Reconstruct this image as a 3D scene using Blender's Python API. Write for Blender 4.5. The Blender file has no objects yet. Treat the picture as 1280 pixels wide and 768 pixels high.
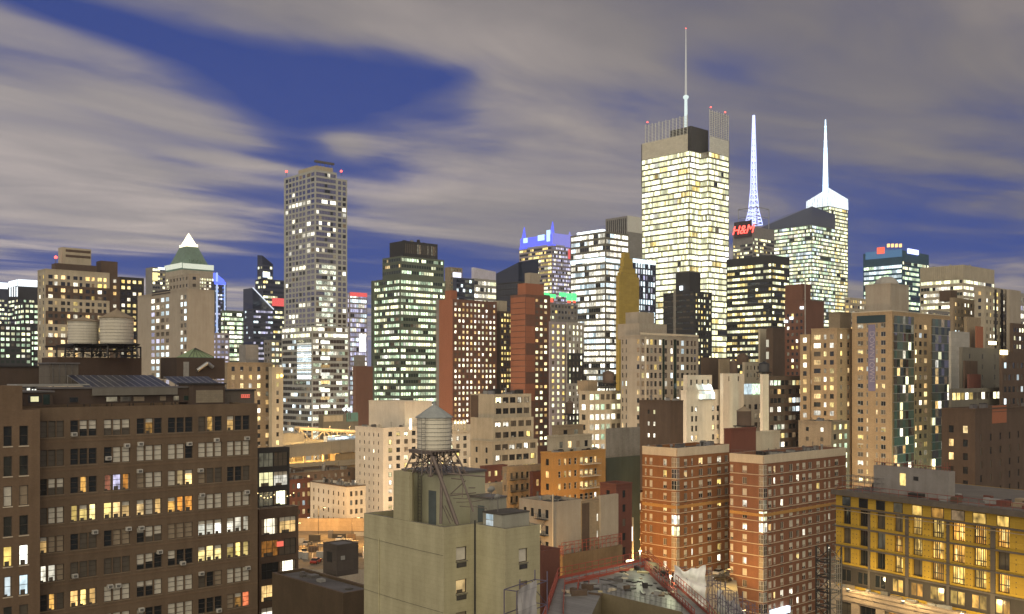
import bpy, math, random
from mathutils import Vector, Matrix

# ------------------------------------------------------------------ camera, sky, light
SC = bpy.context.scene
COL = SC.collection
FPX, HX, HY, CZ = 1244.4, 640.0, 470.0, 67.0      # focal length in photo pixels, principal column, horizon row, eye height (m)
cam_d = bpy.data.cameras.new('camera')
cam_d.sensor_width = 36.0
cam_d.lens = 36.0 * FPX / 1280.0
cam_d.shift_y = (HY - 384.0) / 1280.0
cam_d.clip_start = 0.5
cam_d.clip_end = 20000
cam = bpy.data.objects.new('camera', cam_d)
COL.objects.link(cam)
cam.location = (0, 0, CZ)
cam.rotation_euler = (math.radians(90), 0, 0)
SC.camera = cam
SC.view_settings.view_transform = 'Standard'
SC.view_settings.look = 'None'
SC.view_settings.gamma = 1
SC.view_settings.use_curve_mapping = False
SC.view_settings.exposure = 0.2
SC.cycles.use_denoising = True
SC.cycles.max_bounces = 5
SC.cycles.diffuse_bounces = 2
SC.cycles.glossy_bounces = 3
SC.cycles.transmission_bounces = 2
SC.cycles.sample_clamp_indirect = 4.0
SC.cycles.caustics_reflective = False
SC.cycles.caustics_refractive = False

world = bpy.data.worlds.new('World')
SC.world = world
world.use_nodes = True


class NT:
    """tiny node-tree writer"""
    def __init__(self, tree):
        self.t = tree
        self.n = tree.nodes
        self.l = tree.links

    def new(self, typ, **kw):
        n = self.n.new(typ)
        for k, v in kw.items():
            setattr(n, k, v)
        return n

    def put(self, sock, v):
        if hasattr(v, 'links') or isinstance(v, bpy.types.NodeSocket):
            self.l.new(v, sock)
        else:
            if isinstance(v, (tuple, list)) and len(v) == 3 and sock.type == 'RGBA':
                v = (*v, 1)
            sock.default_value = v

    def m(self, op, a, b=0.0, c=0.0, clamp=False):
        n = self.new('ShaderNodeMath', operation=op, use_clamp=clamp)
        for i, v in enumerate((a, b, c)):
            self.put(n.inputs[i], v)
        return n.outputs[0]

    def mix(self, f, a, b, typ='MIX'):
        n = self.new('ShaderNodeMix', data_type='RGBA', blend_type=typ)
        self.put(n.inputs[0], f)
        self.put(n.inputs[6], a)
        self.put(n.inputs[7], b)
        return n.outputs[2]

    def noise(self, vec, scale, detail=3, rough=0.5, dist=0.0):
        n = self.new('ShaderNodeTexNoise')
        if vec is not None:
            self.l.new(vec, n.inputs['Vector'])
        n.inputs['Scale'].default_value = scale
        n.inputs['Detail'].default_value = detail
        n.inputs['Roughness'].default_value = rough
        n.inputs['Distortion'].default_value = dist
        return n.outputs[0]

    def ramp(self, f, stops, interp='LINEAR'):
        n = self.new('ShaderNodeValToRGB')
        r = n.color_ramp
        r.interpolation = interp
        while len(r.elements) < len(stops):
            r.elements.new(0.5)
        for e, (p, c) in zip(r.elements, stops):
            e.position = p
            e.color = (c, c, c, 1) if not isinstance(c, (tuple, list)) else (*c, 1)
        self.put(n.inputs[0], f)
        return n.outputs[0]

    def comb(self, x, y, z):
        n = self.new('ShaderNodeCombineXYZ')
        for i, v in enumerate((x, y, z)):
            self.put(n.inputs[i], v)
        return n.outputs[0]

    def sep(self, v):
        n = self.new('ShaderNodeSeparateXYZ')
        self.l.new(v, n.inputs[0])
        return n.outputs


def build_sky():
    w = NT(world.node_tree)
    w.n.clear()
    out = w.new('ShaderNodeOutputWorld')
    bg = w.new('ShaderNodeBackground')
    tc = w.new('ShaderNodeTexCoord').outputs['Generated']
    x, y, z = w.sep(tc)
    # last light after sunset behind the cloud deck
    sky = w.new('ShaderNodeTexSky', sky_type='NISHITA', sun_disc=False)
    sky.sun_elevation = math.radians(-3.0)
    sky.sun_rotation = math.radians(200)
    el = w.m('ARCSINE', z)
    blue = w.ramp(w.m('MULTIPLY', el, 1.6, clamp=True), [(0.0, (0.058, 0.098, 0.310)), (0.22, (0.032, 0.068, 0.270)), (0.6, (0.022, 0.049, 0.215)), (1.0, (0.015, 0.028, 0.12))])
    skyc = w.mix(1.0, blue, w.mix(1.0, sky.outputs[0], (0.06, 0.06, 0.06), 'MULTIPLY'), 'ADD')
    # cloud deck: a plane overhead, streaked along the wind (towards azimuth 48 deg)
    zz = w.m('MAXIMUM', z, 0.035)
    px, py = w.m('DIVIDE', x, zz), w.m('DIVIDE', y, zz)
    a = math.radians(50)
    al = w.m('ADD', w.m('MULTIPLY', px, math.sin(a)), w.m('MULTIPLY', py, math.cos(a)))
    ac = w.m('SUBTRACT', w.m('MULTIPLY', px, math.cos(a)), w.m('MULTIPLY', py, math.sin(a)))
    v1 = w.comb(w.m('MULTIPLY', al, 0.22), w.m('MULTIPLY', ac, 0.62), 3.1)
    n1 = w.noise(v1, 1.0, 5, 0.52, 0.35)
    v2 = w.comb(w.m('MULTIPLY', al, 0.30), w.m('MULTIPLY', ac, 1.25), 7.7)
    n2 = w.noise(v2, 1.0, 3, 0.45, 0.6)
    n3 = w.noise(w.comb(w.m('MULTIPLY', al, 0.16), w.m('MULTIPLY', ac, 0.30), 1.3), 1.0, 2, 0.5, 0.3)
    # where the deck is thin, as bearings (tan azimuth, tan elevation)
    yy = w.m('MAXIMUM', y, 0.05)
    s, t = w.m('DIVIDE', x, yy), w.m('DIVIDE', z, yy)
    n4 = w.noise(w.comb(w.m('MULTIPLY', al, 0.55), w.m('MULTIPLY', ac, 0.95), 11.2), 1.0, 5, 0.58, 0.8)
    cov = w.m('ADD', 0.67, w.m('ADD', w.m('MULTIPLY', w.m('SUBTRACT', n1, 0.5), 1.7), w.m('MULTIPLY', w.m('SUBTRACT', n4, 0.5), 1.35)))
    cov = w.m('ADD', cov, w.m('MULTIPLY', w.m('SUBTRACT', n2, 0.5), 1.15))
    gaps = [(345, 112, 95, 36, .16, -.72), (250, 66, 140, 18, .30, -.55), (400, 205, 85, 75, .3, -.6), (440, 95, 60, 26, .1, -.35), (95, 18, 170, 16, .28, -.85),
            (330, 285, 95, 45, .1, -.5), (150, 333, 330, 22, .02, -.75), (590, 322, 150, 26, .02, -.55), (1190, 305, 150, 32, .06, -.75),
            (905, 80, 75, 30, .1, -.42), (520, 85, 60, 22, .25, -.5), (470, 10, 30, 14, .1, -.1),
            (330, 207, 105, 7, .15, .55), (260, 165, 120, 7, .22, .45), (320, 92, 60, 8, .22, .35), (200, 195, 60, 6, .25, -.3), (120, 140, 80, 7, .3, -.3), (250, 240, 80, 6, .12, -.35), (560, 95, 60, 14, -.3, -.3), (470, 130, 40, 16, -.2, -.25),
            (345, 18, 120, 30, .12, .45), (95, 235, 190, 85, .12, .35), (432, 183, 34, 18, .15, .85), (640, 240, 160, 60, -.05, .3), (215, 298, 130, 20, .05, .4), (150, 120, 190, 22, .28, .25),
            (1000, 170, 420, 130, 0, .12), (760, 330, 60, 14, .1, -.35), (1000, 250, 60, 16, .2, -.25), (560, 150, 55, 22, .2, -.3), (800, 130, 60, 30, .1, -.2), (1240, 235, 90, 18, .1, -.25), (490, 225, 50, 20, .2, -.3)]
    for (gx, gy, rx, ry, sl, amp) in gaps:
        u0, v0 = (gx - HX) / FPX, (HY - gy) / FPX
        du, dv = w.m('SUBTRACT', s, u0), w.m('SUBTRACT', t, v0)
        dv = w.m('ADD', dv, w.m('MULTIPLY', du, sl))
        q = w.m('ADD', w.m('POWER', w.m('ABSOLUTE', w.m('DIVIDE', du, rx / FPX)), 2.0), w.m('POWER', w.m('ABSOLUTE', w.m('DIVIDE', dv, ry / FPX)), 2.0))
        g = w.m('EXPONENT', w.m('MULTIPLY', q, -0.8))
        cov = w.m('ADD', cov, w.m('MULTIPLY', g, amp))
    dens = w.ramp(cov, [(0.02, 0.0), (0.36, 0.20), (0.60, 0.70), (1.0, 0.98)], 'B_SPLINE')
    warm = w.ramp(w.m('ADD', w.m('MULTIPLY', n3, 0.70), w.m('ADD', w.m('MULTIPLY', w.m('SUBTRACT', n2, 0.5), 0.40), w.m('MULTIPLY', w.m('SUBTRACT', n4, 0.5), 0.55))), [(0.10, (0.150, 0.144, 0.168)), (0.36, (0.264, 0.236, 0.224)), (0.66, (0.470, 0.398, 0.350))])
    glow = w.ramp(el, [(0.0, 1.15), (0.17, 1.12), (0.36, 0.86), (1.0, 0.75)])
    lft = w.ramp(w.m('ADD', w.m('MULTIPLY', s, 0.9), 0.5, clamp=True), [(0.0, 1.30), (0.45, 1.10), (0.75, 0.85), (1.0, 0.80)])
    cl = w.mix(1.0, warm, w.mix(1.0, glow, lft, 'MULTIPLY'), 'MULTIPLY')
    final = w.mix(dens, skyc, cl)
    w.l.new(final, bg.inputs[0])
    bg.inputs[1].default_value = 1.0
    w.l.new(bg.outputs[0], out.inputs[0])


build_sky()

# the glow of the city on the low clouds behind the viewer: one very soft warm lamp
sun_d = bpy.data.lights.new('city_glow', 'SUN')
sun_d.energy = 2.35
sun_d.angle = math.radians(90)
sun_d.color = (1.0, 0.87, 0.62)
sun = bpy.data.objects.new('city_glow', sun_d)
COL.objects.link(sun)
sun.rotation_euler = Vector((0.10, 0.90, -0.48)).to_track_quat('-Z', 'Y').to_euler()

# ------------------------------------------------------------------ materials
M = {}


def _mat(name):
    m = bpy.data.materials.new(name)
    m.use_nodes = True
    t = NT(m.node_tree)
    return m, t, t.n['Principled BSDF']


def wall(name, col, kind='plain', rough=0.88, var=0.22, bump=0.0):
    """masonry / panel surface: base colour with stains, optional brick courses or panel joints"""
    if name in M:
        return M[name]
    m, t, b = _mat(name)
    oc = t.new('ShaderNodeTexCoord').outputs['Object']
    x, y, z = t.sep(oc)
    flat = t.comb(t.m('ADD', x, y), z, t.m('SUBTRACT', x, y))
    big = t.noise(flat, 0.13, 4, 0.6)
    streak = t.noise(t.comb(t.m('MULTIPLY', t.m('ADD', x, y), 0.9), t.m('MULTIPLY', z, 0.06), 0.0), 1.0, 3, 0.6)
    fine = t.noise(oc, 2.2, 3, 0.7)
    patch = t.noise(t.comb(t.m('MULTIPLY', t.m('ADD', x, y), 0.30), t.m('MULTIPLY', z, 0.22), 4.0), 1.0, 5, 0.65, 0.6)
    f = t.m('ADD', t.m('MULTIPLY', t.m('ADD', big, patch), 0.27), t.m('ADD', t.m('MULTIPLY', streak, 0.30), t.m('MULTIPLY', fine, 0.16)))
    lo = tuple(c * (1 - var) * k for c, k in zip(col, (1.0, 0.97, 0.93)))
    hi = tuple(min(1, c * (1 + var)) for c in col)
    c = t.ramp(f, [(0.36, lo), (0.64, hi)])
    if kind in ('brick', 'block', 'board', 'panel'):
        n = t.new('ShaderNodeTexBrick')
        v2 = t.comb(t.m('ADD', x, y), z, 0.0)
        t.l.new(v2, n.inputs['Vector'])
        sc = {'brick': (1.0, 0.24, 0.09), 'block': (1.0, 0.6, 0.3), 'board': (1.0, 9.0, 0.42), 'panel': (1.0, 2.6, 1.45)}[kind]
        n.inputs['Scale'].default_value = sc[0]
        n.inputs['Brick Width'].default_value = sc[1]
        n.inputs['Row Height'].default_value = sc[2]
        n.inputs['Mortar Size'].default_value = {'brick': 0.012, 'block': 0.014, 'board': 0.02, 'panel': 0.03}[kind]
        n.inputs['Color1'].default_value = (1, 1, 1, 1)
        soft = {'board': (0.965, 0.90)}.get(kind, (0.86, 0.72))
        n.inputs['Color2'].default_value = (soft[0],) * 3 + (1,)
        n.inputs['Mortar'].default_value = (soft[1],) * 3 + (1,)
        c = t.mix(1.0, c, n.outputs['Color'], 'MULTIPLY')
    t.l.new(c, b.inputs['Base Color'])
    b.inputs['Roughness'].default_value = rough
    M[name] = m
    return m


def plain(name, col, rough=0.6, metal=0.0, var=0.15):
    if name in M:
        return M[name]
    m, t, b = _mat(name)
    n = t.noise(t.new('ShaderNodeTexCoord').outputs['Object'], 0.9, 4, 0.65)
    c = t.ramp(n, [(0.3, tuple(k * (1 - var) for k in col)), (0.7, tuple(min(1, k * (1 + var)) for k in col))])
    t.l.new(c, b.inputs['Base Color'])
    b.inputs['Roughness'].default_value = rough
    b.inputs['Metallic'].default_value = metal
    M[name] = m
    return m


def glass(name, col=(0.02, 0.024, 0.028), rough=0.06, wob=0.02):
    m, t, b = _mat(name)
    pos = t.new('ShaderNodeNewGeometry')
    b.inputs['Base Color'].default_value = (*col, 1)
    b.inputs['Roughness'].default_value = rough
    b.inputs['Specular IOR Level'].default_value = 0.85
    bp = t.new('ShaderNodeBump')
    bp.inputs['Strength'].default_value = wob
    bp.inputs['Distance'].default_value = 1.0
    t.l.new(t.noise(pos.outputs['Position'], 0.35, 2), bp.inputs['Height'])
    t.l.new(bp.outputs[0], b.inputs['Normal'])
    M[name] = m
    return m


def lit(name, c1, c2, strength, contrast=0.8, scale=0.9, glassy=True):
    """a lit room behind a pane: colour and brightness differ from window to window, furniture-sized unevenness inside"""
    m, t, b = _mat(name)
    g = t.new('ShaderNodeNewGeometry')
    oi = t.new('ShaderNodeObjectInfo')
    r = t.m('FRACT', t.m('ADD', g.outputs['Random Per Island'], oi.outputs['Random']))
    r2 = t.m('FRACT', t.m('MULTIPLY', r, 7.31))
    x, y, z = t.sep(g.outputs['Position'])
    n = t.noise(t.comb(t.m('MULTIPLY', t.m('ADD', x, y), 1.0), t.m('MULTIPLY', t.m('SUBTRACT', x, y), 1.0), t.m('MULTIPLY', z, 0.8)), scale, 2, 0.45)
    k = t.ramp(n, [(0.28, 1 - contrast * 0.75), (0.52, 1.0), (0.75, 1 + contrast * 0.6)])
    lev = t.m('ADD', 0.30, t.m('MULTIPLY', t.m('POWER', r, 1.3), 1.25))
    c = t.mix(r2, c1, c2)
    b.inputs['Base Color'].default_value = (0.03, 0.03, 0.03, 1)
    b.inputs['Roughness'].default_value = 0.12
    t.l.new(c, b.inputs['Emission Color'])
    t.l.new(t.m('MULTIPLY', t.m('MULTIPLY', k, lev), strength), b.inputs['Emission Strength'])
    m.cycles.emission_sampling = 'NONE'
    M[name] = m
    return m


def glowmat(name, col, strength, sampled=False):
    if name in M:
        return M[name]
    m, t, b = _mat(name)
    b.inputs['Base Color'].default_value = (0.1, 0.1, 0.1, 1)
    b.inputs['Emission Color'].default_value = (*col, 1)
    b.inputs['Emission Strength'].default_value = strength
    m.cycles.emission_sampling = 'AUTO' if sampled else 'NONE'
    M[name] = m
    return m


glass('dark')
glass('dark_green', (0.02, 0.04, 0.034), 0.05)
glass('dark_blue', (0.012, 0.02, 0.045), 0.04)
glass('mirror', (0.40, 0.39, 0.42), 0.04, 0.03)
M['mirror'].node_tree.nodes['Principled BSDF'].inputs['Metallic'].default_value = 0.9
plain('blind', (0.60, 0.565, 0.48), 0.8)
plain('curtain', (0.30, 0.24, 0.17), 0.9)
plain('dim', (0.10, 0.085, 0.065), 0.5)
plain('bayglass', (0.125, 0.14, 0.105), 0.12)
plain('bayglass_teal', (0.10, 0.16, 0.14), 0.12)
lit('warm', (1.0, 0.60, 0.20), (1.0, 0.74, 0.36), 1.15)
lit('yellow', (1.0, 0.70, 0.18), (1.0, 0.82, 0.36), 1.25)
lit('cream', (1.0, 0.92, 0.50), (0.94, 1.0, 0.66), 1.75, 0.5, 0.7)
lit('white', (1.0, 0.90, 0.66), (1.0, 0.97, 0.84), 1.6, 0.85)
lit('cool', (0.72, 0.92, 1.0), (0.86, 0.97, 1.0), 1.35, 0.6)
lit('green', (0.66, 0.95, 0.62), (0.90, 1.0, 0.66), 1.35, 0.85)
lit('lilac', (0.62, 0.62, 1.0), (0.9, 0.85, 1.0), 0.8, 0.6)
lit('blue', (0.10, 0.22, 1.0), (0.2, 0.45, 1.0), 0.9, 0.5)
lit('amber', (1.0, 0.38, 0.06), (1.0, 0.66, 0.18), 0.75, 0.95, 1.3)
lit('red', (1.0, 0.12, 0.05), (1.0, 0.30, 0.12), 0.6, 0.8, 1.3)
lit('painted_reflection', (0.85, 1.0, 0.80), (1.0, 0.96, 0.72), 0.85, 1.3, 1.7)  # reflected city lights put in as pane emission, no room behind
lit('faint', (1.0, 0.60, 0.28), (0.9, 0.85, 0.6), 0.16, 0.8)
lit('mixed', (1.0, 0.30, 0.10), (0.75, 0.72, 1.0), 0.9, 0.9, 1.3)
lit('bright', (1.0, 0.95, 0.76), (0.98, 1.0, 0.88), 2.1, 0.45)

ROOF = wall('roof_felt', (0.075, 0.068, 0.062), var=0.4)
ROOFG = wall('roof_gravel', (0.17, 0.16, 0.15), var=0.4)
STEEL = plain('steel', (0.16, 0.15, 0.145), 0.5, 0.4)
DARK = plain('dark_metal', (0.035, 0.033, 0.032), 0.5, 0.2)
GREY = plain('grey_paint', (0.28, 0.275, 0.26), 0.6)
ALU = plain('aluminium', (0.45, 0.45, 0.44), 0.35, 0.7)
FRAME_B = plain('brown_frame', (0.065, 0.05, 0.038), 0.6)
FRAME_W = plain('pale_frame', (0.52, 0.50, 0.45), 0.6)
FRAME_D = plain('black_frame', (0.025, 0.025, 0.026), 0.5)


# ------------------------------------------------------------------ mesh builder
class MB:
    def __init__(self):
        self.v, self.f, self.i, self.mats = [], [], [], []

    def mi(self, mat):
        if mat not in self.mats:
            self.mats.append(mat)
        return self.mats.index(mat)

    def quad(self, a, b, c, d, mat):
        n = len(self.v)
        self.v += [tuple(a), tuple(b), tuple(c), tuple(d)]
        self.f.append((n, n + 1, n + 2, n + 3))
        self.i.append(self.mi(mat))

    def poly(self, pts, mat):
        n = len(self.v)
        self.v += [tuple(p) for p in pts]
        self.f.append(tuple(range(n, n + len(pts))))
        self.i.append(self.mi(mat))

    def hexa(self, p, mat, top=None):
        """p: 8 points, bottom ring 0-3 (counter-clockwise from above) and top ring 4-7"""
        n = len(self.v)
        self.v += [tuple(q) for q in p]
        k, kt = self.mi(mat), self.mi(top or mat)
        for f in ((0, 3, 2, 1), (0, 1, 5, 4), (1, 2, 6, 5), (2, 3, 7, 6), (3, 0, 4, 7)):
            self.f.append(tuple(n + j for j in f))
            self.i.append(k)
        self.f.append((n + 4, n + 5, n + 6, n + 7))
        self.i.append(kt)

    def box(self, x0, x1, y0, y1, z0, z1, mat, top=None, T=None):
        p = [(x0, y0, z0), (x1, y0, z0), (x1, y1, z0), (x0, y1, z0), (x0, y0, z1), (x1, y0, z1), (x1, y1, z1), (x0, y1, z1)]
        if T:
            p = [T(*q) for q in p]
        self.hexa(p, mat, top)

    def tube(self, a, b, r, mat, n=6, r2=None, caps=True):
        a, b = Vector(a), Vector(b)
        d = b - a
        if d.length < 1e-6:
            return
        d.normalize()
        u = d.cross(Vector((0, 0, 1)) if abs(d.z) < 0.95 else Vector((1, 0, 0))).normalized()
        w = d.cross(u)
        r2 = r if r2 is None else r2
        s = len(self.v)
        for c, rr in ((a, r), (b, r2)):
            for k in range(n):
                t = 2 * math.pi * k / n
                self.v.append(tuple(c + (u * math.cos(t) + w * math.sin(t)) * rr))
        m = self.mi(mat)
        for k in range(n):
            self.f.append((s + k, s + (k + 1) % n, s + n + (k + 1) % n, s + n + k))
            self.i.append(m)
        if caps:
            self.f.append(tuple(s + k for k in reversed(range(n))))
            self.i.append(m)
            self.f.append(tuple(s + n + k for k in range(n)))
            self.i.append(m)

    def lathe(self, c, prof, mat, n=24):
        """prof: (radius, z) pairs from the bottom up, about the vertical through c"""
        s = len(self.v)
        for (r, z) in prof:
            for k in range(n):
                t = 2 * math.pi * k / n
                self.v.append((c[0] + r * math.cos(t), c[1] + r * math.sin(t), c[2] + z))
        m = self.mi(mat)
        for j in range(len(prof) - 1):
            for k in range(n):
                a, b = s + j * n + k, s + j * n + (k + 1) % n
                self.f.append((a, b, b + n, a + n))
                self.i.append(m)
        for j, rev in ((0, True), (len(prof) - 1, False)):
            if prof[j][0] > 1e-3:
                ring = [s + j * n + k for k in range(n)]
                self.f.append(tuple(reversed(ring)) if rev else tuple(ring))
                self.i.append(m)

    def mesh(self, name, smooth=False):
        me = bpy.data.meshes.new(name)
        me.from_pydata(self.v, [], self.f)
        for m in self.mats:
            me.materials.append(m)
        me.polygons.foreach_set('material_index', self.i)
        if smooth:
            me.polygons.foreach_set('use_smooth', [True] * len(self.f))
        return me

    def build(self, name, parent=None, loc=None, smooth=False, kind=None):
        o = bpy.data.objects.new(name, self.mesh(name, smooth))
        COL.objects.link(o)
        if parent is not None:
            o.parent = parent
        if loc is not None:
            o.location = loc
        if kind:
            o['kind'] = kind
        return o


def tag(o, label, cat, group=None, kind=None):
    if kind:
        o['kind'] = kind
    if label:
        o['label'] = label
        o['category'] = cat
    if group:
        o['group'] = group
    return o


def empty(name, loc, rz, label, cat, group=None):
    o = bpy.data.objects.new(name, None)
    COL.objects.link(o)
    o.location = loc
    o.rotation_euler = (0, 0, rz)
    return tag(o, label, cat, group)


def copy_tree(o, parent=None):
    c = o.copy()
    COL.objects.link(c)
    if parent is not None:
        c.parent = parent
    for ch in o.children:
        copy_tree(ch, c)
    return c


# ------------------------------------------------------------------ surveying: bearings measured in the photograph -> metres
GRID = 47.5                                            # street grid: the right-hand faces run 47.5 deg clockwise of the view


def at(px, py, d):
    return Vector(((px - HX) / FPX * d, d, CZ + (HY - py) / FPX * d))


def atz(px, py, z):
    return at(px, py, (CZ - z) * FPX / (py - HY))


class Blk:
    """a block of a building: near corner, right-face length W, left-face length D, z0..z1"""
    def __init__(s, xl, xc, xr, d, z0=0.0, z1=None, yt=None, yaw=GRID, W=None, D=None, org=None):
        g = math.radians(yaw)
        s.dR = Vector((math.sin(g), math.cos(g)))
        s.dL = Vector((-math.cos(g), math.sin(g)))
        s.yaw = yaw
        s.rz = math.radians(90 - yaw)
        s.o = Vector(((xc - HX) / FPX * d, d)) if org is None else Vector(org)
        s.d = s.o.y
        s.W = W if W is not None else s.along(s.dR, xr)
        s.D = D if D is not None else s.along(s.dL, xl)
        s.z0 = z0
        s.z1 = z1 if z1 is not None else CZ + (HY - yt) / FPX * s.d

    def along(s, v, px):
        k = (px - HX) / FPX
        return (k * s.o.y - s.o.x) / (v.x - k * v.y)

    def hit(s, face, px, py=None):
        """(u, z) on a face under a bearing; u from the viewer's left end of the face"""
        v = s.dR if face == 'R' else s.dL
        t = s.along(v, px)
        y = s.o.y + v.y * t
        u = t if face == 'R' else s.D - t
        return u, (CZ + (HY - py) / FPX * y if py is not None else None)

    def shift(s, u, v):
        return s.o + s.dR * u + s.dL * v


def mkT(bx, by, W, D, face):
    if face == 'R':
        return lambda u, dep, z: (bx + u, by + dep, z)
    if face == 'L':
        return lambda u, dep, z: (bx + dep, by + D - u, z)
    if face == 'E':                                   # far right end
        return lambda u, dep, z: (bx + W - dep, by + u, z)
    return lambda u, dep, z: (bx + W - u, by + D - dep, z)


def S(fh=3.0, bay=3.0, ww=1.3, wh=1.6, top=1.2, mg=0.6, rec=0.18, lit=(('dark', 1),), run=0.0, kind='win', frame=None, mun=(1, 2),
      pat=None, cols=None, table=None, ledge=None, pier=None, mull=None, sleeve=None, rows=None, skip=None, sill=None, zmin=None, spandrel=None, checker=None, ac=0.0):
    return dict(locals())


def pick(rng, weights):
    tot = sum(w for _s, w in weights)
    r = rng.random() * tot
    for s_, w in weights:
        r -= w
        if r <= 0:
            return s_
    return weights[-1][0]


def facade(wb, T, L, z0, z1, st, mat, recs, face, rng, zvis, tagid):
    """cut openings into one wall plane and record the windows that go in them"""
    fh, wh, rec = st['fh'], st['wh'], st['rec']
    if st['cols'] is not None:
        cols = [c for c in st['cols'] if c[0] > 0.02 and c[1] < L - 0.02]
    else:
        us = L - 2 * st['mg']
        n = max(1, int(round(us / st['bay'])))
        bw = us / n
        pat = st['pat'] or [(0.5, st['ww'])]
        sc = bw / st['bay']
        cols = []
        for k in range(n):
            for (c, w) in pat:
                w2 = w * sc if st['kind'] == 'band' else min(w, bw * 0.98)
                u = st['mg'] + (k + c) * bw
                cols.append((u - w2 / 2, u + w2 / 2))
    zmin = max(z0 + 0.25, zvis, st['zmin'] or -1e9)
    zc = z1
    r = 0
    zt = z1 - st['top']
    band = st['kind'] == 'band'
    while zt - wh > zmin and cols and (st['rows'] is None or r < st['rows']):
        if st['skip'] and r in st['skip']:
            r += 1
            zt -= fh
            continue
        zb = zt - wh
        m2 = mat
        if st['checker'] and ((r // st['checker'][0]) % 2 == 1):
            m2 = st['checker'][1]
        wb.quad(T(0, 0, zt), T(L, 0, zt), T(L, 0, zc), T(0, 0, zc), m2 if not st['spandrel'] else st['spandrel'])
        row = []
        if band:
            u0, u1 = cols[0][0], cols[-1][1]
            edges = [(u0, u1)]
        else:
            edges = cols
        u = 0.0
        for (a, b) in edges:
            wb.quad(T(u, 0, zb), T(a, 0, zb), T(a, 0, zt), T(u, 0, zt), m2)
            if rec > 0.01:
                wb.quad(T(a, 0, zb), T(a, rec, zb), T(a, rec, zt), T(a, 0, zt), m2)
                wb.quad(T(b, rec, zb), T(b, 0, zb), T(b, 0, zt), T(b, rec, zt), m2)
                wb.quad(T(a, 0, zb), T(b, 0, zb), T(b, rec, zb), T(a, rec, zb), m2)
                wb.quad(T(a, rec, zt), T(b, rec, zt), T(b, 0, zt), T(a, 0, zt), m2)
            u = b
        wb.quad(T(u, 0, zb), T(L, 0, zb), T(L, 0, zt), T(u, 0, zt), m2)
        prev = None
        for c, (a, b) in enumerate(cols):
            stt = None
            if st['table']:
                tb = st['table']
                stt = tb(r, c) if callable(tb) else tb.get((r, c))
            if stt is None:
                stt = prev if (prev is not None and rng.random() < st['run']) else pick(rng, st['lit'])
            prev = stt
            recs.append((face, T, a, b, zb, zt, rec, stt, r, c, st, tagid))
            if st['sill']:
                wb.box(a - 0.08, b + 0.08, -0.07, 0.0, zb - 0.14, zb - 0.003, st['sill'], T=T)
            if st['sleeve'] and (c % 2 == 0 or rng.random() < 0.5):
                wb.box(a + 0.15, b - 0.15, -0.05, 0.0, zb - 0.75, zb - 0.25, st['sleeve'], T=T)
        if st['ledge']:
            h, pr, lm = st['ledge'][:3]
            zz = zt + st['top'] * 0 + st['ledge'][3]
            wb.box(0, L, -pr, 0.0, zz, zz + h, lm, T=T)
        zc = zb
        zt -= fh
        r += 1
    wb.quad(T(0, 0, z0), T(L, 0, z0), T(L, 0, zc), T(0, 0, zc), mat)
    if st['pier']:
        w, pr, pm, step = st['pier']
        n = max(1, int(round(L / step)))
        for k in range(n + 1):
            uu = min(max(L * k / n - w / 2, 0.0), L - w)
            wb.box(uu, uu + w, -pr, -0.002, z0, z1 - 0.01, pm, T=T)


WCACHE = {}
LITSET = {'warm', 'yellow', 'white', 'bright', 'cool', 'cream', 'amber', 'mixed'}
AC_M = plain('window_unit', (0.42, 0.40, 0.36), .5)


def winmesh_into(mb, w, h, state, st, T=None, var=0, ac=False):
    """one window in its own coordinates: x along the wall, y inwards, z up"""
    F = T or (lambda x, y, z: (x, y, z))
    fr, (nx, ny) = st['frame'], st['mun']
    base, _, mod = state.partition('+')
    pm = M[base]
    t = 0.07 if fr else 0.0
    if mod == 'half':
        cut = h * (0.62, 0.45, 0.3)[var % 3]
        mb.quad(F(0, 0, 0), F(w, 0, 0), F(w, 0, cut), F(0, 0, cut), pm)
        mb.quad(F(0, 0, cut), F(w, 0, cut), F(w, 0, h), F(0, 0, h), M['blind'])
    else:
        mb.quad(F(0, 0, 0), F(w, 0, 0), F(w, 0, h), F(0, 0, h), pm)
    if fr and not mod and w > .7 and base in LITSET:
        if var == 0:
            for (a_, c_) in ((0, w * .2), (w * .82, w)):
                mb.quad(F(a_, -.006, 0), F(c_, -.006, 0), F(c_, -.006, h), F(a_, -.006, h), M['curtain'])
        elif var == 1:
            mb.quad(F(0, -.006, h * .72), F(w, -.006, h * .72), F(w, -.006, h), F(0, -.006, h), M['blind'])
        mb.box(w * .15, w * (.5 + .1 * var), -.012, -.008, 0, h * (.12 + .07 * var), M['dim'], T=F)
    if ac:
        c_ = w * (0.3 if var else 0.65)
        mb.box(c_ - .3, c_ + .3, -st['rec'] - .28, -.008, 0.02, 0.44, AC_M, T=F)
    if fr:
        y0, y1 = -0.07, -0.004
        for (a, b, c, d) in ((0, t, 0, h), (w - t, w, 0, h), (t, w - t, 0, t), (t, w - t, h - t, h)):
            mb.box(a, b, y0, y1, c, d, fr, T=F)
        for k in range(1, nx):
            x = w * k / nx
            mb.box(x - 0.03, x + 0.03, y0 + 0.015, y1, t, h - t, fr, T=F)
        for k in range(1, ny):
            z = h * k / ny
            mb.box(t, w - t, y0 + 0.02, y1, z - 0.03, z + 0.03, fr, T=F)


ALL_B = []


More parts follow.
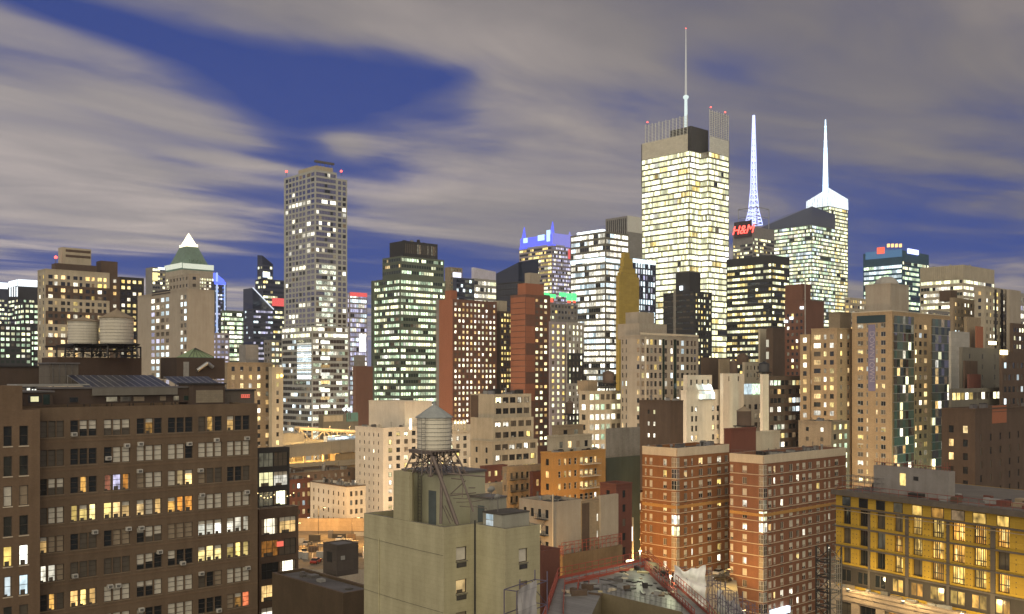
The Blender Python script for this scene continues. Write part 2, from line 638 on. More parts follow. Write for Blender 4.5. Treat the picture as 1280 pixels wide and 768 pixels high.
class Building:
    def __init__(s, name, label, cat, blk, group=None, yb=768, seed=None):
        s.root = empty(name, (blk.o.x, blk.o.y, 0), blk.rz, label, cat, group)
        s.blk = blk
        s.recs = []
        s.yb = yb
        s.rng = random.Random(seed if seed is not None else label)
        s.nblk = 0
        ALL_B.append(s)

    def local(s, b):
        d = b.o - s.blk.o
        return d.dot(s.blk.dR), d.dot(s.blk.dL)

    def add(s, b, mat, R=None, L=None, name='wall', roof=None, ph=0.9, cop=None, E=None):
        """a walled block with parapet, roof and cut openings"""
        wb = MB()
        bx, by = s.local(b)
        roof = roof or ROOF
        cop = cop or mat
        dfar = max(b.d, b.d + b.dR.y * b.W if R else 0, b.d + b.dL.y * b.D if L else 0)
        zvis = CZ + (HY - (s.yb + 22)) / FPX * dfar
        for face, st, ln in (('R', R, b.W), ('L', L, b.D), ('E', E, b.D), ('B', None, b.W)):
            T = mkT(bx, by, b.W, b.D, face)
            if st:
                facade(wb, T, ln, b.z0, b.z1, st, mat, s.recs, face, s.rng, zvis, s.nblk)
            else:
                wb.quad(T(0, 0, b.z0), T(ln, 0, b.z0), T(ln, 0, b.z1), T(0, 0, b.z1), mat)
        t = min(0.35, b.W * 0.2, b.D * 0.2)
        zr = b.z1 - ph
        x0, x1, y0, y1 = bx, bx + b.W, by, by + b.D
        wb.quad((x0 + t, y0 + t, zr), (x1 - t, y0 + t, zr), (x1 - t, y1 - t, zr), (x0 + t, y1 - t, zr), roof)
        if ph > 0.01:
            i = [(x0 + t, y0 + t), (x1 - t, y0 + t), (x1 - t, y1 - t), (x0 + t, y1 - t)]
            o = [(x0, y0), (x1, y0), (x1, y1), (x0, y1)]
            for k in range(4):
                a, c = i[k], i[(k + 1) % 4]
                wb.quad((*c, zr), (*a, zr), (*a, b.z1), (*c, b.z1), mat)
                a2, c2 = o[k], o[(k + 1) % 4]
                wb.quad((*a2, b.z1), (*c2, b.z1), (*c, b.z1), (*a, b.z1), cop)
        if 200 < b.d < 460 and b.z1 - b.z0 > 9 and b.W > 4 and b.D > 2:
            for face, ln in (('R', b.W), ('L', b.D)):      # a modest cornice under the parapet
                T = mkT(bx, by, b.W, b.D, face)
                wb.box(-.12 if face == 'R' else 0, ln + (.12 if face == 'L' else 0), -.14, -.002, b.z1 - .32, b.z1 + .012, cop, T=T)
                wb.box(0, ln, -.07, -.002, b.z1 - 1.05, b.z1 - .9, mat, T=T)
        s.nblk += 1
        return wb.build(name, s.root)

    def panel(s, b, face, x0, x1, y0, y1, mat, proud=0.12, name='panel', thick=None, mb=None):
        """a slab on a face, between bearings x0..x1 and rows y0 (top)..y1"""
        bx, by = s.local(b)
        T = mkT(bx, by, b.W, b.D, face)
        ua, za = b.hit(face, x0, y0)
        ub, zb = b.hit(face, x1, y0)
        _u, zlo = b.hit(face, (x0 + x1) / 2, y1)
        _u, zhi = b.hit(face, (x0 + x1) / 2, y0)
        k = mb or MB()
        k.box(min(ua, ub), max(ua, ub), -proud, -0.003 if thick is None else -proud + thick, zlo, zhi, mat, T=T)
        return k.build(name, s.root) if mb is None else None

    def boxpart(s, u0, u1, v0, v1, z0, z1, mat, name, top=None):
        k = MB()
        k.box(u0, u1, v0, v1, z0, z1, mat, top)
        return k.build(name, s.root)

    def clutter(s, b, n=6, hmax=2.2, ph=0.9, mats=None):
        """small plant on a roof: fans, ducts, hatches, pipes"""
        bx, by = s.local(b)
        mats = mats or [GREY, STEEL, DARK, ALU]
        z = b.z1 - ph
        for _k in range(int(n * (1.8 if b.d > 150 else 1))):
            w, dd, h = s.rng.uniform(0.7, 2.6), s.rng.uniform(0.7, 2.2), s.rng.uniform(0.5, hmax)
            if b.W < w + 1.6 or b.D < dd + 1.6:
                continue
            x, y = bx + s.rng.uniform(0.8, b.W - w - 0.8), by + s.rng.uniform(0.8, b.D - dd - 0.8)
            q = MB()
            mt = s.rng.choice(mats)
            kind = s.rng.random()
            if kind < 0.55:
                q.box(x, x + w, y, y + dd, z, z + h, mt)
                q.box(x + 0.1, x + w - 0.1, y + 0.1, y + dd - 0.1, z + h, z + h + 0.12, DARK)
                q.build('rooftop_unit', s.root)
            elif kind < 0.8:
                q.lathe((x, y, z), [(0.28, 0), (0.28, h), (0.45, h + 0.05), (0.45, h + 0.3), (0.05, h + 0.45)], mt, 10)
                q.build('roof_vent', s.root)
            else:
                q.tube((x, y, z), (x, y, z + h * 1.7), 0.07, STEEL, 6)
                q.tube((x - 0.5, y, z + h * 1.4), (x + 0.5, y, z + h * 1.4), 0.04, STEEL, 4)
                q.build('aerial', s.root)

    def finish(s):
        """windows: the 100 that show largest as parts, the others as one; ribbon glazing as one part per storey and face"""
        mw = Matrix.Translation(s.root.location) @ Matrix.Rotation(s.blk.rz, 4, 'Z')
        bands, wins = {}, []
        for q in s.recs:
            if q[10]['kind'] == 'band':
                bands.setdefault((q[11], q[0], q[8]), []).append(q)
            else:
                wins.append(q)
        for key, qs in bands.items():
            mb = MB()
            prev = None
            for (face, T, a, b, zb, zt, rec, stt, r, c, st, _t) in qs:
                if prev is not None and a - prev > 0.01:
                    mb.quad(T(prev, rec, zb), T(a, rec, zb), T(a, rec, zt), T(prev, rec, zt), st['mull'] or FRAME_D)
                mb.quad(T(a, rec, zb), T(b, rec, zb), T(b, rec, zt), T(a, rec, zt), M[stt])
                prev = b
            mb.build('ribbon_window', s.root)
        if not wins:
            return
        sc = []
        for q in wins:
            (face, T, a, b, zb, zt) = q[:6]
            p = mw @ Vector(T((a + b) / 2, 0, (zb + zt) / 2))
            k = FPX / max(p.y, 1)
            x, y = HX + p.x * k, HY - (p.z - CZ) * k
            ok = -8 < x < 1288 and y < min(790, s.yb + 12)
            sc.append(((k * k * (b - a) * (zt - zb) * (1.0 + 0.002 * p.z)) if ok else 0, q))
        sc.sort(key=lambda e: -e[0])
        rest = MB()
        for n, (area, q) in enumerate(sc):
            (face, T, a, b, zb, zt, rec, stt, r, c, st, _t) = q
            w, h = b - a, zt - zb
            var = s.rng.randrange(3)
            ac = st['ac'] and w > .85 and s.rng.random() < st['ac']
            if n < 100 and area > 0:
                key = (round(w, 2), round(h, 2), stt, var if ('+' in stt or ac or st['frame']) else 0, str(st['frame']), st['mun'], ac)
                if key not in WCACHE:
                    mb = MB()
                    winmesh_into(mb, w, h, stt, st, var=var, ac=ac)
                    WCACHE[key] = mb.mesh('window')
                o = bpy.data.objects.new('window', WCACHE[key])
                COL.objects.link(o)
                o.parent = s.root
                o.location = T(a, rec, zb)
                o.rotation_euler = (0, 0, {'R': 0, 'L': -math.pi / 2, 'E': math.pi / 2, 'B': math.pi}[face])
            else:
                T2 = (lambda T, a, rec, zb: (lambda x, y, z: T(a + x, rec + y, zb + z)))(T, a, rec, zb)
                winmesh_into(rest, w, h, stt, st, T=T2, var=var, ac=ac)
        if rest.f:
            rest.build('window', s.root, kind='stuff')

# ------------------------------------------------------------------ ground
def sheet(name, pts, mat):
    k = MB()
    k.poly(pts, mat)
    return k.build(name, kind='structure')


ASPHALT = wall('asphalt', (0.05, 0.048, 0.046), var=0.3)
CONC = wall('concrete', (0.30, 0.28, 0.25), var=0.25)
PAVE = wall('pavement_slabs', (0.26, 0.25, 0.235), 'panel', var=0.2)
sheet('ground', [(-9000, -3000, 0), (9000, -3000, 0), (9000, 12000, 0), (-9000, 12000, 0)], ASPHALT)

# wall materials
W_BEIGE = wall('beige_board_concrete', (0.40, 0.37, 0.24), 'board', var=0.22)
W_LOFT = wall('brown_loft_brick', (0.165, 0.115, 0.074), 'brick', var=0.25)
W_LOFT2 = wall('brown_loft_brick_wing', (0.185, 0.124, 0.078), 'brick', var=0.25)
W_BRICK = wall('orange_brick', (0.29, 0.125, 0.048), 'brick', var=0.2)
W_BRICK2 = wall('red_brick', (0.255, 0.115, 0.064), 'brick', var=0.2)
W_BAND = wall('pale_band', (0.56, 0.49, 0.38), var=0.12)
W_WHITE = wall('white_stucco', (0.66, 0.60, 0.50), var=0.14)
W_CREAM = wall('cream_stone', (0.44, 0.39, 0.295), var=0.2)
W_TAN = wall('tan_brick', (0.33, 0.26, 0.175), 'block', var=0.2)
W_APT = wall('peach_brick', (0.43, 0.31, 0.185), 'block', var=0.14)
W_PINK = wall('pink_stone', (0.37, 0.325, 0.265), var=0.16)
W_BROWN = wall('dark_brown_brick', (0.115, 0.078, 0.055), 'brick', var=0.25)
W_MAROON = wall('maroon_brick', (0.16, 0.060, 0.045), 'brick', var=0.2)
W_RUST = wall('rust_panel', (0.33, 0.125, 0.066), var=0.08)
W_CHOC = wall('chocolate_brick', (0.16, 0.075, 0.050), var=0.15)
W_GREY = wall('grey_panel', (0.26, 0.25, 0.24), 'panel', var=0.15)
W_LGREY = wall('light_grey_panel', (0.40, 0.385, 0.36), 'panel', var=0.12)
W_ORION = wall('grey_mullion', (0.40, 0.415, 0.40), var=0.1)
W_ORB = wall('taupe_ribbon', (0.36, 0.335, 0.31), var=0.1)
W_BLACK = wall('black_panel', (0.035, 0.035, 0.038), var=0.2)
W_GREENG = wall('green_grey_spandrel', (0.14, 0.17, 0.13), var=0.15)
W_BLUE = wall('blue_spandrel', (0.05, 0.06, 0.10), var=0.15)
W_OLIVE = wall('olive_gold_wall', (0.42, 0.31, 0.07), 'panel', var=0.08)
W_LILAC = wall('lilac_panel', (0.34, 0.30, 0.33), var=0.12)
W_STEELG = wall('steel_grey_spandrel', (0.17, 0.16, 0.13), var=0.15)
W_ORANGE = wall('ochre_brick', (0.50, 0.28, 0.09), 'brick', var=0.15)
W_CBLOCK = wall('grey_block', (0.24, 0.225, 0.20), 'block', var=0.3)

DK = [('dark', 6), ('dim', 2), ('faint', 1)]
APT = [('dark', 4), ('dim', 2), ('faint', 2), ('curtain', 1), ('warm', 1.3), ('yellow', 0.8), ('white', 0.9), ('cream', .7), ('cool', .2)]
APTLIT = [('dark', 3), ('dim', 1), ('faint', 1), ('warm', 2), ('yellow', 1.5), ('white', 1.2)]
OFFY = [('cream', 10), ('bright', 2.0), ('yellow', 0.5), ('faint', 0.25), ('dark', 0.25)]
OFFG = [('green', 7), ('bright', 1.3), ('cream', 3), ('dark_green', 2), ('faint', .6)]
OFFW = [('bright', 4), ('white', 6), ('cool', 3), ('dark', 2)]
OFFD = [('dark', 5), ('faint', 1.5), ('cream', 3), ('yellow', 1)]


def B(name, label, cat, blocks, yb=768, group=None):
    """blocks: (part name, Blk, wall material, right style, left style, options)"""
    b0 = blocks[0][1]
    q = Building(name, label, cat, b0, group, yb)
    for (nm, bk, mat, R, L, *opt) in blocks:
        q.add(bk, mat, R, L, name=nm, **(opt[0] if opt else {}))
    return q


def behind(b, du, dv, W, D, z1=None, yt=None, d=None, z0=None):
    """a block standing on another one, set back by du, dv"""
    o = b.shift(du, dv)
    n = Blk(0, 0, 0, 1, yaw=b.yaw, W=W, D=D, org=o, z1=z1 if z1 is not None else CZ + (HY - yt) / FPX * o.y)
    n.z0 = (b.z1 - 1.2) if z0 is None else z0
    return n


def wedge(q, b, h, mat, name, inset=0.0, base=0.0):
    """sloping cap: heights above the block's top at near corner, right end, back, left end"""
    bx, by = q.local(b)
    x0, x1, y0, y1 = bx + inset, bx + b.W - inset, by + inset, by + b.D - inset
    z = b.z1 + base
    k = MB()
    k.hexa([(x0, y0, z), (x1, y0, z), (x1, y1, z), (x0, y1, z), (x0, y0, z + h[0]), (x1, y0, z + h[1]), (x1, y1, z + h[2]), (x0, y1, z + h[3])], mat)
    return k.build(name, q.root)


def frustum(q, b, z0, z1, k0, k1, mat, name):
    bx, by = q.local(b)
    cx, cy = bx + b.W / 2, by + b.D / 2
    k = MB()
    p = []
    for z, s_ in ((z0, k0), (z1, k1)):
        p += [(cx - b.W / 2 * s_, cy - b.D / 2 * s_, z), (cx + b.W / 2 * s_, cy - b.D / 2 * s_, z), (cx + b.W / 2 * s_, cy + b.D / 2 * s_, z), (cx - b.W / 2 * s_, cy + b.D / 2 * s_, z)]
    k.hexa(p, mat)
    return k.build(name, q.root)


def red_lamp(q, p_local, r=0.9):
    k = MB()
    k.tube((p_local[0], p_local[1], p_local[2] - 2.0), p_local, 0.15, STEEL, 5)
    k.lathe(p_local, [(r * 0.5, 0), (r, r * 0.6), (r * 0.8, r * 1.3), (0.05, r * 1.8)], glowmat('red_beacon', (1.0, 0.10, 0.08), 3.0), 10)
    return k.build('beacon', q.root)


def text_mesh(s, size, mat, depth=0.1, shear=0.0):
    c = bpy.data.curves.new('lettering', 'FONT')
    c.body = s
    c.size = size
    c.extrude = depth
    c.shear = shear
    c.align_x = 'CENTER'
    c.align_y = 'CENTER'
    o = bpy.data.objects.new('lettering', c)
    COL.objects.link(o)
    dg = bpy.context.evaluated_depsgraph_get()
    me = bpy.data.meshes.new_from_object(o.evaluated_get(dg))
    bpy.data.objects.remove(o)
    me.materials.clear()
    me.materials.append(mat)
    return me


# ================================================================== the skyline, far to near
# --- far left
b = Blk(4, 22, 47, 930, yt=352)
q = B('office_tower', 'dark glass tower with a white glowing striped crown behind the banded beige block', 'tower',
      [('wall', b, W_BLACK, S(3.9, 2.4, 2.0, 2.0, top=17, lit=[('dark', 4), ('cream', 2), ('green', 2), ('faint', 1)], run=.35, rec=0.05), S(3.9, 2.4, 2.0, 2.0, top=17, lit=[('dark', 4), ('cream', 2), ('green', 1)], run=.3, rec=0.05))], yb=458)
CROWN = glowmat('white_crown_light', (0.86, 0.95, 1.0), 1.5)
q.panel(b, 'R', 22.3, 46.5, 350, 358.5, CROWN, 0.4, 'lit_crown')
q.panel(b, 'L', 11, 21.8, 351, 358.5, CROWN, 0.4, 'lit_crown')
for x in (12, 15, 18, 21):
    q.panel(b, 'L', x, x + 1.2, 358.6, 371, CROWN, 0.3, 'light_strip')
b = Blk(-40, -14, 10, 880, yt=353)
q = B('office_tower', 'tower cut by the frame edge with pale lit top, leftmost of the skyline', 'tower',
      [('wall', b, W_BLUE, S(3.9, 2.4, 2.0, 1.8, top=15, lit=[('dark', 3), ('cream', 2), ('green', 2)], run=.35, rec=0.05), None)], yb=458)
q.panel(b, 'R', -12, 9.6, 353.2, 361, CROWN, 0.4, 'lit_crown')
# banded beige block
b = Blk(47, 57, 137, 450, yt=336)
st = S(2.95, 5.2, 1.6, 1.7, top=2.6, lit=[('dark', 6), ('dim', 1), ('faint', 2), ('warm', 2), ('yellow', 1.5), ('white', 1)], pat=[(0.28, 1.9), (0.72, 1.3)], checker=(2, W_BROWN), mun=(2, 1))
bb = behind(b, 7, 8, 1, 6, yt=329)
bb.W = bb.along(bb.dR, 121)
b3 = behind(b, 10, 9, 1, 5, yt=309, z0=bb.z1 - 0.9)
b3.W = b3.along(b3.dR, 114)
b3.W = max(b3.W, 8)
q = B('apartment_building', 'beige apartment block with dark brown bands and a striped tank house on its roof', 'building',
      [('wall', b, W_CREAM, st, S(2.95, 4, 1.6, 1.7, top=2.6, lit=APTLIT)), ('rooftop_storey', bb, W_BROWN, None, None), ('tank_house', b3, W_CREAM, None, None)], yb=455)
for (ya, yb2) in ((313, 316), (319.5, 322.5)):
    q.panel(b3, 'R', 82, 113, ya, yb2, W_BROWN, 0.1, 'dark_band')
red_lamp(q, (*q.local(bb), bb.z1 + 2), 0.8)
b = Blk(130, 137, 150, 470, yt=346)
B('apartment_building', 'narrow dark wing with amber windows joined behind the banded beige block', 'building',
  [('wall', b, W_BROWN, S(2.95, 2.6, 1.5, 1.5, lit=APTLIT), None), ('chimney_block', Blk(121, 126, 147, 480, yt=326, D=6), W_BROWN, None, None)], yb=455)
b = Blk(146, 149, 180, 500, yt=346)
B('apartment_building', 'dark building with columns of yellow windows between the banded block and the pale slab', 'building',
  [('wall', b, W_BLACK, S(3.0, 3.2, 1.7, 1.6, top=1.5, lit=[('dark', 3), ('yellow', 3), ('warm', 2), ('white', 1)]), None)], yb=458)
# pale slab pair
b = Blk(172, 234, 268, 405, yt=361, W=None)
cols = [(b.hit('L', x)[0], b.hit('L', x + 4.2)[0]) for x in (189, 195, 201, 207)] + [(b.hit('L', x)[0], b.hit('L', x + 3.0)[0]) for x in (225.5, 230)]
q = B('apartment_building', 'pale pinkish slab building with a blank right wall and a grid of cool lit windows', 'building',
      [('wall', b, W_PINK, None, S(2.9, 1, 1, 1.7, top=2.4, cols=cols, lit=[('dim', 2), ('faint', 2), ('cool', 3), ('white', 1), ('lilac', 1)], mun=(1, 1))),
       ('upper_wall', Blk(211, 236, 250, 412, yt=342, z0=b.z1 - 1), W_PINK, S(2.9, 3, 1.6, 1.3, lit=DK), S(2.9, 3, 1.6, 1.3, lit=DK))], yb=460)
q.panel(b, 'L', 190, 213, 363.5, 369, DARK, 0.05, 'louvre')
# tower with lit pyramid
b = Blk(204, 228, 268, 1188, yt=337)
q = B('skyscraper', 'brick skyscraper under a green copper roof with a glowing glass pyramid tip', 'tower',
      [('wall', b, W_CREAM, S(4.0, 3.4, 2.0, 2.2, top=9, lit=[('cream', 5), ('white', 2), ('dark', 3)], rec=.1), S(4.0, 3.4, 2.0, 2.2, top=9, lit=[('cream', 4), ('dark', 4)], rec=.1))], yb=445)
CO = wall('green_copper', (0.15, 0.23, 0.18), var=0.3)
LANT = glowmat('lantern_light', (1.0, 0.90, 0.58), 2.6)
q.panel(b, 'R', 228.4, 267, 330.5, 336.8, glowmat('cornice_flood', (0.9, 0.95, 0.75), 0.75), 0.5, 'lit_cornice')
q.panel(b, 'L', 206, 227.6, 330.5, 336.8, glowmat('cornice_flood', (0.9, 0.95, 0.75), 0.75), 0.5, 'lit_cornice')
frustum(q, b, b.z1, b.z1 + 6, 0.94, 0.88, CO, 'attic')
zt2 = CZ + (HY - 308) / FPX * 1210
frustum(q, b, b.z1 + 6, zt2, 0.80, 0.36, CO, 'copper_roof')
frustum(q, b, zt2, zt2 + 3, 0.36, 0.36, LANT, 'lantern_band')
frustum(q, b, zt2 + 3, CZ + (HY - 290) / FPX * 1210, 0.30, 0.01, LANT, 'glass_pyramid')
for k in range(4):                                    # floodlit dormers on the copper roof
    u = b.W * (0.30 + 0.13 * k)
    kk = MB()
    f0 = 0.86 - 0.5 * 0.25
    kk.box(u, u + 1.8, b.D / 2 * (1 - 0.78), b.D / 2 * (1 - 0.78) + 3, b.z1 + 7, b.z1 + 14, CO)
    kk.build('dormer', q.root)
b = Blk(182, 190, 207, 900, yt=334)
q = B('office_tower', 'small tower with a yellow and white lit top beside the pyramid-roofed tower', 'tower',
      [('wall', b, W_GREY, S(4, 2.4, 2, 2, lit=OFFD, rec=.05), None)], yb=360)
q.panel(b, 'R', 190.6, 197, 341, 351, glowmat('yellow_flood', (1.0, 0.85, 0.35), 1.3), 0.4, 'lit_panel')
q.panel(b, 'R', 197.4, 206, 334.5, 337.5, CROWN, 0.4, 'lit_crown')
# blue neon tower
b = Blk(264, 268, 283, 1000, yt=352)
BLUE = glowmat('blue_neon', (0.08, 0.14, 1.0), 1.6)
q = B('office_tower', 'slim tower outlined in blue neon with a blue crest right of the pyramid tower', 'tower',
      [('wall', b, W_BLUE, S(3.8, 2.0, 1.8, 1.8, lit=[('lilac', 3), ('blue', 1), ('dark', 4), ('cool', 1)], rec=.05), None)], yb=450)
q.panel(b, 'R', 267.8, 282, 352.5, 356, BLUE, 0.8, 'neon_band')
q.panel(b, 'R', 270, 272, 341, 440, glowmat('pale_neon', (0.5, 0.65, 1.0), 0.9), 0.7, 'neon_strip')
q.panel(b, 'R', 280, 281.4, 356, 440, glowmat('pale_neon', (0.5, 0.65, 1.0), 0.9), 0.7, 'neon_strip')
wedge(q, b, (9, 2, 2, 9), BLUE, 'crest', 1.5)
q.panel(b, 'R', 268.5, 282, 424, 429, BLUE, 1.2, 'neon_sign')
b = Blk(276, 280, 306, 820, yt=388)
B('office_building', 'flat-topped office block lit pale green between the neon tower and the black wedge', 'building',
  [('wall', b, W_GREENG, S(3.7, 2.2, 2.1, 2.2, lit=OFFG, run=.6, kind='band', top=2.2), S(3.7, 2.2, 2.1, 2.2, lit=OFFG, run=.6, kind='band', top=2.2))], yb=450)
# black wedge
b = Blk(304, 316, 342, 720, yt=386)
q = B('office_tower', 'black glass tower with a steep white-edged slanting roof', 'tower',
      [('wall', b, W_BLUE, S(3.8, 2.0, 1.8, 1.5, lit=[('lilac', 3), ('cool', 1.5), ('dark_blue', 3)], run=.5, kind='band'), S(3.8, 2.0, 1.8, 1.5, lit=[('dark_blue', 5), ('cool', 1)], kind='band'))], yb=450)
wedge(q, b, (15, -0.4, -0.4, 15), M['dark_blue'], 'slanted_roof', 0.02)
k = MB()
k.tube((0, 0, b.z1 + 15.2), (b.W, 0, b.z1 + 0.2), 0.5, glowmat('edge_light', (0.8, 0.88, 1.0), 0.9), 5)
k.build('edge_light', q.root)
# curved dark tower
b = Blk(319, 328, 357, 760, yt=349)
q = B('office_tower', 'dark tower with stepped curved top, white lit sign and red band', 'tower',
      [('wall', b, W_BLUE, S(3.8, 2.0, 1.8, 1.8, lit=[('cream', 4), ('dark_blue', 4), ('yellow', 1)], run=.5, kind='band'), S(3.8, 2.0, 1.8, 1.8, lit=[('cream', 3), ('dark_blue', 5)], run=.5, kind='band')),
       ('upper_wall', behind(Blk(319, 328, 357, 760, yt=349), 0, 0, 9, 8, yt=331), W_BLUE, S(3.8, 2.0, 1.8, 1.8, lit=[('cream', 3), ('dark_blue', 4)], run=.5, kind='band'), S(3.8, 2.0, 1.8, 1.8, lit=[('cream', 3), ('dark_blue', 4)], kind='band'))], yb=450)
ub = behind(b, 0, 0, 9, 8, yt=331)
wedge(q, ub, (7, 1, 1, 8), M['dark_blue'], 'curved_top', 0.05)
q.panel(b, 'R', 328.5, 337, 340.5, 347, glowmat('white_sign', (0.75, 0.85, 1.0), 1.6), 0.6, 'lit_sign')
q.panel(b, 'R', 340, 356, 373, 383, glowmat('red_sign', (1.0, 0.10, 0.10), 0.8), 0.5, 'red_band')
# --- tall grey tower
b = Blk(355, 394, 434, 549, yt=212)
zsplit = CZ + (HY - 416) / FPX * 549
lowst = dict(top=0.4, rec=0.1)
Lc = [(b.hit('L', x)[0], b.hit('L', x + w)[0]) for x, w in ((357, 3), (361, 3.2), (365.2, 3.2), (369.5, 3.2), (373.8, 3.4), (378, 3.6))]
ORL = [('mirror', 12), ('dark', 2), ('faint', .5)]
hot = {5: .6, 9: .2, 10: .2, 11: .2, 13: .12, 14: .18, 17: .55, 18: .15, 24: .45, 26: .2}


def orion_row(r, c, lo=0, rr=random.Random(5)):
    return 'white' if rr.random() < hot.get(r, 0.012) else None


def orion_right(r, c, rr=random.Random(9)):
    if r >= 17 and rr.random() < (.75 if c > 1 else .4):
        return 'painted_reflection'  # reflection of other towers painted as glowing panes
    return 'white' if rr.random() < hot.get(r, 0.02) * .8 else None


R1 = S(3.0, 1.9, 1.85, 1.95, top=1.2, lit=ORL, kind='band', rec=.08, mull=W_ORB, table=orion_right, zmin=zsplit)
bu = Blk(355, 394, 421, 549, yt=212, z0=zsplit)
bL = Blk(355, 382, 394, 549, yt=218)
# main shaft: punched bays left, ribbon glazing right, punched bays at the far right end
u1 = bu.W
b.z0 = zsplit
sh = Building('skyscraper', 'tallest grey residential tower on its own against the blue sky, red lamps on its shoulders', 'tower', b, None, 540)
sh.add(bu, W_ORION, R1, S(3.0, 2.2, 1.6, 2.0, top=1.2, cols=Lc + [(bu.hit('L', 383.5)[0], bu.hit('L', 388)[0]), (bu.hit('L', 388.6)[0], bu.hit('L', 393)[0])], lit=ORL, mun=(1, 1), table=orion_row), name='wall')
be = Blk(0, 421, 434, 549, W=b.W - u1 - 0.01, D=bu.D, yt=0, org=b.shift(u1 + 0.01, 0), z0=zsplit, z1=CZ + (HY - 219) / FPX * 549)
sh.add(be, W_ORION, S(3.0, 3.0, 2.2, 2.0, top=1.2, mg=.4, lit=ORL, mun=(2, 1), table=orion_row), None, name='side_wall')
def low_rows(k):
    g = random.Random(k)
    return lambda r, c: (g.choice(['white', 'cream', 'bright', 'faint']) if r in (0, 1) else None)


bk = Blk(352, 390, 436, 547, yt=407, z0=0)
sh.add(bk, W_ORION, S(3.3, 1.9, 1.8, 1.9, top=1.0, kind='band', table=low_rows(1), lit=[('mirror', 7), ('faint', 1), ('green', 1.5), ('white', 1.5), ('painted_reflection', 2)], run=.25, mull=W_ORION),
       S(3.3, 1.9, 1.8, 1.9, top=1.0, kind='band', table=low_rows(2), lit=[('mirror', 7), ('faint', 1), ('cool', 1), ('white', .6)], run=.25, mull=W_ORION), name='lower_wall')
for j in range(17):
    sh.panel(bk, 'L', 371.5, 389, 429 + j * 2.7, 430.9 + j * 2.7, M['cool'] if j % 3 else M['bright'], 0.03, 'lit_glazing')
for j in range(9):
    sh.panel(bk, 'R', 401, 412, 426 + j * 10, 430 + j * 10, M['warm'] if j % 2 else M['bright'], 0.03, 'lit_glazing')
ph = behind(bu, 2.5, 3.5, bu.W * .8, bu.D * .55, yt=207)
sh.add(ph, W_CREAM, None, None, name='penthouse')
k = MB()
px_, py_ = sh.local(ph)
for s_ in range(5):
    k.tube((px_ + 2 + s_ * 2.4, py_ + 2, ph.z1 - 1), (px_ + 2 + s_ * 2.4, py_ + 2, ph.z1 + 3.2), 0.15, STEEL, 4)
k.box(px_ + 0.5, px_ + 13, py_ + 1.5, py_ + 2.5, ph.z1 + 2.2, ph.z1 + 3.4, STEEL)
k.build('roof_frame', sh.root)
red_lamp(sh, (1.0, bu.D - 1, bu.z1 + 3.4), .75)
red_lamp(sh, (b.W - 3, 1.5, be.z1 + 4.2), .75)
q = B('billboard_tower', 'white and blue tower wrapped in lit screens tucked behind the tall grey tower', 'tower',
      [('wall', Blk(430, 437, 459, 780, yt=366), W_LILAC, S(3.8, 2.0, 1.7, 2.6, lit=[('lilac', 6), ('cool', 4), ('white', 2), ('dark_blue', 1)], run=.5, rec=.05), S(3.8, 2, 1.7, 2.6, lit=[('lilac', 5), ('dark_blue', 2)], rec=.05))], yb=520)
q.panel(q.blk, 'R', 437.5, 458.5, 366, 371, glowmat('red_sign', (1.0, 0.10, 0.10), 0.8), 0.5, 'red_band')
q.panel(q.blk, 'R', 449, 457, 418, 440, glowmat('screen_light', (0.8, 0.82, 1.0), 1.5), 0.6, 'lit_screen')
q = B('loft_building', 'plain dark brown slab standing left of the green-lit stepped tower', 'building',
      [('wall', Blk(441, 445, 466, 560, yt=458), W_CHOC, None, None), ('tank_house', behind(Blk(441, 445, 466, 560, yt=458), 2.5, 2, 5, 4, yt=444), W_GREY, None, None)], yb=530)
# --- green lit stepped tower
b = Blk(470, 500, 557, 612, yt=347)
GS = S(3.85, 1.9, 1.55, 1.9, top=1.5, lit=OFFG, run=.45, kind='band', rec=.12, mull=W_GREENG)
b2 = Blk(478, 501, 555, 616, yt=320, z0=b.z1 - 1)
b3 = Blk(487, 505, 547, 622, yt=301, z0=b2.z1 - 1)
q = B('office_tower', 'green-lit stepped office tower with a dark louvred top storey', 'tower',
      [('wall', b, W_GREENG, GS, GS), ('middle_wall', b2, W_GREENG, S(3.85, 1.9, 1.5, 1.9, lit=[('dark_green', 4), ('green', 3), ('cream', 1)], run=.5, kind='band', mull=W_GREENG), S(3.85, 1.9, 1.5, 1.9, lit=[('dark_green', 4), ('warm', 1.5)], run=.5, kind='band', mull=W_GREENG)),
       ('upper_wall', b3, W_BLACK, S(8, 1.6, 1.1, 6, top=1.6, lit=[('faint', 3), ('dim', 2)], mun=(1, 1)), None)], yb=505)
q.add(Blk(464, 467, 480, 628, yt=351), W_GREENG, S(3.85, 1.9, 1.55, 1.9, lit=OFFG, run=.4, kind='band'), None, name='side_wing')
q.clutter(b3, 6, 3)
# small lit things between
q = B('hotel_tower', 'brown and blue-lit hotel top showing behind the rust-walled slab', 'tower',
      [('wall', Blk(556, 562, 578, 760, yt=334), W_TAN, S(3.3, 3, 1.4, 1.6, lit=DK, rec=.05), None), ('side_wall', Blk(566, 570, 593, 740, yt=347), W_BLUE, S(3.5, 2.2, 2.0, 2.2, lit=[('dark_blue', 6), ('cool', 1)], kind='band'), None)], yb=378)
q.panel(q.blk, 'R', 566, 576, 341, 347, glowmat('screen_light', (0.8, 0.82, 1.0), 1.5), 0.5, 'floodlight')
q = B('office_building', 'white-topped curved office with two bright bands behind the rust-walled slab', 'building',
      [('wall', Blk(586, 592, 623, 800, yt=348), W_LGREY, S(5.2, 2.2, 2.1, 3.0, top=2, lit=[('cream', 4), ('white', 3), ('dark', 1)], run=.7, kind='band'), S(5.2, 2.2, 2.1, 3.0, top=2, lit=[('cream', 4), ('dark', 2)], run=.7, kind='band'))], yb=372)
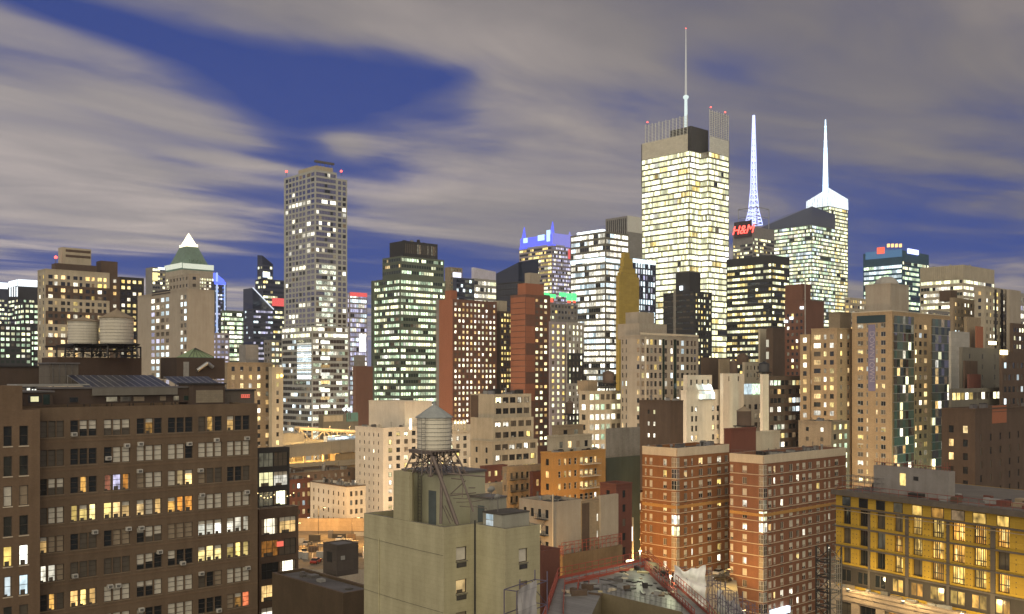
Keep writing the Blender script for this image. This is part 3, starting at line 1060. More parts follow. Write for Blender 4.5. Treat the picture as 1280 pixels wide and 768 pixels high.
wedge(q, q.blk, (9, 7, 7, 9), wall('lilac_glow_panel', (0.6, 0.58, 0.7)), 'roof_screen', 1.5)
# --- rust slab
b = Blk(545, 566, 621, 515, yt=374)
RS = S(2.9, 2.72, 1.25, 1.45, top=1.7, mg=.5, lit=[('white', 6), ('cream', 3), ('warm', 2), ('dim', 3)], rec=.1, mun=(1, 1))
q = B('hotel_slab', 'tall slab with a blank rust-orange side and a dark face gridded with white-lit windows', 'tower',
      [('wall', b, W_CHOC, RS, None)], yb=540)
q.panel(b, 'L', 549, 565.8, 374.5, 600, W_RUST, 0.06, 'rust_cladding')
q.panel(b, 'L', 545.3, 548.8, 374.5, 600, W_GREY, 0.05, 'grey_edge')
q.add(behind(b, .5, 2, 4, 5, yt=363), W_RUST, None, None, name='penthouse')
q.clutter(b, 4)
# dark yellow windowed
b = Blk(621, 625, 641, 540, yt=389)
B('apartment_building', 'narrow dark building with yellow window columns squeezed between two rust-coloured towers', 'building',
  [('wall', b, W_BROWN, S(3.0, 2.3, 1.2, 1.5, lit=[('yellow', 5), ('dark', 3), ('warm', 1)], rec=.1), None), ('penthouse', behind(b, 0, 1, 6, 4, yt=376), W_CREAM, None, None)], yb=485)
# rust striped tower
b = Blk(638, 657, 688, 505, yt=368)
q = B('hotel_tower', 'rust-orange tower with thin pale floor lines and a boxy crown', 'tower',
      [('wall', b, W_CHOC, S(2.95, 2.5, 1.25, 1.45, top=2.0, lit=[('cream', 5), ('warm', 3), ('dim', 3)], rec=.1, cols=[(b.hit('R', x)[0], b.hit('R', x + 3.2)[0]) for x in (669.5, 675, 680.5)]), None),
       ('penthouse', behind(b, 1, 1, 13, 6, yt=354), W_RUST, None, None), ('tank_house', behind(b, 6, 3, 7, 4, yt=341, z0=60), W_PINK, None, None)], yb=540)
for j in range(20):
    y = 372 + j * 7.2
    q.panel(b, 'L', 638.6, 656.6, y, y + 6.2, W_RUST, 0.12, 'rust_cladding')
    if j % 5 < 3 and j < 18:
        q.panel(b, 'R', 657.3, 668.5, y, y + 6.9, W_RUST, 0.06, 'rust_cladding')
# grey checker tower
b = Blk(686, 687, 708.5, 480, yt=402)
q = B('apartment_tower', 'grey tower in two shades with yellow-lit windows and dark checker blocks', 'tower',
      [('wall', b, W_LILAC, S(2.95, 3.1, 1.5, 1.6, top=1.4, lit=[('yellow', 6), ('cream', 3), ('dim', 1)], rec=.1), None),
       ('side_wall', Blk(708, 709, 730, 483, yt=403), W_LGREY, S(2.95, 2.9, 1.0, 1.7, top=1.4, lit=[('cream', 4), ('white', 3), ('dim', 4)], rec=.1, checker=(5, W_BLACK)), None)], yb=560)
q.clutter(b, 4, 3)
# blue crowned tower
b = Blk(649, 690, 716, 900, yt=307)
q = B('skyscraper', 'hotel tower topped by blue-lit spiked parapets and a violet glow', 'tower',
      [('wall', b, W_LILAC, S(3.6, 2.2, 1.7, 1.9, lit=[('lilac', 7), ('white', 1), ('dark_blue', 2)], rec=.05), S(3.6, 2.4, 2.2, 2.0, lit=[('yellow', 5), ('cream', 2), ('dark', 4)], run=.5, rec=.05, kind='band'))], yb=385)
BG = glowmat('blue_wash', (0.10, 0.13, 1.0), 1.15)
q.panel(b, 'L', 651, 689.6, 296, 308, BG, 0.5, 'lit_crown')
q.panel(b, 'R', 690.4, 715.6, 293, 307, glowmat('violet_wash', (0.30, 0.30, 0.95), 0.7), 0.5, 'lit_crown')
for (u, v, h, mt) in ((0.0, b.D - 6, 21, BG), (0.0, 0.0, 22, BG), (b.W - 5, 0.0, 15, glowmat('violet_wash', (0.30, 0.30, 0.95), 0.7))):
    kk = MB()
    kk.hexa([(u, v, b.z1), (u + 5, v, b.z1), (u + 5, v + 6, b.z1), (u, v + 6, b.z1), (u + 1.5, v + .5, b.z1 + h), (u + 2, v + .5, b.z1 + h * .98), (u + 2, v + 1, b.z1 + h * .98), (u + 1.5, v + 1, b.z1 + h)], mt)
    kk.build('spire', q.root)
for (x0, x1, y0, y1) in ((655, 660, 298, 304), (673, 681, 294, 301), (684, 688, 288, 302)):
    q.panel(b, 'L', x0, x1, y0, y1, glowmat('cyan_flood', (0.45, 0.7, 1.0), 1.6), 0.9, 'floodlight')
q.panel(b, 'R', 710, 714, 312, 324, glowmat('red_sign', (1.0, 0.10, 0.10), 0.8), 0.6, 'red_sign')
# dark sloped glass
b = Blk(620, 648, 673, 680, yt=352)
q = B('office_building', 'dark blue glass building whose roof slants up to the right', 'building',
      [('wall', b, W_BLACK, S(4, 2.6, 2.5, 3.4, lit=[('dark_blue', 1)], kind='band', top=1), S(4, 2.6, 2.5, 3.4, lit=[('dark', 1)], kind='band', top=1))], yb=385)
wedge(q, b, (13, 17, 9, 7), M['dark_blue'], 'slanted_roof', 0.02)
# green/red sign building
b = Blk(674, 680, 722, 600, yt=378)
q = B('hotel_building', 'small roof with green and red neon pieces above the checkered grey tower', 'building', [('wall', b, W_GREY, S(3.4, 2.8, 1.6, 1.6, lit=APT, rec=.05), None)], yb=400)
GN, RN = glowmat('green_neon', (0.10, 1.0, 0.28), 1.2), glowmat('red_neon', (1.0, 0.12, 0.06), 1.2)
for (x0, x1, y0, y1, mt) in ((680, 686, 366, 369, GN), (687, 694, 368, 373, GN), (699, 707, 366, 371, GN), (708, 714, 367, 376, GN), (715, 720, 367, 376, GN), (688, 691, 372, 378, RN), (709, 713, 376, 379, RN), (716, 719, 376, 379, RN)):
    q.panel(b, 'R', x0, x1, y0, y1, mt, 0.5, 'neon_piece')
# --- bright white banded office
b = Blk(713, 757, 786, 640, yt=289)
WS = S(4.0, 2.0, 1.8, 2.5, top=1.3, lit=OFFW, run=.55, kind='band', rec=.1, mull=W_STEELG)
q = B('office_tower', 'glass office tower with dense bright white floors below floodlights on its roof', 'tower',
      [('wall', b, W_STEELG, WS, WS)], yb=480)
q.panel(b, 'L', 714, 756.6, 324, 328.5, glowmat('white_ledge', (0.75, 0.92, 1.0), 1.5), 0.8, 'lit_ledge')
q.panel(b, 'R', 757.4, 785, 325, 329, glowmat('white_ledge', (0.75, 0.92, 1.0), 1.5), 0.8, 'lit_ledge')
for j in range(6):
    kk = MB()
    kk.box(0.5, 3.0, 3 + j * 4.0, 6 + j * 4.0, b.z1 - 0.5, b.z1 + 1.6, glowmat('roof_flood', (0.85, 0.95, 1.0), 2.2))
    kk.build('floodlight', q.root)
b = Blk(757, 784, 803, 700, yt=270)
LOUV = wall('louvre_grey', (0.20, 0.19, 0.18), 'plain', var=.1)
q = B('office_tower', 'grey louvred mechanical tower top behind the white banded office', 'tower',
      [('wall', b, W_GREY, None, S(40, 2.0, 1.1, 30, top=1.5, lit=[('dark', 1)], rows=1, rec=.5, mun=(1, 1)))], yb=330)
q.panel(b, 'R', 784.3, 802.6, 271, 291, wall('pale_metal', (0.62, 0.62, 0.58), var=.06), 0.15, 'pale_panel')
q = B('office_tower', 'slim glass tower with columns of white points right of the gold bottle-shaped wall', 'tower',
      [('wall', Blk(784, 790, 820, 620, yt=326), W_BLUE, S(3.8, 2.6, 1.5, 2.8, top=1, lit=[('cool', 4), ('dark_blue', 4), ('lilac', 1)], rec=.1), None)], yb=420)
q.panel(q.blk, 'R', 791, 819, 325, 330, glowmat('white_ledge', (0.75, 0.92, 1.0), 1.5), 0.6, 'lit_ledge')
# gold bottle wall
b = Blk(770, 774, 799, 470, yt=345)
q = B('blank_tower', 'blank gold-olive tower narrowing like a bottle to a thin pointed top', 'tower', [('wall', b, W_OLIVE, None, None, dict(ph=0.0, roof=W_OLIVE))], yb=425)
for (x0, x1, yt_, yb_) in ((776, 796.5, 340, 346), (778, 794, 334, 341), (779.5, 791, 322, 335), (780.5, 787, 315, 323)):
    ua, _ = b.hit('R', x0)
    ub_, _ = b.hit('R', x1)
    kk = MB()
    kk.box(ua, ub_, 0.02, 2.2, CZ + (HY - yb_) / FPX * b.d, CZ + (HY - yt_) / FPX * b.d, W_OLIVE)
    kk.build('stepped_top', q.root)

# --- tallest lit tower (notched corner, screens, mast)
b1 = Blk(802, 862, 0, 724, yt=188, W=34)
oI = b1.shift(13.3, -7.2)
b2 = Blk(0, 0, 911, 727.7, yt=0, D=26, org=oI, z1=b1.z1)
b2.W = b2.along(b2.dR, 911)
NY = S(4.2, 1.52, 1.44, 3.0, top=0.6, lit=OFFY, run=.72, kind='band', rec=.12, mull=W_STEELG, mg=.3)
q = B('skyscraper', 'tallest tower, all floors lit cream yellow, with notched corners and a slender mast', 'tower',
      [('wall', b1, W_STEELG, NY, NY), ('side_wall', b2, W_STEELG, NY, NY)], yb=450)
SCR = wall('ceramic_screen', (0.66, 0.62, 0.50), 'panel', var=.06)
SCRG = wall('pale_screen', (0.72, 0.73, 0.67), 'panel', var=.06)
zs = b1.z1
hh = [(CZ + (HY - 167) / FPX * 724) - zs, (CZ + (HY - 143) / FPX * 724) - zs]
kk = MB()
kk.box(-0.5, -0.1, 1.5, b1.D - 1, zs - 0.4, zs + hh[0], SCR)
kk.build('roof_screen', q.root)
kk = MB()
for j in range(13):
    v = 2 + j * (b1.D - 6) / 12
    kk.tube((-0.3, v, zs + hh[0] - .5), (-0.3, v, zs + hh[1] - (j % 2) * .8), 0.26, SCRG, 5)
for z_ in range(12):
    z_ = (z_ + .5) / 12.5
    kk.tube((-0.3, 2, zs + hh[0] + (hh[1] - hh[0]) * z_), (-0.3, b1.D - 4, zs + hh[0] + (hh[1] - hh[0]) * z_), 0.13, SCRG, 4)
kk.build('screen_rods', q.root)
x2, y2 = q.local(b2)
kk = MB()
kk.box(x2 + 0.8, x2 + b2.W - .6, y2 - .5, y2 - .1, zs - .4, zs + hh[0] - 1, SCRG)
kk.build('roof_screen', q.root)
kk = MB()
hr = (CZ + (HY - 136) / FPX * 727) - zs
for j in range(9):
    u = x2 + 0.9 + j * (b2.W - 1.8) / 8
    kk.tube((u, y2 - .3, zs + hh[0] - 1.4), (u, y2 - .3, zs + hr - (j % 3) * .4), 0.28, SCRG, 5)
for j in range(14):
    z_ = zs + hh[0] - 1 + (hr - hh[0]) * (j + .5) / 14
    kk.tube((x2 + .9, y2 - .3, z_), (x2 + b2.W - .9, y2 - .3, z_), 0.30, SCRG, 4)
kk.build('screen_rods', q.root)
kk = MB()
kk.box(3, 24, 1, 20, zs - 1, zs + (CZ + (HY - 161) / FPX * 735) - zs, wall('louvre_black', (0.06, 0.058, 0.055), 'panel'))
kk.build('plant_room', q.root)
for (cx, cy) in ((-0.3, b1.D - .3), (x2 + b2.W - .3, y2 - .3)):
    kk = MB()
    kk.tube((cx, cy, zs - 20), (cx, cy, zs + hh[0] - .5), 0.4, STEEL, 6)
    kk.build('corner_rod', q.root)
kk = MB()
mz = [CZ + (HY - y) / FPX * 735 for y in (160, 123, 37)]
mx, my = 6.0, 8.0
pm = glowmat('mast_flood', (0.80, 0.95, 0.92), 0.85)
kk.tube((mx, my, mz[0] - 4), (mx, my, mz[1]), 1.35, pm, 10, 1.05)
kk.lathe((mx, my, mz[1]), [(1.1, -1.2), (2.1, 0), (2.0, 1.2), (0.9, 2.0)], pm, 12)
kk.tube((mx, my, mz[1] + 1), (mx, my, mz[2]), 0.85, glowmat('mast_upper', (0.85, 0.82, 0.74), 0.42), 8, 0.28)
kk.build('mast', q.root)
red_lamp(q, (mx, my, mz[2]), 0.5)
for (a, c, z_) in ((-0.3, b1.D - 6, zs + hh[1]), (x2 + 2, y2 - .3, zs + hr), (x2 + b2.W - 5, y2 - .3, zs + hr - .5)):
    red_lamp(q, (a, c, z_ + 1), 0.7)
# dark tower in front of it
b = Blk(829, 868, 890, 560, yt=364)
q = B('office_tower', 'black building with a lamp-lit top box before the tallest lit tower', 'tower',
      [('wall', b, W_BLACK, S(3.2, 2.6, 1.2, 1.5, lit=[('yellow', 4), ('cream', 3), ('dark', 4)], rec=.1), S(3.2, 2.6, 2.3, 1.0, lit=[('dark', 5), ('dim', 2)], kind='band', mull=W_BLACK)),
       ('penthouse', behind(b, 1, 4, 10, 10, yt=340), W_BLACK, None, None)], yb=450)
kk = MB()
kk.box(-0.6, -0.1, 8, 10, b.z1 + 1, b.z1 + 3.4, glowmat('roof_flood', (0.85, 0.95, 1.0), 2.2))
kk.build('floodlight', q.root)
q.panel(b, 'L', 842, 845, 364, 450, W_CBLOCK, 0.3, 'pilaster')
# dark office with lit rows
b = Blk(908, 965, 987, 650, yt=319)
DS = S(3.9, 2.0, 1.75, 1.75, top=5.5, lit=[('cream', 6), ('yellow', 3), ('dark', 3)], run=.5, kind='band', rec=.1, mull=W_BLACK)
B('office_tower', 'dark flat-topped office with thin yellow window rows below the red letter sign', 'tower', [('wall', b, W_BLACK, DS, DS, dict(cop=W_STEELG))], yb=455)
# mast tower with red letters
b = Blk(916, 941, 968, 1030, yt=283)
q = B('skyscraper', 'dark tower carrying a red lettered sign and a tall violet-lit lattice mast', 'tower',
      [('wall', b, W_GREY, S(4, 2.2, 2.0, 2.2, top=12, lit=OFFD, kind='band', run=.4), S(4, 2.2, 2.0, 2.2, top=18, lit=OFFD, kind='band', run=.4))], yb=330)
RED = glowmat('sign_red', (1.0, 0.07, 0.05), 4.0)
q.panel(b, 'L', 918.5, 940, 277, 297, wall('sign_board', (0.045, 0.03, 0.035)), 1.2, 'sign_board')
o = bpy.data.objects.new('sign_letters', text_mesh('H&M', 12.5, RED, 0.3, 0.28))
COL.objects.link(o)
o.parent = q.root
uu, zz_ = b.hit('L', 929.5, 288)
o.location = (-1.7, b.D - uu, zz_)
o.rotation_euler = (math.pi / 2, 0, -math.pi / 2)
kk = MB()
MV = glowmat('mast_violet', (0.48, 0.54, 1.0), 1.9)
cx, cy = 24.0, 15.0
kz = [CZ + (HY - y) / FPX * 1050 for y in (280, 262, 235, 200, 142)]
R_ = [6.6, 3.8, 2.3, 1.8, 0.7]
for j in range(4):
    n = 4 if j < 3 else 8
    for i in range(n):
        za, zb_ = kz[j] + (kz[j + 1] - kz[j]) * i / n, kz[j] + (kz[j + 1] - kz[j]) * (i + 1) / n
        ra, rb = R_[j] + (R_[j + 1] - R_[j]) * i / n, R_[j] + (R_[j + 1] - R_[j]) * (i + 1) / n
        c4 = [(1, 1), (-1, 1), (-1, -1), (1, -1)]
        for c in range(4):
            p0 = (cx + c4[c][0] * ra, cy + c4[c][1] * ra, za)
            p1 = (cx + c4[c][0] * rb, cy + c4[c][1] * rb, zb_)
            p2 = (cx + c4[(c + 1) % 4][0] * rb, cy + c4[(c + 1) % 4][1] * rb, zb_)
            p3 = (cx + c4[(c + 1) % 4][0] * ra, cy + c4[(c + 1) % 4][1] * ra, za)
            kk.tube(p0, p1, 0.52, MV, 4, caps=False)
            kk.tube(p0, p2, 0.32, MV, 4, caps=False)
            kk.tube(p0, p3, 0.40, MV, 4, caps=False)
        if j == 3 and i % 2 == 0:
            kk.lathe((cx, cy, za), [(rb + .9, 0), (rb + .9, 1.4)], MV, 8)
kk.build('mast', q.root)
kk = MB()
fz = CZ + (HY - 259) / FPX * 1040
zb0 = b.z1 - 1
for (a, c) in ((12, 3), (34, 3), (34, 26), (12, 26)):
    kk.tube((a, c, zb0), (a, c, fz), 0.45, GREY, 5)
for (p, r_) in (((12, 3), (34, 3)), ((34, 3), (34, 26)), ((34, 26), (12, 26)), ((12, 26), (12, 3))):
    kk.tube((*p, fz), (*r_, fz), 0.45, GREY, 5)
    kk.tube((*p, fz - 9), (*r_, fz - 9), 0.3, GREY, 5)
kk.build('roof_frame', q.root)
# crystal tower
glass('crown_glass', (0.16, 0.18, 0.22), 0.05, 0.02)
M['crown_glass'].node_tree.nodes['Principled BSDF'].inputs['Metallic'].default_value = 0.8
b = Blk(951, 1015, 1044, 1140, yt=281)
BS = S(4.3, 2.2, 2.0, 2.7, top=1, lit=[('green', 5), ('cream', 4), ('cool', 2), ('white', 2), ('dark_green', 1.6)], run=.55, kind='band', rec=.1, mull=W_GREENG)
br = Blk(1008, 1036, 1060, 1165, yt=249)
q = B('skyscraper', 'faceted crystal-like glass tower with a glowing white peak and a needle spire', 'tower',
      [('wall', b, W_GREENG, BS, BS), ('side_wall', br, W_GREENG, S(4.3, 2.2, 2.0, 2.7, top=9, lit=[('cream', 6), ('yellow', 2), ('white', 1), ('dark', 1)], run=.5, kind='band', rec=.1), BS)], yb=392)
wedge(q, b, (21, 17, 24, 4), M['crown_glass'], 'sloped_crown', 0.05)
CW = lit('crown_white', (0.95, 0.98, 1.0), (0.85, 0.95, 1.0), 1.9, 0.35, 0.25) or M['crown_white']
bx, by = q.local(br)
kk = MB()
kk.hexa([(bx - .3, by - .3, br.z1 - 8), (bx + br.W + .3, by - .3, br.z1 - 8), (bx + br.W + .3, by + br.D + .3, br.z1 - 8), (bx - .3, by + br.D + .3, br.z1 - 8),
         (bx, by, br.z1 + 13), (bx + br.W, by, br.z1 + 5), (bx + br.W, by + br.D, br.z1 + 4), (bx, by + br.D, br.z1 + 1)], CW)
kk.build('lit_peak', q.root)
kk = MB()
for j in range(9):
    v = by + br.D * (j + .5) / 9
    kk.box(bx - .55, bx - .35, v - .15, v + .15, br.z1 - 8, br.z1 + 3, W_LGREY)
kk.build('mullion', q.root)
sx, sy = bx + 3, by + 6
kk = MB()
sz = [CZ + (HY - y) / FPX * 1165 for y in (240, 148)]
SPW = glowmat('spire_white', (0.60, 0.82, 1.0), 2.2)
kk.tube((sx, sy, sz[0] - 6), (sx, sy, sz[0] + (sz[1] - sz[0]) * .5), 3.6, SPW, 8, 2.4)
kk.tube((sx, sy, sz[0] + (sz[1] - sz[0]) * .5), (sx, sy, sz[1]), 2.4, SPW, 8, 0.6)
for j in range(10):
    z_ = sz[0] + (sz[1] - sz[0]) * j / 10
    kk.lathe((sx, sy, z_), [(3.7 - .25 * j, 0), (3.7 - .25 * j, .6)], SPW, 8)
kk.build('spire', q.root)
# teal office
b = Blk(1079, 1128, 1161, 800, yt=313)
TS = S(4.0, 2.2, 2.1, 2.4, top=11.5, lit=[('cool', 6), ('green', 3), ('dark_blue', 2)], run=.75, kind='band', rec=.1)
q = B('office_tower', 'teal glass office with coloured rooftop signs and bright floors', 'tower',
      [('wall', b, wall('teal_spandrel', (0.04, 0.10, 0.16)), S(4.0, 2.2, 2.1, 2.2, top=9, lit=[('green', 5), ('cream', 2), ('dark_green', 3)], run=.5, kind='band', rec=.1), TS, dict(cop=W_BLUE))], yb=400)
q.panel(b, 'L', 1082, 1127.6, 313.6, 323, glowmat('teal_wash', (0.03, 0.16, 0.34), 0.75), 0.3, 'teal_crown')
q.panel(b, 'L', 1097, 1106, 309.5, 317.5, RN, 1.2, 'red_sign')
q.panel(b, 'R', 1134, 1147, 312, 318, glowmat('blue_white_sign', (0.45, 0.5, 1.0), 2.6), 1.0, 'lit_sign')
for x in (1109, 1114, 1119, 1124):
    q.panel(b, 'L', x, x + 3.4, 305, 309.3, glowmat('orange_letter', (1.0, 0.55, 0.2), 1.8), 0.4, 'sign_letter')
b = Blk(1150, 1204, 1243, 700, yt=331)
PS = S(4.4, 2.2, 2.0, 2.3, top=10.5, lit=[('cream', 5), ('white', 4), ('dark', 2)], run=.6, kind='band', rec=.1, mull=W_CREAM)
q = B('office_building', 'wide pale office block with a ribbed blank top and white-lit floors', 'building', [('wall', b, W_CREAM, PS, PS)], yb=400)
for j in range(22):
    kk = MB()
    u = b.D * (j + .5) / 22
    kk.box(-.35, 0, u - .35, u + .35, b.z1 - 9.5, b.z1 - .3, W_CREAM)
    kk.build('rib', q.root)
q.clutter(b, 8, 4)

# ================================================================== middle distance
def pxcols(b, face, spans):
    return [(b.hit(face, x0)[0], b.hit(face, x1)[0]) for (x0, x1) in spans]


# tan block left of the tall grey tower
b = Blk(280, 284, 341, 345, yt=453)
q = B('apartment_building', 'tan block with scattered warm windows at the foot of the tall grey tower', 'building',
      [('wall', b, W_TAN, S(2.95, 3.1, 1.2, 1.6, top=1.5, lit=APTLIT, rec=.12, mun=(1, 2), ac=.25), None),
       ('tank_house', behind(b, 8, 2, 5, 5, yt=431), W_GREY, None, None)], yb=560)
q.clutter(b, 5)
b = Blk(336, 340, 354, 352, yt=459)
q = B('apartment_building', 'narrow yellow-tan block with one golden lamp near its top, beside the tan block', 'building',
      [('wall', b, W_CREAM, S(2.95, 2.8, 1.0, 1.5, top=2.5, lit=APTLIT, rec=.12), None)], yb=545)
kk = MB()
kk.lathe((3.4, -0.7, b.z1 - 3.6), [(0.1, 0), (0.5, .2), (0.5, .8), (.1, 1.1)], glowmat('golden_lamp', (1.0, 0.66, 0.15), 6), 10)
kk.build('lamp', q.root)
# white building with crown lamps
b = Blk(444, 479, 589, 372, yt=535)
Rw = S(3.05, 3.5, 1.75, 1.75, top=1.6, mg=1.4, lit=[('dark', 3.5), ('dim', 2), ('faint', 1.5), ('yellow', 2), ('white', 1.2), ('cream', 1)], rec=.15, mun=(2, 2), frame=FRAME_D, ac=.2)
Lw = S(3.05, 3.1, 0.7, 1.3, top=2.2, mg=1.6, lit=[('dark', 8), ('dim', 3), ('white', .6)], rec=.15)
p1 = Blk(461, 506, 540, 382, yt=502)
q = B('apartment_building', 'white stuccoed building with large blank penthouse and lamp-lit crown behind the water tower', 'building',
      [('wall', b, W_WHITE, Rw, Lw), ('penthouse', p1, W_WHITE, None, None), ('step_wall', Blk(586, 589, 601, 372 + 22, yt=572), W_WHITE, S(3.05, 3.5, 1.75, 1.75, top=1.6, lit=APT, rec=.15), None)], yb=660)
bx, by = 0, 0
kk = MB()
zc = b.z1
u0, _ = b.hit('R', 566)
for j in range(5):
    kk.box(u0 + j * 1.55, u0 + j * 1.55 + .5, -.5, 0.2, zc - 2.4, zc + 1.6, W_BAND)
kk.box(u0 - .3, b.W + .4, -.55, -.01, zc - 3.2, zc - 2.4, W_BAND)
kk.build('crown', q.root)
for j in range(4):
    kk = MB()
    kk.lathe((u0 + .9 + j * 1.55, -.4, zc + .4), [(.1, 0), (.32, .2), (.3, .6), (.05, .9)], glowmat('crown_lamp', (1.0, 0.86, 0.55), 5), 8)
    kk.build('lamp', q.root)
kk = MB()
ua, _ = b.hit('R', 512)
kk.box(ua, ua + .7, -.4, -.02, zc - 1, zc + 3.0, glowmat('crown_lamp', (1.0, 0.86, 0.55), 5))
kk.build('lamp', q.root)
q.clutter(b, 6, 1.6)
# stepped beige building
b = Blk(588, 616, 672, 300, yt=552)
st = S(3.35, 3.1, 2.3, 1.75, top=1.0, frame=FRAME_D, ac=.2, lit=[('dark', 3), ('dim', 2), ('faint', 2), ('white', 3), ('yellow', 2), ('cream', 2)], run=.35, rec=.15, mun=(2, 1), mg=.6)
stn = S(3.35, 3.3, 1.6, 1.75, top=1.4, lit=[('dark', 3), ('faint', 1), ('white', 2), ('yellow', 1)], rec=.15, mun=(2, 1))
u2 = Blk(588, 616, 667, 301, yt=523, z0=b.z1 - .9)
u1_ = Blk(588, 617, 664, 303, yt=493, z0=u2.z1 - .9)
q = B('loft_building', 'beige stepped loft building with setback terraces and a blank side wall', 'building',
      [('wall', b, W_CREAM, st, S(3.35, 4, 1.0, 1.6, top=2, lit=DK, rec=.12)), ('middle_wall', u2, W_CREAM, st, None), ('upper_wall', u1_, W_CREAM, st, None)], yb=590)
q.panel(u1_, 'L', 588.5, 598, 494, 560, W_BROWN, .05, 'dark_stripe')
q.clutter(u1_, 7, 2.5)
# ochre building
b = Blk(676, 692, 757, 232, yt=566)
oc = pxcols(b, 'R', [(698, 701), (705, 708), (711, 714), (718, 721)]) + pxcols(b, 'R', [(725, 729), (731, 735), (737, 741), (743, 746)])
q = B('apartment_building', 'ochre brick apartment house glowing orange, with stacked balconies', 'building',
      [('wall', b, W_ORANGE, S(2.9, 2.8, 1.0, 1.5, top=1.6, cols=oc, lit=APTLIT, rec=.15, mun=(1, 2), frame=FRAME_W, ac=.3), S(2.9, 2.2, 1.1, 1.5, top=1.6, lit=APTLIT, rec=.15)),
       ('upper_wall', Blk(684, 694, 740, 236, yt=545), W_CREAM, S(2.9, 3.2, 1.2, 1.5, top=1.5, lit=APT, rec=.12, rows=3), None),
       ('penthouse', Blk(690, 698, 729, 240, yt=532), W_TAN, S(2.9, 4, 1.4, 1.5, top=1.2, lit=APT, rec=.12, rows=1), None)], yb=625)
for j in range(7):
    kk = MB()
    ua, _ = b.hit('R', 724)
    ub_, _ = b.hit('R', 747)
    z_ = b.z1 - 1.6 - 1.62 - j * 2.9
    kk.box(ua, ub_, -1.2, -.01, z_ - .15, z_, W_BAND)
    for i in range(13):
        x = ua + (ub_ - ua) * i / 12
        kk.box(x - .02, x + .02, -1.19, -1.15, z_ + .001, z_ + 1.0, GREY)
    kk.box(ua, ub_, -1.2, -1.14, z_ + 1.0, z_ + 1.06, GREY)
    kk.build('balcony', q.root)
q.clutter(b, 5, 1.4)
# green-lit office behind
b = Blk(724, 735, 778, 345, yt=489)
q = B('loft_building', 'pale yellow loft building with rows of green-white office windows and a dark water tank', 'building',
      [('wall', b, W_CREAM, S(3.5, 2.6, 2.0, 1.9, top=1.2, lit=[('green', 3), ('white', 3), ('cream', 2), ('dim', 1), ('dark', 1)], run=.3, rec=.15, mun=(2, 1)), S(3.5, 2.6, 1.8, 1.9, top=1.2, lit=[('white', 3), ('yellow', 1), ('dark', 2)], rec=.15)),
       ('penthouse', behind(b, 2, 2, 5, 5, yt=476), W_TAN, None, None)], yb=575)
# beige tower with boxy top
b = Blk(776, 800, 873, 342, yt=419)
spr = [(802, 805.5), (808, 811), (813, 816), (818, 821), (824, 827), (831, 834), (838.5, 841), (846, 849), (851.5, 855), (858, 861), (863.5, 866), (867.5, 870)]
q = B('apartment_tower', 'beige apartment tower with glass bays and a stepped windowless top behind the brown block', 'tower',
      [('wall', b, W_PINK, S(2.9, 3, 1.2, 1.8, top=1.4, cols=pxcols(b, 'R', spr), lit=[('mirror', 3), ('dark', 2), ('faint', 1), ('cool', .8), ('yellow', 1), ('white', .7)], rec=.12, mun=(1, 1)),
        S(2.9, 3, 1.2, 1.6, top=1.4, cols=pxcols(b, 'L', [(777.5, 779), (782, 783.5), (796, 799.2)]), lit=APT, rec=.12)),
       ('penthouse', behind(b, 2, 2, 15, 10, yt=404), W_PINK, None, None), ('tank_house', behind(b, 4, 4, 8.5, 6, yt=390, z0=b.z1), W_PINK, None, None)], yb=540)
q.panel(b, 'R', 800.5, 872.5, 417.5, 420, W_BAND, .3, 'cornice')
q.panel(b, 'R', 805.8, 807.6, 421, 600, W_BAND, .2, 'pilaster')
GB = M['dark_green']
q.panel(b, 'R', 828, 830.6, 424, 600, GB, .06, 'glass_bay')
q.panel(b, 'R', 842, 845.5, 424, 600, GB, .06, 'glass_bay')
# dark brown block in front
b = Blk(799, 838, 854, 300, yt=501)
q = B('loft_building', 'plain dark brown block with two columns of small lit windows', 'building',
      [('wall', b, W_BROWN, None, S(3.6, 3, .9, 1.2, top=3.0, cols=pxcols(b, 'L', [(809.5, 812), (816.5, 819)]), lit=[('cream', 3), ('white', 2), ('dark', 1)], rec=.15))], yb=590)
q.clutter(b, 4, 2.2)
# grey block wall
b = Blk(757, 759, 800, 262, yt=536)
B('warehouse', 'windowless grey block-walled building below the beige tower', 'building', [('wall', b, W_CBLOCK, None, None)], yb=600)
# dark green-curtained block + maroon
b = Blk(756, 758, 800, 250, yt=573)
B('garage_building', 'low dark green shed under the grey block wall', 'building', [('wall', b, wall('dark_green_paint', (0.05, 0.065, 0.05)), None, None)], yb=605)
b = Blk(750, 770, 790, 215, yt=605)
B('tenement', 'dark maroon tenement left of the tall orange brick block', 'building',
  [('wall', b, W_MAROON, S(3.1, 3.2, 1.0, 1.6, top=1.6, lit=DK + [('white', .5)], rec=.12), S(3.1, 3.0, 1.0, 1.6, top=1.6, lit=APT, rec=.12))], yb=690)
# white-pink building with lit attic
b = Blk(851, 858, 961, 335, yt=488)
qs = [(864, 866.5), (869, 871.5), (890, 893), (896, 899), (904, 908), (912, 916), (923, 926), (929, 932), (936, 939), (943, 947), (949, 952), (955, 958)]
q = B('apartment_building', 'pinkish white building with a brilliantly lit glazed attic studio', 'building',
      [('wall', b, W_WHITE, S(3.3, 3, 1.1, 1.9, top=5.5, cols=pxcols(b, 'R', qs), lit=APTLIT, rec=.15, mun=(1, 2), frame=FRAME_D, ac=.25), None),
       ('stair_tower', Blk(854, 859, 890, 337, yt=469), W_WHITE, S(3.2, 3, 1.0, 1.9, top=1.6, cols=None, lit=DK, rows=1, rec=.15), None),
       ('attic_wall', Blk(900, 904, 930, 345, yt=467), W_WHITE, S(3, 5, .8, 1.7, top=1.0, lit=DK, rows=1, rec=.12), None),
       ('attic_side_wall', Blk(950, 953.5, 961, 338, yt=468), W_WHITE, None, None)], yb=555)
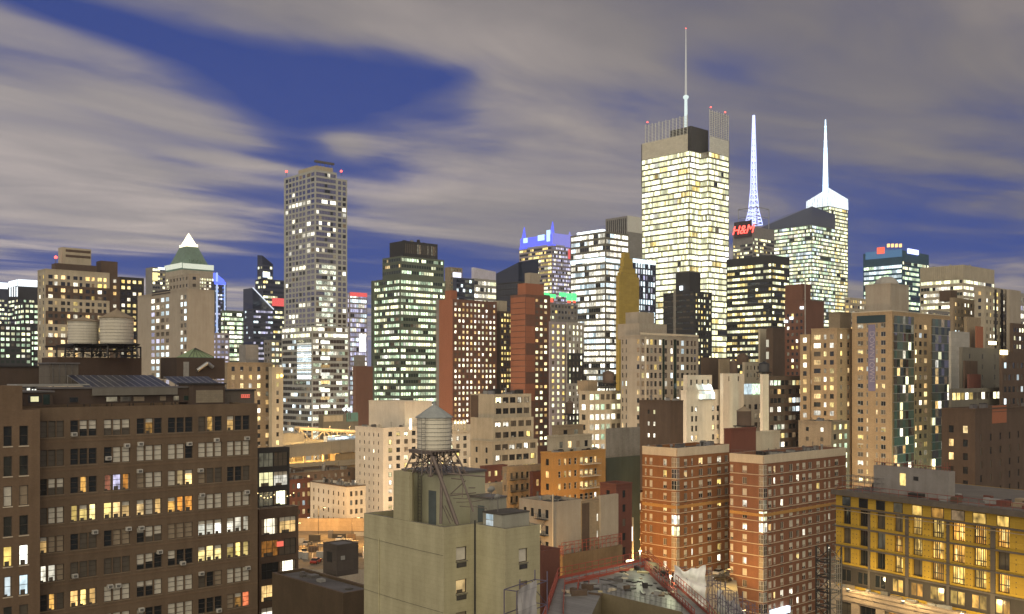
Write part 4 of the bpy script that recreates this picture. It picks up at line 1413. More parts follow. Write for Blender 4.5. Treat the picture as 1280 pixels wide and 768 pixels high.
STUD = lit('studio', (1.0, 0.95, 0.72), (0.85, 1.0, 0.92), 1.9, 0.25, 0.3) or M['studio']
sb = Blk(905, 908, 927, 331, yt=477.5, z0=b.z1 - 2.5, D=5)
kk = MB()
lx, ly = q.local(sb)
zt_ = sb.z1
for j in range(5):
    xa, xb_ = lx + sb.W * j / 5, lx + sb.W * (j + 1) / 5 - .12
    kk.quad((xa, -.6, sb.z0 + 1.1), (xb_, -.6, sb.z0 + 1.1), (xb_, 1.6, zt_), (xa, 1.6, zt_), M['studio'])
    kk.quad((xa, -.6, sb.z0 - .6), (xb_, -.6, sb.z0 - .6), (xb_, -.6, sb.z0 + 1.0), (xa, -.6, sb.z0 + 1.0), M['studio'])
kk.box(lx - .1, lx + sb.W + .1, -.62, 1.0, sb.z0 - .9, sb.z0 - .62, GREY)
kk.build('studio_glazing', q.root)
q.panel(b, 'R', 928, 939, 480, 493, M['cool'], .3, 'studio_window')
q.panel(b, 'R', 939.6, 953, 480, 493, M['green'], .3, 'studio_window')
q.clutter(b, 5, 1.8)
# dark lit office right of it
b = Blk(957, 961, 1018, 345, yt=470)
FX = {(0, 0): 'white', (0, 1): 'green', (0, 2): 'green', (0, 6): 'cream', (0, 7): 'warm', (0, 8): 'cream', (1, 2): 'warm', (1, 8): 'warm', (2, 6): 'cool', (2, 7): 'white', (2, 8): 'cool', (3, 6): 'cool', (3, 7): 'cool', (3, 8): 'cool', (3, 0): 'white', (3, 2): 'white', (5, 1): 'white', (5, 2): 'green', (5, 3): 'white', (6, 0): 'yellow', (6, 3): 'yellow', (7, 2): 'cool', (7, 3): 'white'}
q = B('loft_building', 'dark loft building whose window strips glow white and pale blue at their right ends', 'building',
      [('wall', b, W_BROWN, S(3.1, 2.35, 2.05, 1.7, top=1.6, table=lambda r, c: FX.get((r, c)), lit=[('dark', 5), ('dim', 3), ('faint', 2), ('warm', .7)], rec=.15, mun=(3, 2)), None)], yb=550)
q.clutter(b, 9, 3.0)
# cream house with round tank and pale pieces
b = Blk(928, 931, 951, 400, yt=453)
q = B('tank_building', 'small cream roof house with two dark windows carrying a domed dark tank', 'building',
      [('wall', b, W_CREAM, S(3.0, 2.6, 1.0, 1.6, top=1.4, lit=DK, rec=.12, rows=2), None)], yb=475)
kk = MB()
kk.lathe((3.4, 3.4, b.z1 - .9), [(2.5, 0), (2.5, 2.6), (2.1, 3.6), (1.2, 4.4), (.1, 4.8)], W_BROWN, 16)
kk.build('domed_tank', q.root)
b = Blk(876, 878, 913, 365, yt=447)
q = B('tank_building', 'windowless dark brown rooftop house above the pinkish white building', 'building', [('wall', b, W_BROWN, None, None), ('side_wall', Blk(898, 899.5, 912, 362, yt=449), W_TAN, None, None)], yb=470)
# brown tower with lamp
b = Blk(981, 1006, 1030, 450, yt=375)
q = B('apartment_tower', 'dark maroon-brown tower with blank right side and white corner lamps', 'tower',
      [('wall', b, W_CHOC, None, S(2.95, 2.4, 1.1, 1.4, top=6, lit=[('dark', 6), ('yellow', 1.3), ('white', .8), ('faint', 1)], rec=.1)),
       ('tank_house', behind(b, 0.6, 1.5, 7, 9, yt=355), W_CHOC, None, None)], yb=460)
for (x, y) in ((1003, 385), (990, 398), (983, 402)):
    q.panel(b, 'L', x - 1.6, x + 1.6, y - 1.6, y + 1.6, glowmat('roof_flood', (0.85, 0.95, 1.0), 2.2), 1.0, 'lamp')
kk = MB()
kk.tube((-.4, -.4, b.z1 - 30), (-.4, -.4, b.z1 + 9), .25, W_LGREY, 6)
kk.build('flagpole', q.root)
b = Blk(958, 966, 981, 420, yt=410)
q = B('loft_building', 'narrow brown chimney-like block beside floodlit cream masonry', 'building', [('wall', b, W_BROWN, None, None), ('cream_wall', Blk(948, 950, 963, 430, yt=411), W_CREAM, None, None)], yb=460)
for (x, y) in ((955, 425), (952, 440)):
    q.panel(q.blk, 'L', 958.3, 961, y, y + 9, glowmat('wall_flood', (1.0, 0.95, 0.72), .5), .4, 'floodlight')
# --- peach apartment tower
b = Blk(1065, 1115, 1187, 330, yt=388)
Rc = pxcols(b, 'R', [(1144, 1146), (1149, 1152.5), (1155, 1159)])
Lcols = pxcols(b, 'L', [(1072, 1079), (1083, 1085), (1094.8, 1097), (1101, 1107)])
q = B('apartment_tower', 'peach brick apartment tower with glass corner bays and a vertical violet banner', 'tower',
      [('wall', b, W_APT, S(2.9, 1, 1, 1.6, top=4.1, cols=Rc, lit=APT, rec=.15, mun=(1, 2)), S(2.9, 1, 1, 1.6, top=4.1, cols=Lcols, lit=APT, rec=.15, mun=(2, 1), frame=FRAME_W, ac=.3), dict(cop=W_BAND)),
       ('wing_wall', Blk(1014, 1046, 1066, 338, yt=410), W_APT, S(2.9, 4, 1.4, 1.6, top=2.0, lit=APT, rec=.15), S(2.9, 8.0, 1, 1.6, top=2.2, pat=[(.2, 2.6), (.55, 1.0), (.85, 1.5)], lit=APTLIT, rec=.15, mun=(2, 1))),
       ('side_wing_wall', Blk(1000, 1012, 1018, 345, yt=418), W_APT, S(2.9, 3, 1.2, 1.6, lit=APTLIT, rec=.12), S(2.9, 3.4, 1.4, 1.6, lit=APTLIT, rec=.12)),
       ('penthouse', behind(b, 2, 1.5, 13, 9, yt=354), W_PINK, None, None)], yb=600)
q.add(Blk(1036, 1050, 1064, 352, yt=390), W_TAN, None, None, name='rear_penthouse')
for face, x0, x1, cs in (('R', 1116.5, 1141, 7), ('R', 1164, 1186.5, 6)):
    ua, _ = b.hit(face, x0)
    ub_, _ = b.hit(face, x1)
    T = mkT(0, 0, b.W, b.D, face)
    r_ = random.Random(4)
    for fl in range(20):
        zt_ = b.z1 - 1.7 - fl * 2.9
        kk = MB()
        kk.box(ua - .1, ub_ + .1, -.42, -.006, zt_ - 2.9, zt_ - 2.62, GREY, T=T)
        bright = .25 if fl < 12 else .45
        for c in range(cs):
            a_, c_ = ua + (ub_ - ua) * c / cs, ua + (ub_ - ua) * (c + 1) / cs - .08
            mt = r_.choice(['warm', 'white', 'faint', 'cream']) if r_.random() < bright * .6 else r_.choice(['bayglass', 'bayglass', 'dark_green', 'bayglass_teal', 'mirror'] if fl < 11 else ['bayglass_teal', 'bayglass_teal', 'bayglass', 'mirror'])
            kk.quad(T(a_, -.4, zt_ - 2.6), T(c_, -.4, zt_ - 2.6), T(c_, -.4, zt_), T(a_, -.4, zt_), M[mt])
            kk.quad(T(c_, -.4, zt_ - 2.6), T(c_ + .08, -.4, zt_ - 2.6), T(c_ + .08, -.4, zt_), T(c_, -.4, zt_), FRAME_D)
        kk.build('glass_bay', q.root)
ug, _ = b.hit('L', 1071)
ugb, _ = b.hit('L', 1107)
q.panel(b, 'L', 1071, 1107, 394.5, 404, M['dark_green'], .05, 'top_glazing')
q.panel(b, 'L', 1085.6, 1094.2, 406, 489, wall('violet_banner', (0.21, 0.19, 0.30), var=.1), .15, 'banner')
o = bpy.data.objects.new('banner_letters', text_mesh('DOWNTOWN', 2.6, wall('banner_ink', (0.40, 0.37, 0.44)), .02))
COL.objects.link(o)
o.parent = q.root
uu, zz_ = b.hit('L', 1090, 446)
o.location = (-.2, b.D - uu, zz_)
o.rotation_euler = (Matrix.Rotation(-math.pi / 2, 4, 'Z') @ Matrix.Rotation(math.pi / 2, 4, 'X') @ Matrix.Rotation(-math.pi / 2, 4, 'Z')).to_euler()
q.clutter(b, 6, 2.0)
kk = MB()
pb = behind(b, 2, 1.5, 13, 9, yt=354)
kk.lathe((8, 6, pb.z1 - .6), [(4.2, 0), (4.0, 1.2), (3.2, 2.4), (1.6, 3.3), (.1, 3.6)], W_LGREY, 14)
kk.build('roof_dome', q.root)
# right-hand cluster
b = Blk(1187, 1192, 1232, 420, yt=372)
q = B('apartment_building', 'brown apartment block with stepped top and blue-lit windows below the wide pale office', 'building',
      [('wall', b, W_TAN, S(2.95, 3.2, 1.3, 1.5, top=2, lit=APT + [('cool', .8)], rec=.12), None), ('penthouse', behind(b, 2, 2, 6, 5, yt=363), W_BROWN, None, None)], yb=470)
b = Blk(1218, 1231, 1262, 410, yt=358)
q = B('apartment_building', 'cream building with tall dark vertical stripes near the frame edge', 'building',
      [('wall', b, W_CREAM, S(2.95, 3.4, 1.3, 1.5, top=2, lit=APT, rec=.12), S(2.95, 3.2, 1.2, 1.5, top=2, lit=APT, rec=.12)), ('side_wall', Blk(1258, 1262, 1276, 415, yt=362), W_PINK, None, None)], yb=440)
for x in (1243, 1251, 1257):
    q.panel(b, 'R', x, x + 2.6, 362, 440, W_BLACK, .1, 'dark_stripe')
kk = q.panel(b, 'R', 1258, 1260.2, 390, 400, glowmat('blue_white_sign', (0.45, 0.5, 1.0), 2.6), .3, 'blue_light')
b = Blk(1268, 1272, 1300, 430, yt=366)
B('office_building', 'pale lit office sliver at the far right edge of the skyline', 'building', [('wall', b, W_LGREY, S(3.5, 2.6, 2.2, 1.9, top=2, lit=[('white', 3), ('faint', 3), ('lilac', 2)], rec=.1), None)], yb=410)
b = Blk(1262, 1266, 1300, 380, yt=404)
B('loft_building', 'dark building with three rows of cream windows beneath the pale sliver', 'building', [('wall', b, W_BROWN, S(3.2, 2.6, 1.7, 1.5, top=1.8, lit=[('cream', 4), ('white', 2), ('dark', 2)], rec=.12, rows=4), None)], yb=470)
b = Blk(1186, 1189, 1212, 330, yt=414)
B('loft_building', 'blank pale grey-green wall beside the glass corner of the peach tower', 'building', [('wall', b, W_LGREY, None, None)], yb=480)
b = Blk(1205, 1209, 1226, 345, yt=396)
B('loft_building', 'tan block with a rust panel rising over the blank grey-green wall', 'building', [('wall', b, W_TAN, None, None), ('rust_wall', Blk(1219, 1220.5, 1229, 343, yt=408), W_RUST, None, None)], yb=440)
b = Blk(1199, 1203, 1252, 300, yt=434)
q = B('loft_building', 'taupe blank-walled building with one lit wall lamp at its roof edge', 'building', [('wall', b, W_STEELG, S(3.2, 9, .9, 1.4, top=2, lit=DK, rec=.12), None), ('tank_house', Blk(1204, 1206, 1222, 290, yt=451), W_BROWN, None, None), ('maroon_wall', Blk(1209, 1211, 1226, 285, yt=468), W_MAROON, None, None)], yb=490)
FL = glowmat('yellow_floodlight', (1.0, 0.80, 0.38), 7)
q.panel(q.blk, 'R', 1235.5, 1243, 427, 431, FL, .6, 'floodlight')
b = Blk(1186, 1189, 1252, 268, yt=486)
q = B('workshop_building', 'low building with a wide strip of bright workroom windows above the dark brown brick block', 'building',
      [('wall', b, W_STEELG, S(3.9, 2.6, 2.4, 1.9, top=1.2, lit=[('white', 3), ('yellow', 3), ('cream', 2), ('dim', 2)], run=.4, rec=.15, mun=(2, 1)), None)], yb=515)
q.clutter(b, 5, 1.6)
b = Blk(1249, 1253, 1310, 280, yt=440)
q = B('loft_building', 'dark building with a shining yellow floodlight at its roof edge', 'building',
      [('wall', b, W_BROWN, S(3.4, 3, 1.8, 1.6, top=3, lit=[('dark', 5), ('dim', 3), ('cool', 1)], rec=.12), None)], yb=520)
q.panel(q.blk, 'R', 1250, 1256, 438, 443.5, FL, .8, 'floodlight')
# dark brown brick block
b = Blk(1177, 1219, 1330, 225, yt=511)
q = B('apartment_building', 'dark brown brick block with three warm windows and an orange patch on its wall', 'building',
      [('wall', b, W_BROWN, S(3.1, 5.2, 1.1, 1.6, top=6, lit=[('dark', 8), ('dim', 3), ('warm', .5)], rec=.15), S(3.1, 4.2, 1.1, 1.6, top=4.0, lit=[('dark', 5), ('warm', 1.2)], rec=.15))], yb=640)
q.panel(b, 'R', 1240, 1258, 507, 529, W_RUST, .05, 'painted_lit_square')  # lit square on the wall put into a rust-coloured panel
q.clutter(b, 5, 1.8)
# small beige
b = Blk(998, 1039, 1062, 300, yt=527)
q = B('apartment_building', 'small beige brick house with a yellow-green lit corner in front of the peach tower', 'building',
      [('wall', b, W_TAN, S(2.95, 2.8, 1.6, 1.6, top=1.0, lit=[('yellow', 3), ('green', 2), ('dark', 1)], rec=.12, mun=(2, 1)), S(2.95, 4, 1.0, 1.2, top=2.0, lit=APTLIT, rec=.12))], yb=565)
q.clutter(b, 4, 1.6)

# fillers seen through the gaps (far streets)
for (xl, xc, xr, d, yt_, wm, li, lab) in (
        (-30, -8, 40, 600, 405, W_BLACK, OFFG, 'dark glass block speckled with green-white windows at the far left edge'),
        (18, 30, 60, 640, 378, W_BLACK, OFFG, 'dark glass block speckled with green windows against the banded beige block'),
        (264, 270, 287, 640, 416, W_LILAC, [('lilac', 4), ('white', 2), ('dark', 2)], 'low violet-tinted block below the blue neon tower'),
        (330, 338, 360, 600, 425, W_GREY, APT, 'grey block glimpsed at the left foot of the tall grey tower'),
        (618, 624, 650, 900, 352, W_BLUE, OFFD, 'dark block in the gap left of the blue-crowned hotel tower'),
        (985, 992, 1016, 640, 395, W_BROWN, APT, 'brown block peeping out right of the lamp-cornered brown tower'),
        (1160, 1166, 1196, 560, 388, W_GREY, OFFD, 'grey block in front of the wide pale office'),
        (1056, 1062, 1084, 620, 372, W_CREAM, APTLIT, 'cream block in the gap between crystal tower and teal office')):
    bb_ = Blk(xl, xc, xr, d, yt=yt_)
    B('background_building', lab, 'building', [('wall', bb_, wm, S(3.4, 2.8, 1.9, 1.7, top=1.5, lit=li, rec=.06, run=.2), S(3.4, 2.8, 1.9, 1.7, top=1.5, lit=li, rec=.06, run=.2))], yb=470)


# ================================================================== near: water towers
WOOD = wall('tank_wood', (0.62, 0.59, 0.50), var=.22)
WOODP = wall('tank_pale', (0.56, 0.53, 0.46), var=.12)
WOODD = wall('tank_dark_wood', (0.12, 0.085, 0.065), var=.25)
TROOF = wall('tank_roof', (0.27, 0.29, 0.29), var=.2)
TROOFB = wall('tank_roof_brown', (0.25, 0.20, 0.14), var=.2)


def water_tower(x, yb, yt, ya, wpx, d, ylegs, label, wood=WOOD, roof=TROOF, legm=None, splay=1.15, group='rooftop water towers', nleg=4, base=None):
    """x: bearing of the axis; rows of tank bottom, tank top, roof tip, leg feet; tank width in photo pixels"""
    p = at(x, yb, d)
    r = wpx / 2 / FPX * d
    zt = CZ + (HY - yt) / FPX * d
    za = CZ + (HY - ya) / FPX * d
    zl = CZ + (HY - ylegs) / FPX * d
    t = empty('water_tower', (p.x, p.y, zl), math.radians(90 - GRID), label, 'water tower', group)
    h0, h1, h2 = p.z - zl, zt - zl, za - zl
    lm = legm or plain('tower_steel', (0.17, 0.135, 0.12), .7, .1)
    k = MB()
    k.lathe((0, 0, 0), [(r * .985, h0), (r * 1.0, h1)], wood, 36)
    tank = k.build('tank', t, smooth=False)
    k = MB()
    n = 8
    for i in range(n):
        z = h0 + (h1 - h0) * (i + .3) / n
        k.lathe((0, 0, z), [(r * 1.0, 0), (r * 1.012, .005), (r * 1.012, .025), (r * 1.0, .03)], DARK, 36)
    k.build('hoop', tank)
    k = MB()
    k.lathe((0, 0, 0), [(r * 1.09, h1 - .06), (r * 1.09, h1 + .03), (r * .10, h2 - .1), (r * .09, h2 + .12), (.01, h2 + .2)], roof, 12)
    k.build('roof', t)
    k = MB()
    s_ = r * .95
    k.box(-s_ * 1.12, s_ * 1.12, -s_ * 1.12, s_ * 1.12, h0 - .14, h0 - .02, lm)
    for i in range(9):
        u = -s_ * 1.05 + s_ * 2.1 * i / 8
        k.box(u - .06, u + .06, -s_ * 1.1, s_ * 1.1, h0 - .36, h0 - .145, lm)
    k.build('platform', t)
    c4 = [(1, 1), (-1, 1), (-1, -1), (1, -1)]
    lr = max(.09, r * .055)
    feet, tops = [], []
    for (a, c) in c4:
        f, tp = Vector((a * s_ * splay, c * s_ * splay, 0)), Vector((a * s_ * .9, c * s_ * .9, h0 - .36))
        feet.append(f)
        tops.append(tp)
        k = MB()
        k.tube(f, tp, lr, lm, 6)
        k.box(f.x - lr * 2, f.x + lr * 2, f.y - lr * 2, f.y + lr * 2, 0, .12, lm)
        k.build('leg', t)
    k = MB()
    for i in range(4):
        j = (i + 1) % 4
        for (fa, fb) in ((.05, .95), (.95, .05)):
            k.tube(feet[i].lerp(tops[i], fa), feet[j].lerp(tops[j], fb), lr * .45, lm, 4)
        k.tube(feet[i].lerp(tops[i], .5), feet[j].lerp(tops[j], .5), lr * .6, lm, 4)
    k.build('cross_brace', t)
    if wpx > 30 and nleg > 4:                              # inner posts of a big stand
        for (a, c) in ((.35, 1), (-.35, 1), (.35, -1), (-.35, -1), (1, .35), (1, -.35), (-1, .35), (-1, -.35)):
            k = MB()
            k.tube((a * s_ * splay, c * s_ * splay, 0), (a * s_ * .9, c * s_ * .9, h0 - .36), lr * .7, lm, 5)
            k.build('leg', t)
        k = MB()
        for i in range(6):
            u = -s_ + 2 * s_ * i / 5
            for (va, vb) in ((-s_ * 1.1, s_ * 1.1), (s_ * 1.1, -s_ * 1.1)):
                k.tube((u, va, 0.05), (u * .9, vb * .8, h0 - .4), lr * .35, lm, 4)
                k.tube((va, u, 0.05), (vb * .8, u * .9, h0 - .4), lr * .35, lm, 4)
        k.build('lattice', t)
    k = MB()
    k.tube((0, 0, 0), (0, 0, h0), r * .08, DARK, 8)
    k.build('riser_pipe', t)
    return t, r, (h0, h1, h2), lm


# ------------------------------------------------------------------ beige tower house with the big water tower
V1 = Blk(455, 555, 0, 88, W=7.9, z1=53.6)
V2 = Blk(0, 632, 675, 88, D=4.12, z1=53.55, org=V1.shift(3.6, -4.12))
V2.W = V2.along(V2.dR, 675)
r2cols = pxcols(V2, 'R', [(648.5, 659.5)])
r1cols = pxcols(V1, 'R', [(570, 583.5)])


def near_tab(seq):
    return lambda r, c: seq[r % len(seq)]


GW = S(2.92, 1, 1, 1.25, top=1.95, cols=r1cols, table=near_tab(['blind', 'warm', 'curtain', 'curtain', 'dark']), rec=.18, frame=FRAME_B, mun=(1, 1), sleeve=None)
GW2 = S(2.92, 1, 1, 1.25, top=1.95, cols=r2cols, table=near_tab(['blind', 'curtain', 'curtain', 'dim']), rec=.18, frame=FRAME_B, mun=(1, 1))
q = B('concrete_tower', 'blank olive-beige building with a weathered water tower standing on its roof', 'building',
      [('wall', V1, W_BEIGE, GW, None, dict(ph=1.3, cop=W_STEELG)), ('side_wall', V2, W_BEIGE, GW2, None, dict(ph=.5, cop=W_STEELG))])
for (bk_, cols_) in ((V1, r1cols), (V2, r2cols)):       # air-conditioner sleeves below the windows
    lx, ly = q.local(bk_)
    for j in range(4):
        a_, c_ = cols_[0]
        z_ = bk_.z1 - 1.95 - 1.25 - j * 2.92
        kk = MB()
        kk.box(lx + a_ + .06, lx + c_ - .06, ly - .03, ly - .003, z_ - .58, z_ - .16, FRAME_D)
        for i in range(5):
            kk.box(lx + a_ + .1, lx + c_ - .1, ly - .05, ly - .03, z_ - .54 + i * .075, z_ - .51 + i * .075, STEEL)
        kk.build('vent_grille', q.root)
        kk = MB()
        kk.box(lx + a_ - .05, lx + c_ + .05, ly - .09, ly - .003, z_ - .1, z_ - .003, W_STEELG)
        kk.build('sill', q.root)
kk = MB()                                              # dark joint where the two volumes meet, drain pipe
kk.tube((3.52, -.08, 0), (3.52, -.08, 53.9), .07, FRAME_D, 6)
kk.build('drain_pipe', q.root)
GRN = wall('greenish_stucco', (0.38, 0.375, 0.27), 'plain', var=.15)
kk = MB()
kk.box(0.0, 0.32, 5.1, 7.6, 53.62, 58.1, W_BEIGE)
kk.box(0.321, 2.19, 7.3, 7.6, 52.31, 58.1, W_BEIGE)
kk.build('fin_wall', q.root)
kk = MB()
kk.box(2.2, 7.5, 3.1, 9.0, 52.3, 57.85, GRN)
kk.box(2.05, 7.65, 2.95, 9.15, 57.85, 58.05, STEEL)
kk.build('bulkhead', q.root)
kk = MB()
kk.box(5.6, 7.7, 0.3, 3.08, 52.3, 55.6, wall('grey_stucco', (0.30, 0.295, 0.25), var=.2))
kk.box(5.5, 7.75, 0.2, 3.09, 55.6, 55.75, STEEL)
kk.build('stair_house', q.root)
kk = MB()
kk.box(2.14, 2.196, 3.9, 5.0, 52.9, 56.3, plain('blue_grey_door', (0.10, 0.12, 0.125), .5))
kk.build('door', q.root)
kk = MB()
kk.box(5.55, 5.597, 1.0, 1.9, 52.6, 54.9, plain('blue_grey_door', (0.10, 0.12, 0.125), .5))
kk.build('door', q.root)
kk = MB()
for dv in (6.0, 6.5):
    kk.tube((2.05, dv, 52.4), (2.05, dv, 58.9), .035, STEEL, 5)
for i in range(19):
    kk.tube((2.05, 6.0, 52.7 + i * .32), (2.05, 6.5, 52.7 + i * .32), .022, STEEL, 4)
kk.build('ladder', q.root)
kk = MB()
x0, y0 = q.local(V2)
kk.box(x0 + .5, x0 + V2.W - .4, y0 + 1.0, y0 + 3.6, 53.1, 54.6, wall('grey_stucco', (0.30, 0.295, 0.25), var=.2))
kk.box(x0 + .45, x0 + V2.W - .35, y0 + .95, y0 + 3.65, 54.6, 54.72, ROOF)
kk.build('roof_box', q.root)
for i in range(2):
    kk = MB()
    kk.box(x0 + .448, x0 + .497, y0 + 2.2, y0 + 3.1, 53.5 + i * .55, 53.98 + i * .55, M['cool'])
    kk.build('skylight', q.root)
for (za, zb_, sag) in ((51.3, 51.1, .04), (46.2, 46.05, .05)):      # slack cables clipped along the blank wall
    kk = MB()
    for i in range(14):
        f0, f1 = i / 14, (i + 1) / 14
        kk.tube((-.04, 12.4 * (1 - f0) + .1, za + (zb_ - za) * f0 - sag * math.sin(math.pi * f0)), (-.04, 12.4 * (1 - f1) + .1, za + (zb_ - za) * f1 - sag * math.sin(math.pi * f1)), .012, FRAME_D, 4)
    kk.build('cable', q.root)
for (v, z0, z1) in ((9.9, 20, 51.5), (2.4, 20, 45)):
    kk = MB()
    kk.tube((-.06, v, z0), (-.06, v, z1), .05, W_BEIGE, 6)
    kk.build('conduit', q.root)
t, r, hs, lm = water_tower(543, 561.5, 521.5, 505, 43.5, 93.0, 592, 'large grey wooden water tower on steel legs above the olive-beige building', splay=1.35, nleg=12)
h0 = hs[0]
zl = t.location.z
kk = MB()                                             # long raking struts and landing steelwork reaching down to the main roof
inv = (Matrix.Translation(t.location) @ Matrix.Rotation(t.rotation_euler.z, 4, 'Z')).inverted()


def inT(px, py, d):
    return inv @ at(px, py, d)


for (p0, p1, rr) in (((541, 571), (572, 656), .17), ((552, 592), (551, 655), .14), ((572, 583), (592, 640), .09), ((560, 592), (606, 596), .07)):
    kk.tube(inT(*p0, 90.2), inT(*p1, 89.2), rr, lm, 6)
kk.build('strut', t)
kk = MB()
rg = random.Random(3)
for i in range(10):
    xa, ya_ = 562 + i * 4.2, 618 + (i % 4) * 5
    kk.tube(inT(xa, ya_, 90.6), inT(xa + 17, ya_ + rg.uniform(-3, 4), 90.2), .03, lm, 4)
for (p0, p1) in (((563, 618), (582, 601)), ((564, 598), (580, 600)), ((579, 598), (578, 622)), ((562, 620), (595, 616)), ((586, 610), (594, 610)), ((556, 632), (566, 652)), ((552, 630), (563, 655)), ((558, 625), (569, 655))):
    kk.tube(inT(*p0, 90.4), inT(*p1, 90.0), .045, lm, 4)
kk.build('stair_steelwork', t)
kk = MB()
hx = inT(527, 520, 91.0)
hb = inT(527, 592, 91.0)
for o_ in (0, .42):
    kk.tube((hb.x + o_, hb.y, 0), (hx.x + o_, hx.y, hs[1]), .03, STEEL, 4)
for i in range(int(hs[1] / .34)):
    kk.tube((hb.x, hb.y, i * .34), (hb.x + .42, hb.y, i * .34), .02, STEEL, 4)
kk.build('ladder', t)
for (x, y, rr, lab) in ((614.5, 613, .36, 'grey satellite dish tilted upward on the stair house roof'), (622, 622, .30, 'lower satellite dish on the stair house roof edge')):
    p = at(x, y, 90)
    e = empty('satellite_dish', (p.x, p.y, 55.75 if y < 620 else 54.7), math.radians(200), lab, 'satellite dish')
    k = MB()
    hz = p.z - e.location.z
    prof = [(rr * s_, rr * .35 * s_ * s_) for s_ in (0.02, .35, .6, .8, 1.0)] + [(rr * 1.01, rr * .37)]
    n0 = 18
    ring = []
    rot = Matrix.Rotation(math.radians(62), 4, 'X')
    for (a_, z_) in prof:
        ring.append([rot @ Vector((a_ * math.cos(2 * math.pi * i / n0), a_ * math.sin(2 * math.pi * i / n0), z_)) + Vector((0, 0, hz)) for i in range(n0)])
    for j in range(len(ring) - 1):
        for i in range(n0):
            k.quad(ring[j][i], ring[j][(i + 1) % n0], ring[j + 1][(i + 1) % n0], ring[j + 1][i], GREY)
    k.build('dish', e)
    k = MB()
    k.tube((0, .1, 0), (0, .05, hz), .045, STEEL, 6)
    k.tube((0, 0, hz - .2), tuple(rot @ Vector((0, 0, rr * .9)) + Vector((0, 0, hz))), .02, STEEL, 4)
    k.build('mount', e)

water_tower(104, 430, 402, 396, 36, 168, 446, 'smaller pale water tower on the loft roof, left of its larger twin', WOODP, TROOFB, DARK, 1.0)
water_tower(146, 430, 398, 387, 40, 168, 446, 'larger pale water tower with a brown conical roof on the loft roof', WOODP, TROOFB, DARK, 1.0)
water_tower(712, 517, 504, 500, 9.5, 246, 532, 'small brown water tower on thin legs above the ochre apartment house', WOODD, WOODD, DARK, 1.1)
water_tower(760.5, 479, 466, 463, 14, 352, 489, 'dark round water tank above the pale yellow loft building', WOODD, WOODD, DARK, 1.0)
water_tower(930, 532, 514, 508, 18, 300, 556, 'dark wooden water tower with a pointed roof before the pinkish white building', WOODD, TROOFB, DARK, 1.0)
water_tower(917, 467, 453, 449, 10, 360, 478, 'brown shadowed water tank between two rooftop houses', WOODD, WOODD, DARK, 1.0)
water_tower(955, 465, 455, 452, 13, 372, 475, 'low dark blue-grey water tank above the dark loft building', wall('slate_tank', (0.09, 0.09, 0.10)), DARK, DARK, 1.0)

# ------------------------------------------------------------------ brown loft building, lower left
LB = Blk(0, -298, 322, 109.4, D=34, z1=62.85)
bays = [(50, 80), (88, 121), (130, 162.5), (171, 202.5), (210, 241), (248, 277.5), (284, 312)]
lc = []
for (x0, x1) in bays:
    w3 = (x1 - x0 - 2.4) / 3
    for i in range(3):
        lc.append((x0 + i * (w3 + 1.2), x0 + i * (w3 + 1.2) + w3))
lcols = pxcols(LB, 'R', lc)
H = '+half'
bl, dm, dk, cu, wm, ye, wh, am, rd, mx, fa = 'blind', 'dim', 'dark', 'curtain', 'warm', 'yellow', 'white', 'amber', 'red', 'mixed', 'faint'
LT = [
    [dm, dm, dm, dk, dk + H, dk + H, dm + H, dm + H, dm + H, dk, am, dk, dk, dk, dk, dm, am, dk, wm, dk, dk],
    [dm, dm, dm, dk, dk, dk, dk, bl, bl, bl, bl, bl, bl, bl, dk, bl, bl, bl, bl, bl, bl],
    [dk, dm + H, dm + H, dk, am, dk, mx, mx, am, cu, bl, bl, bl, wm, wm, cu, dm, dm, dk, dk, dm],
    [dm, bl, bl, ye, ye, ye, ye, wm, wm, wm, bl, wm, am, am, am, bl, bl, bl, bl, bl, bl],
    [wm, cu, cu, dk, dm, dm, dk, cu, cu, dk + H, dm + H, dm + H, cu, cu, cu, 'bright', 'bright', wh, wh, wh, wh],
    [wh, wh, cu, dm, dm, dm, dm, dm, dm, dk + H, dk + H, dk, dk + H, dk, dk, ye, ye, ye, ye, ye, ye],
    [dk, am, dm, wm, ye, wm, bl, bl, bl, dk + H, dk + H, bl, bl, bl, bl, dm, dk, cu, bl, bl, bl],
    [dk, cu, cu, wm, ye, ye, bl, bl, bl, dk + H, dk, dk, bl, bl, bl, dk, dk, dk, cu, am, rd],
    [dk, dk, dk, dk, dm, dk, dk, dm, dk, bl, bl, dk, dm + H, dm + H, bl, dk, dk, dk, dk, cu, cu]]
ST_L = S(3.76, 1, 1, 2.15, top=1.75, cols=lcols, table=lambda r, c: LT[r % 9][c], rec=.22, frame=FRAME_B, mun=(1, 3), sill=wall('loft_sill', (0.20, 0.15, 0.10)))
q = B('loft_building', 'long dark brown brick loft building with triple windows, rooftop penthouses and solar panels', 'building',
      [('wall', LB, W_LOFT, ST_L, None, dict(ph=1.1, cop=W_LOFT2))])
for (x0, x1) in [(80.5, 87.5), (121.5, 129.5), (163, 170.5), (203, 209.5), (241.5, 247.5), (278, 283.5)]:
    pass
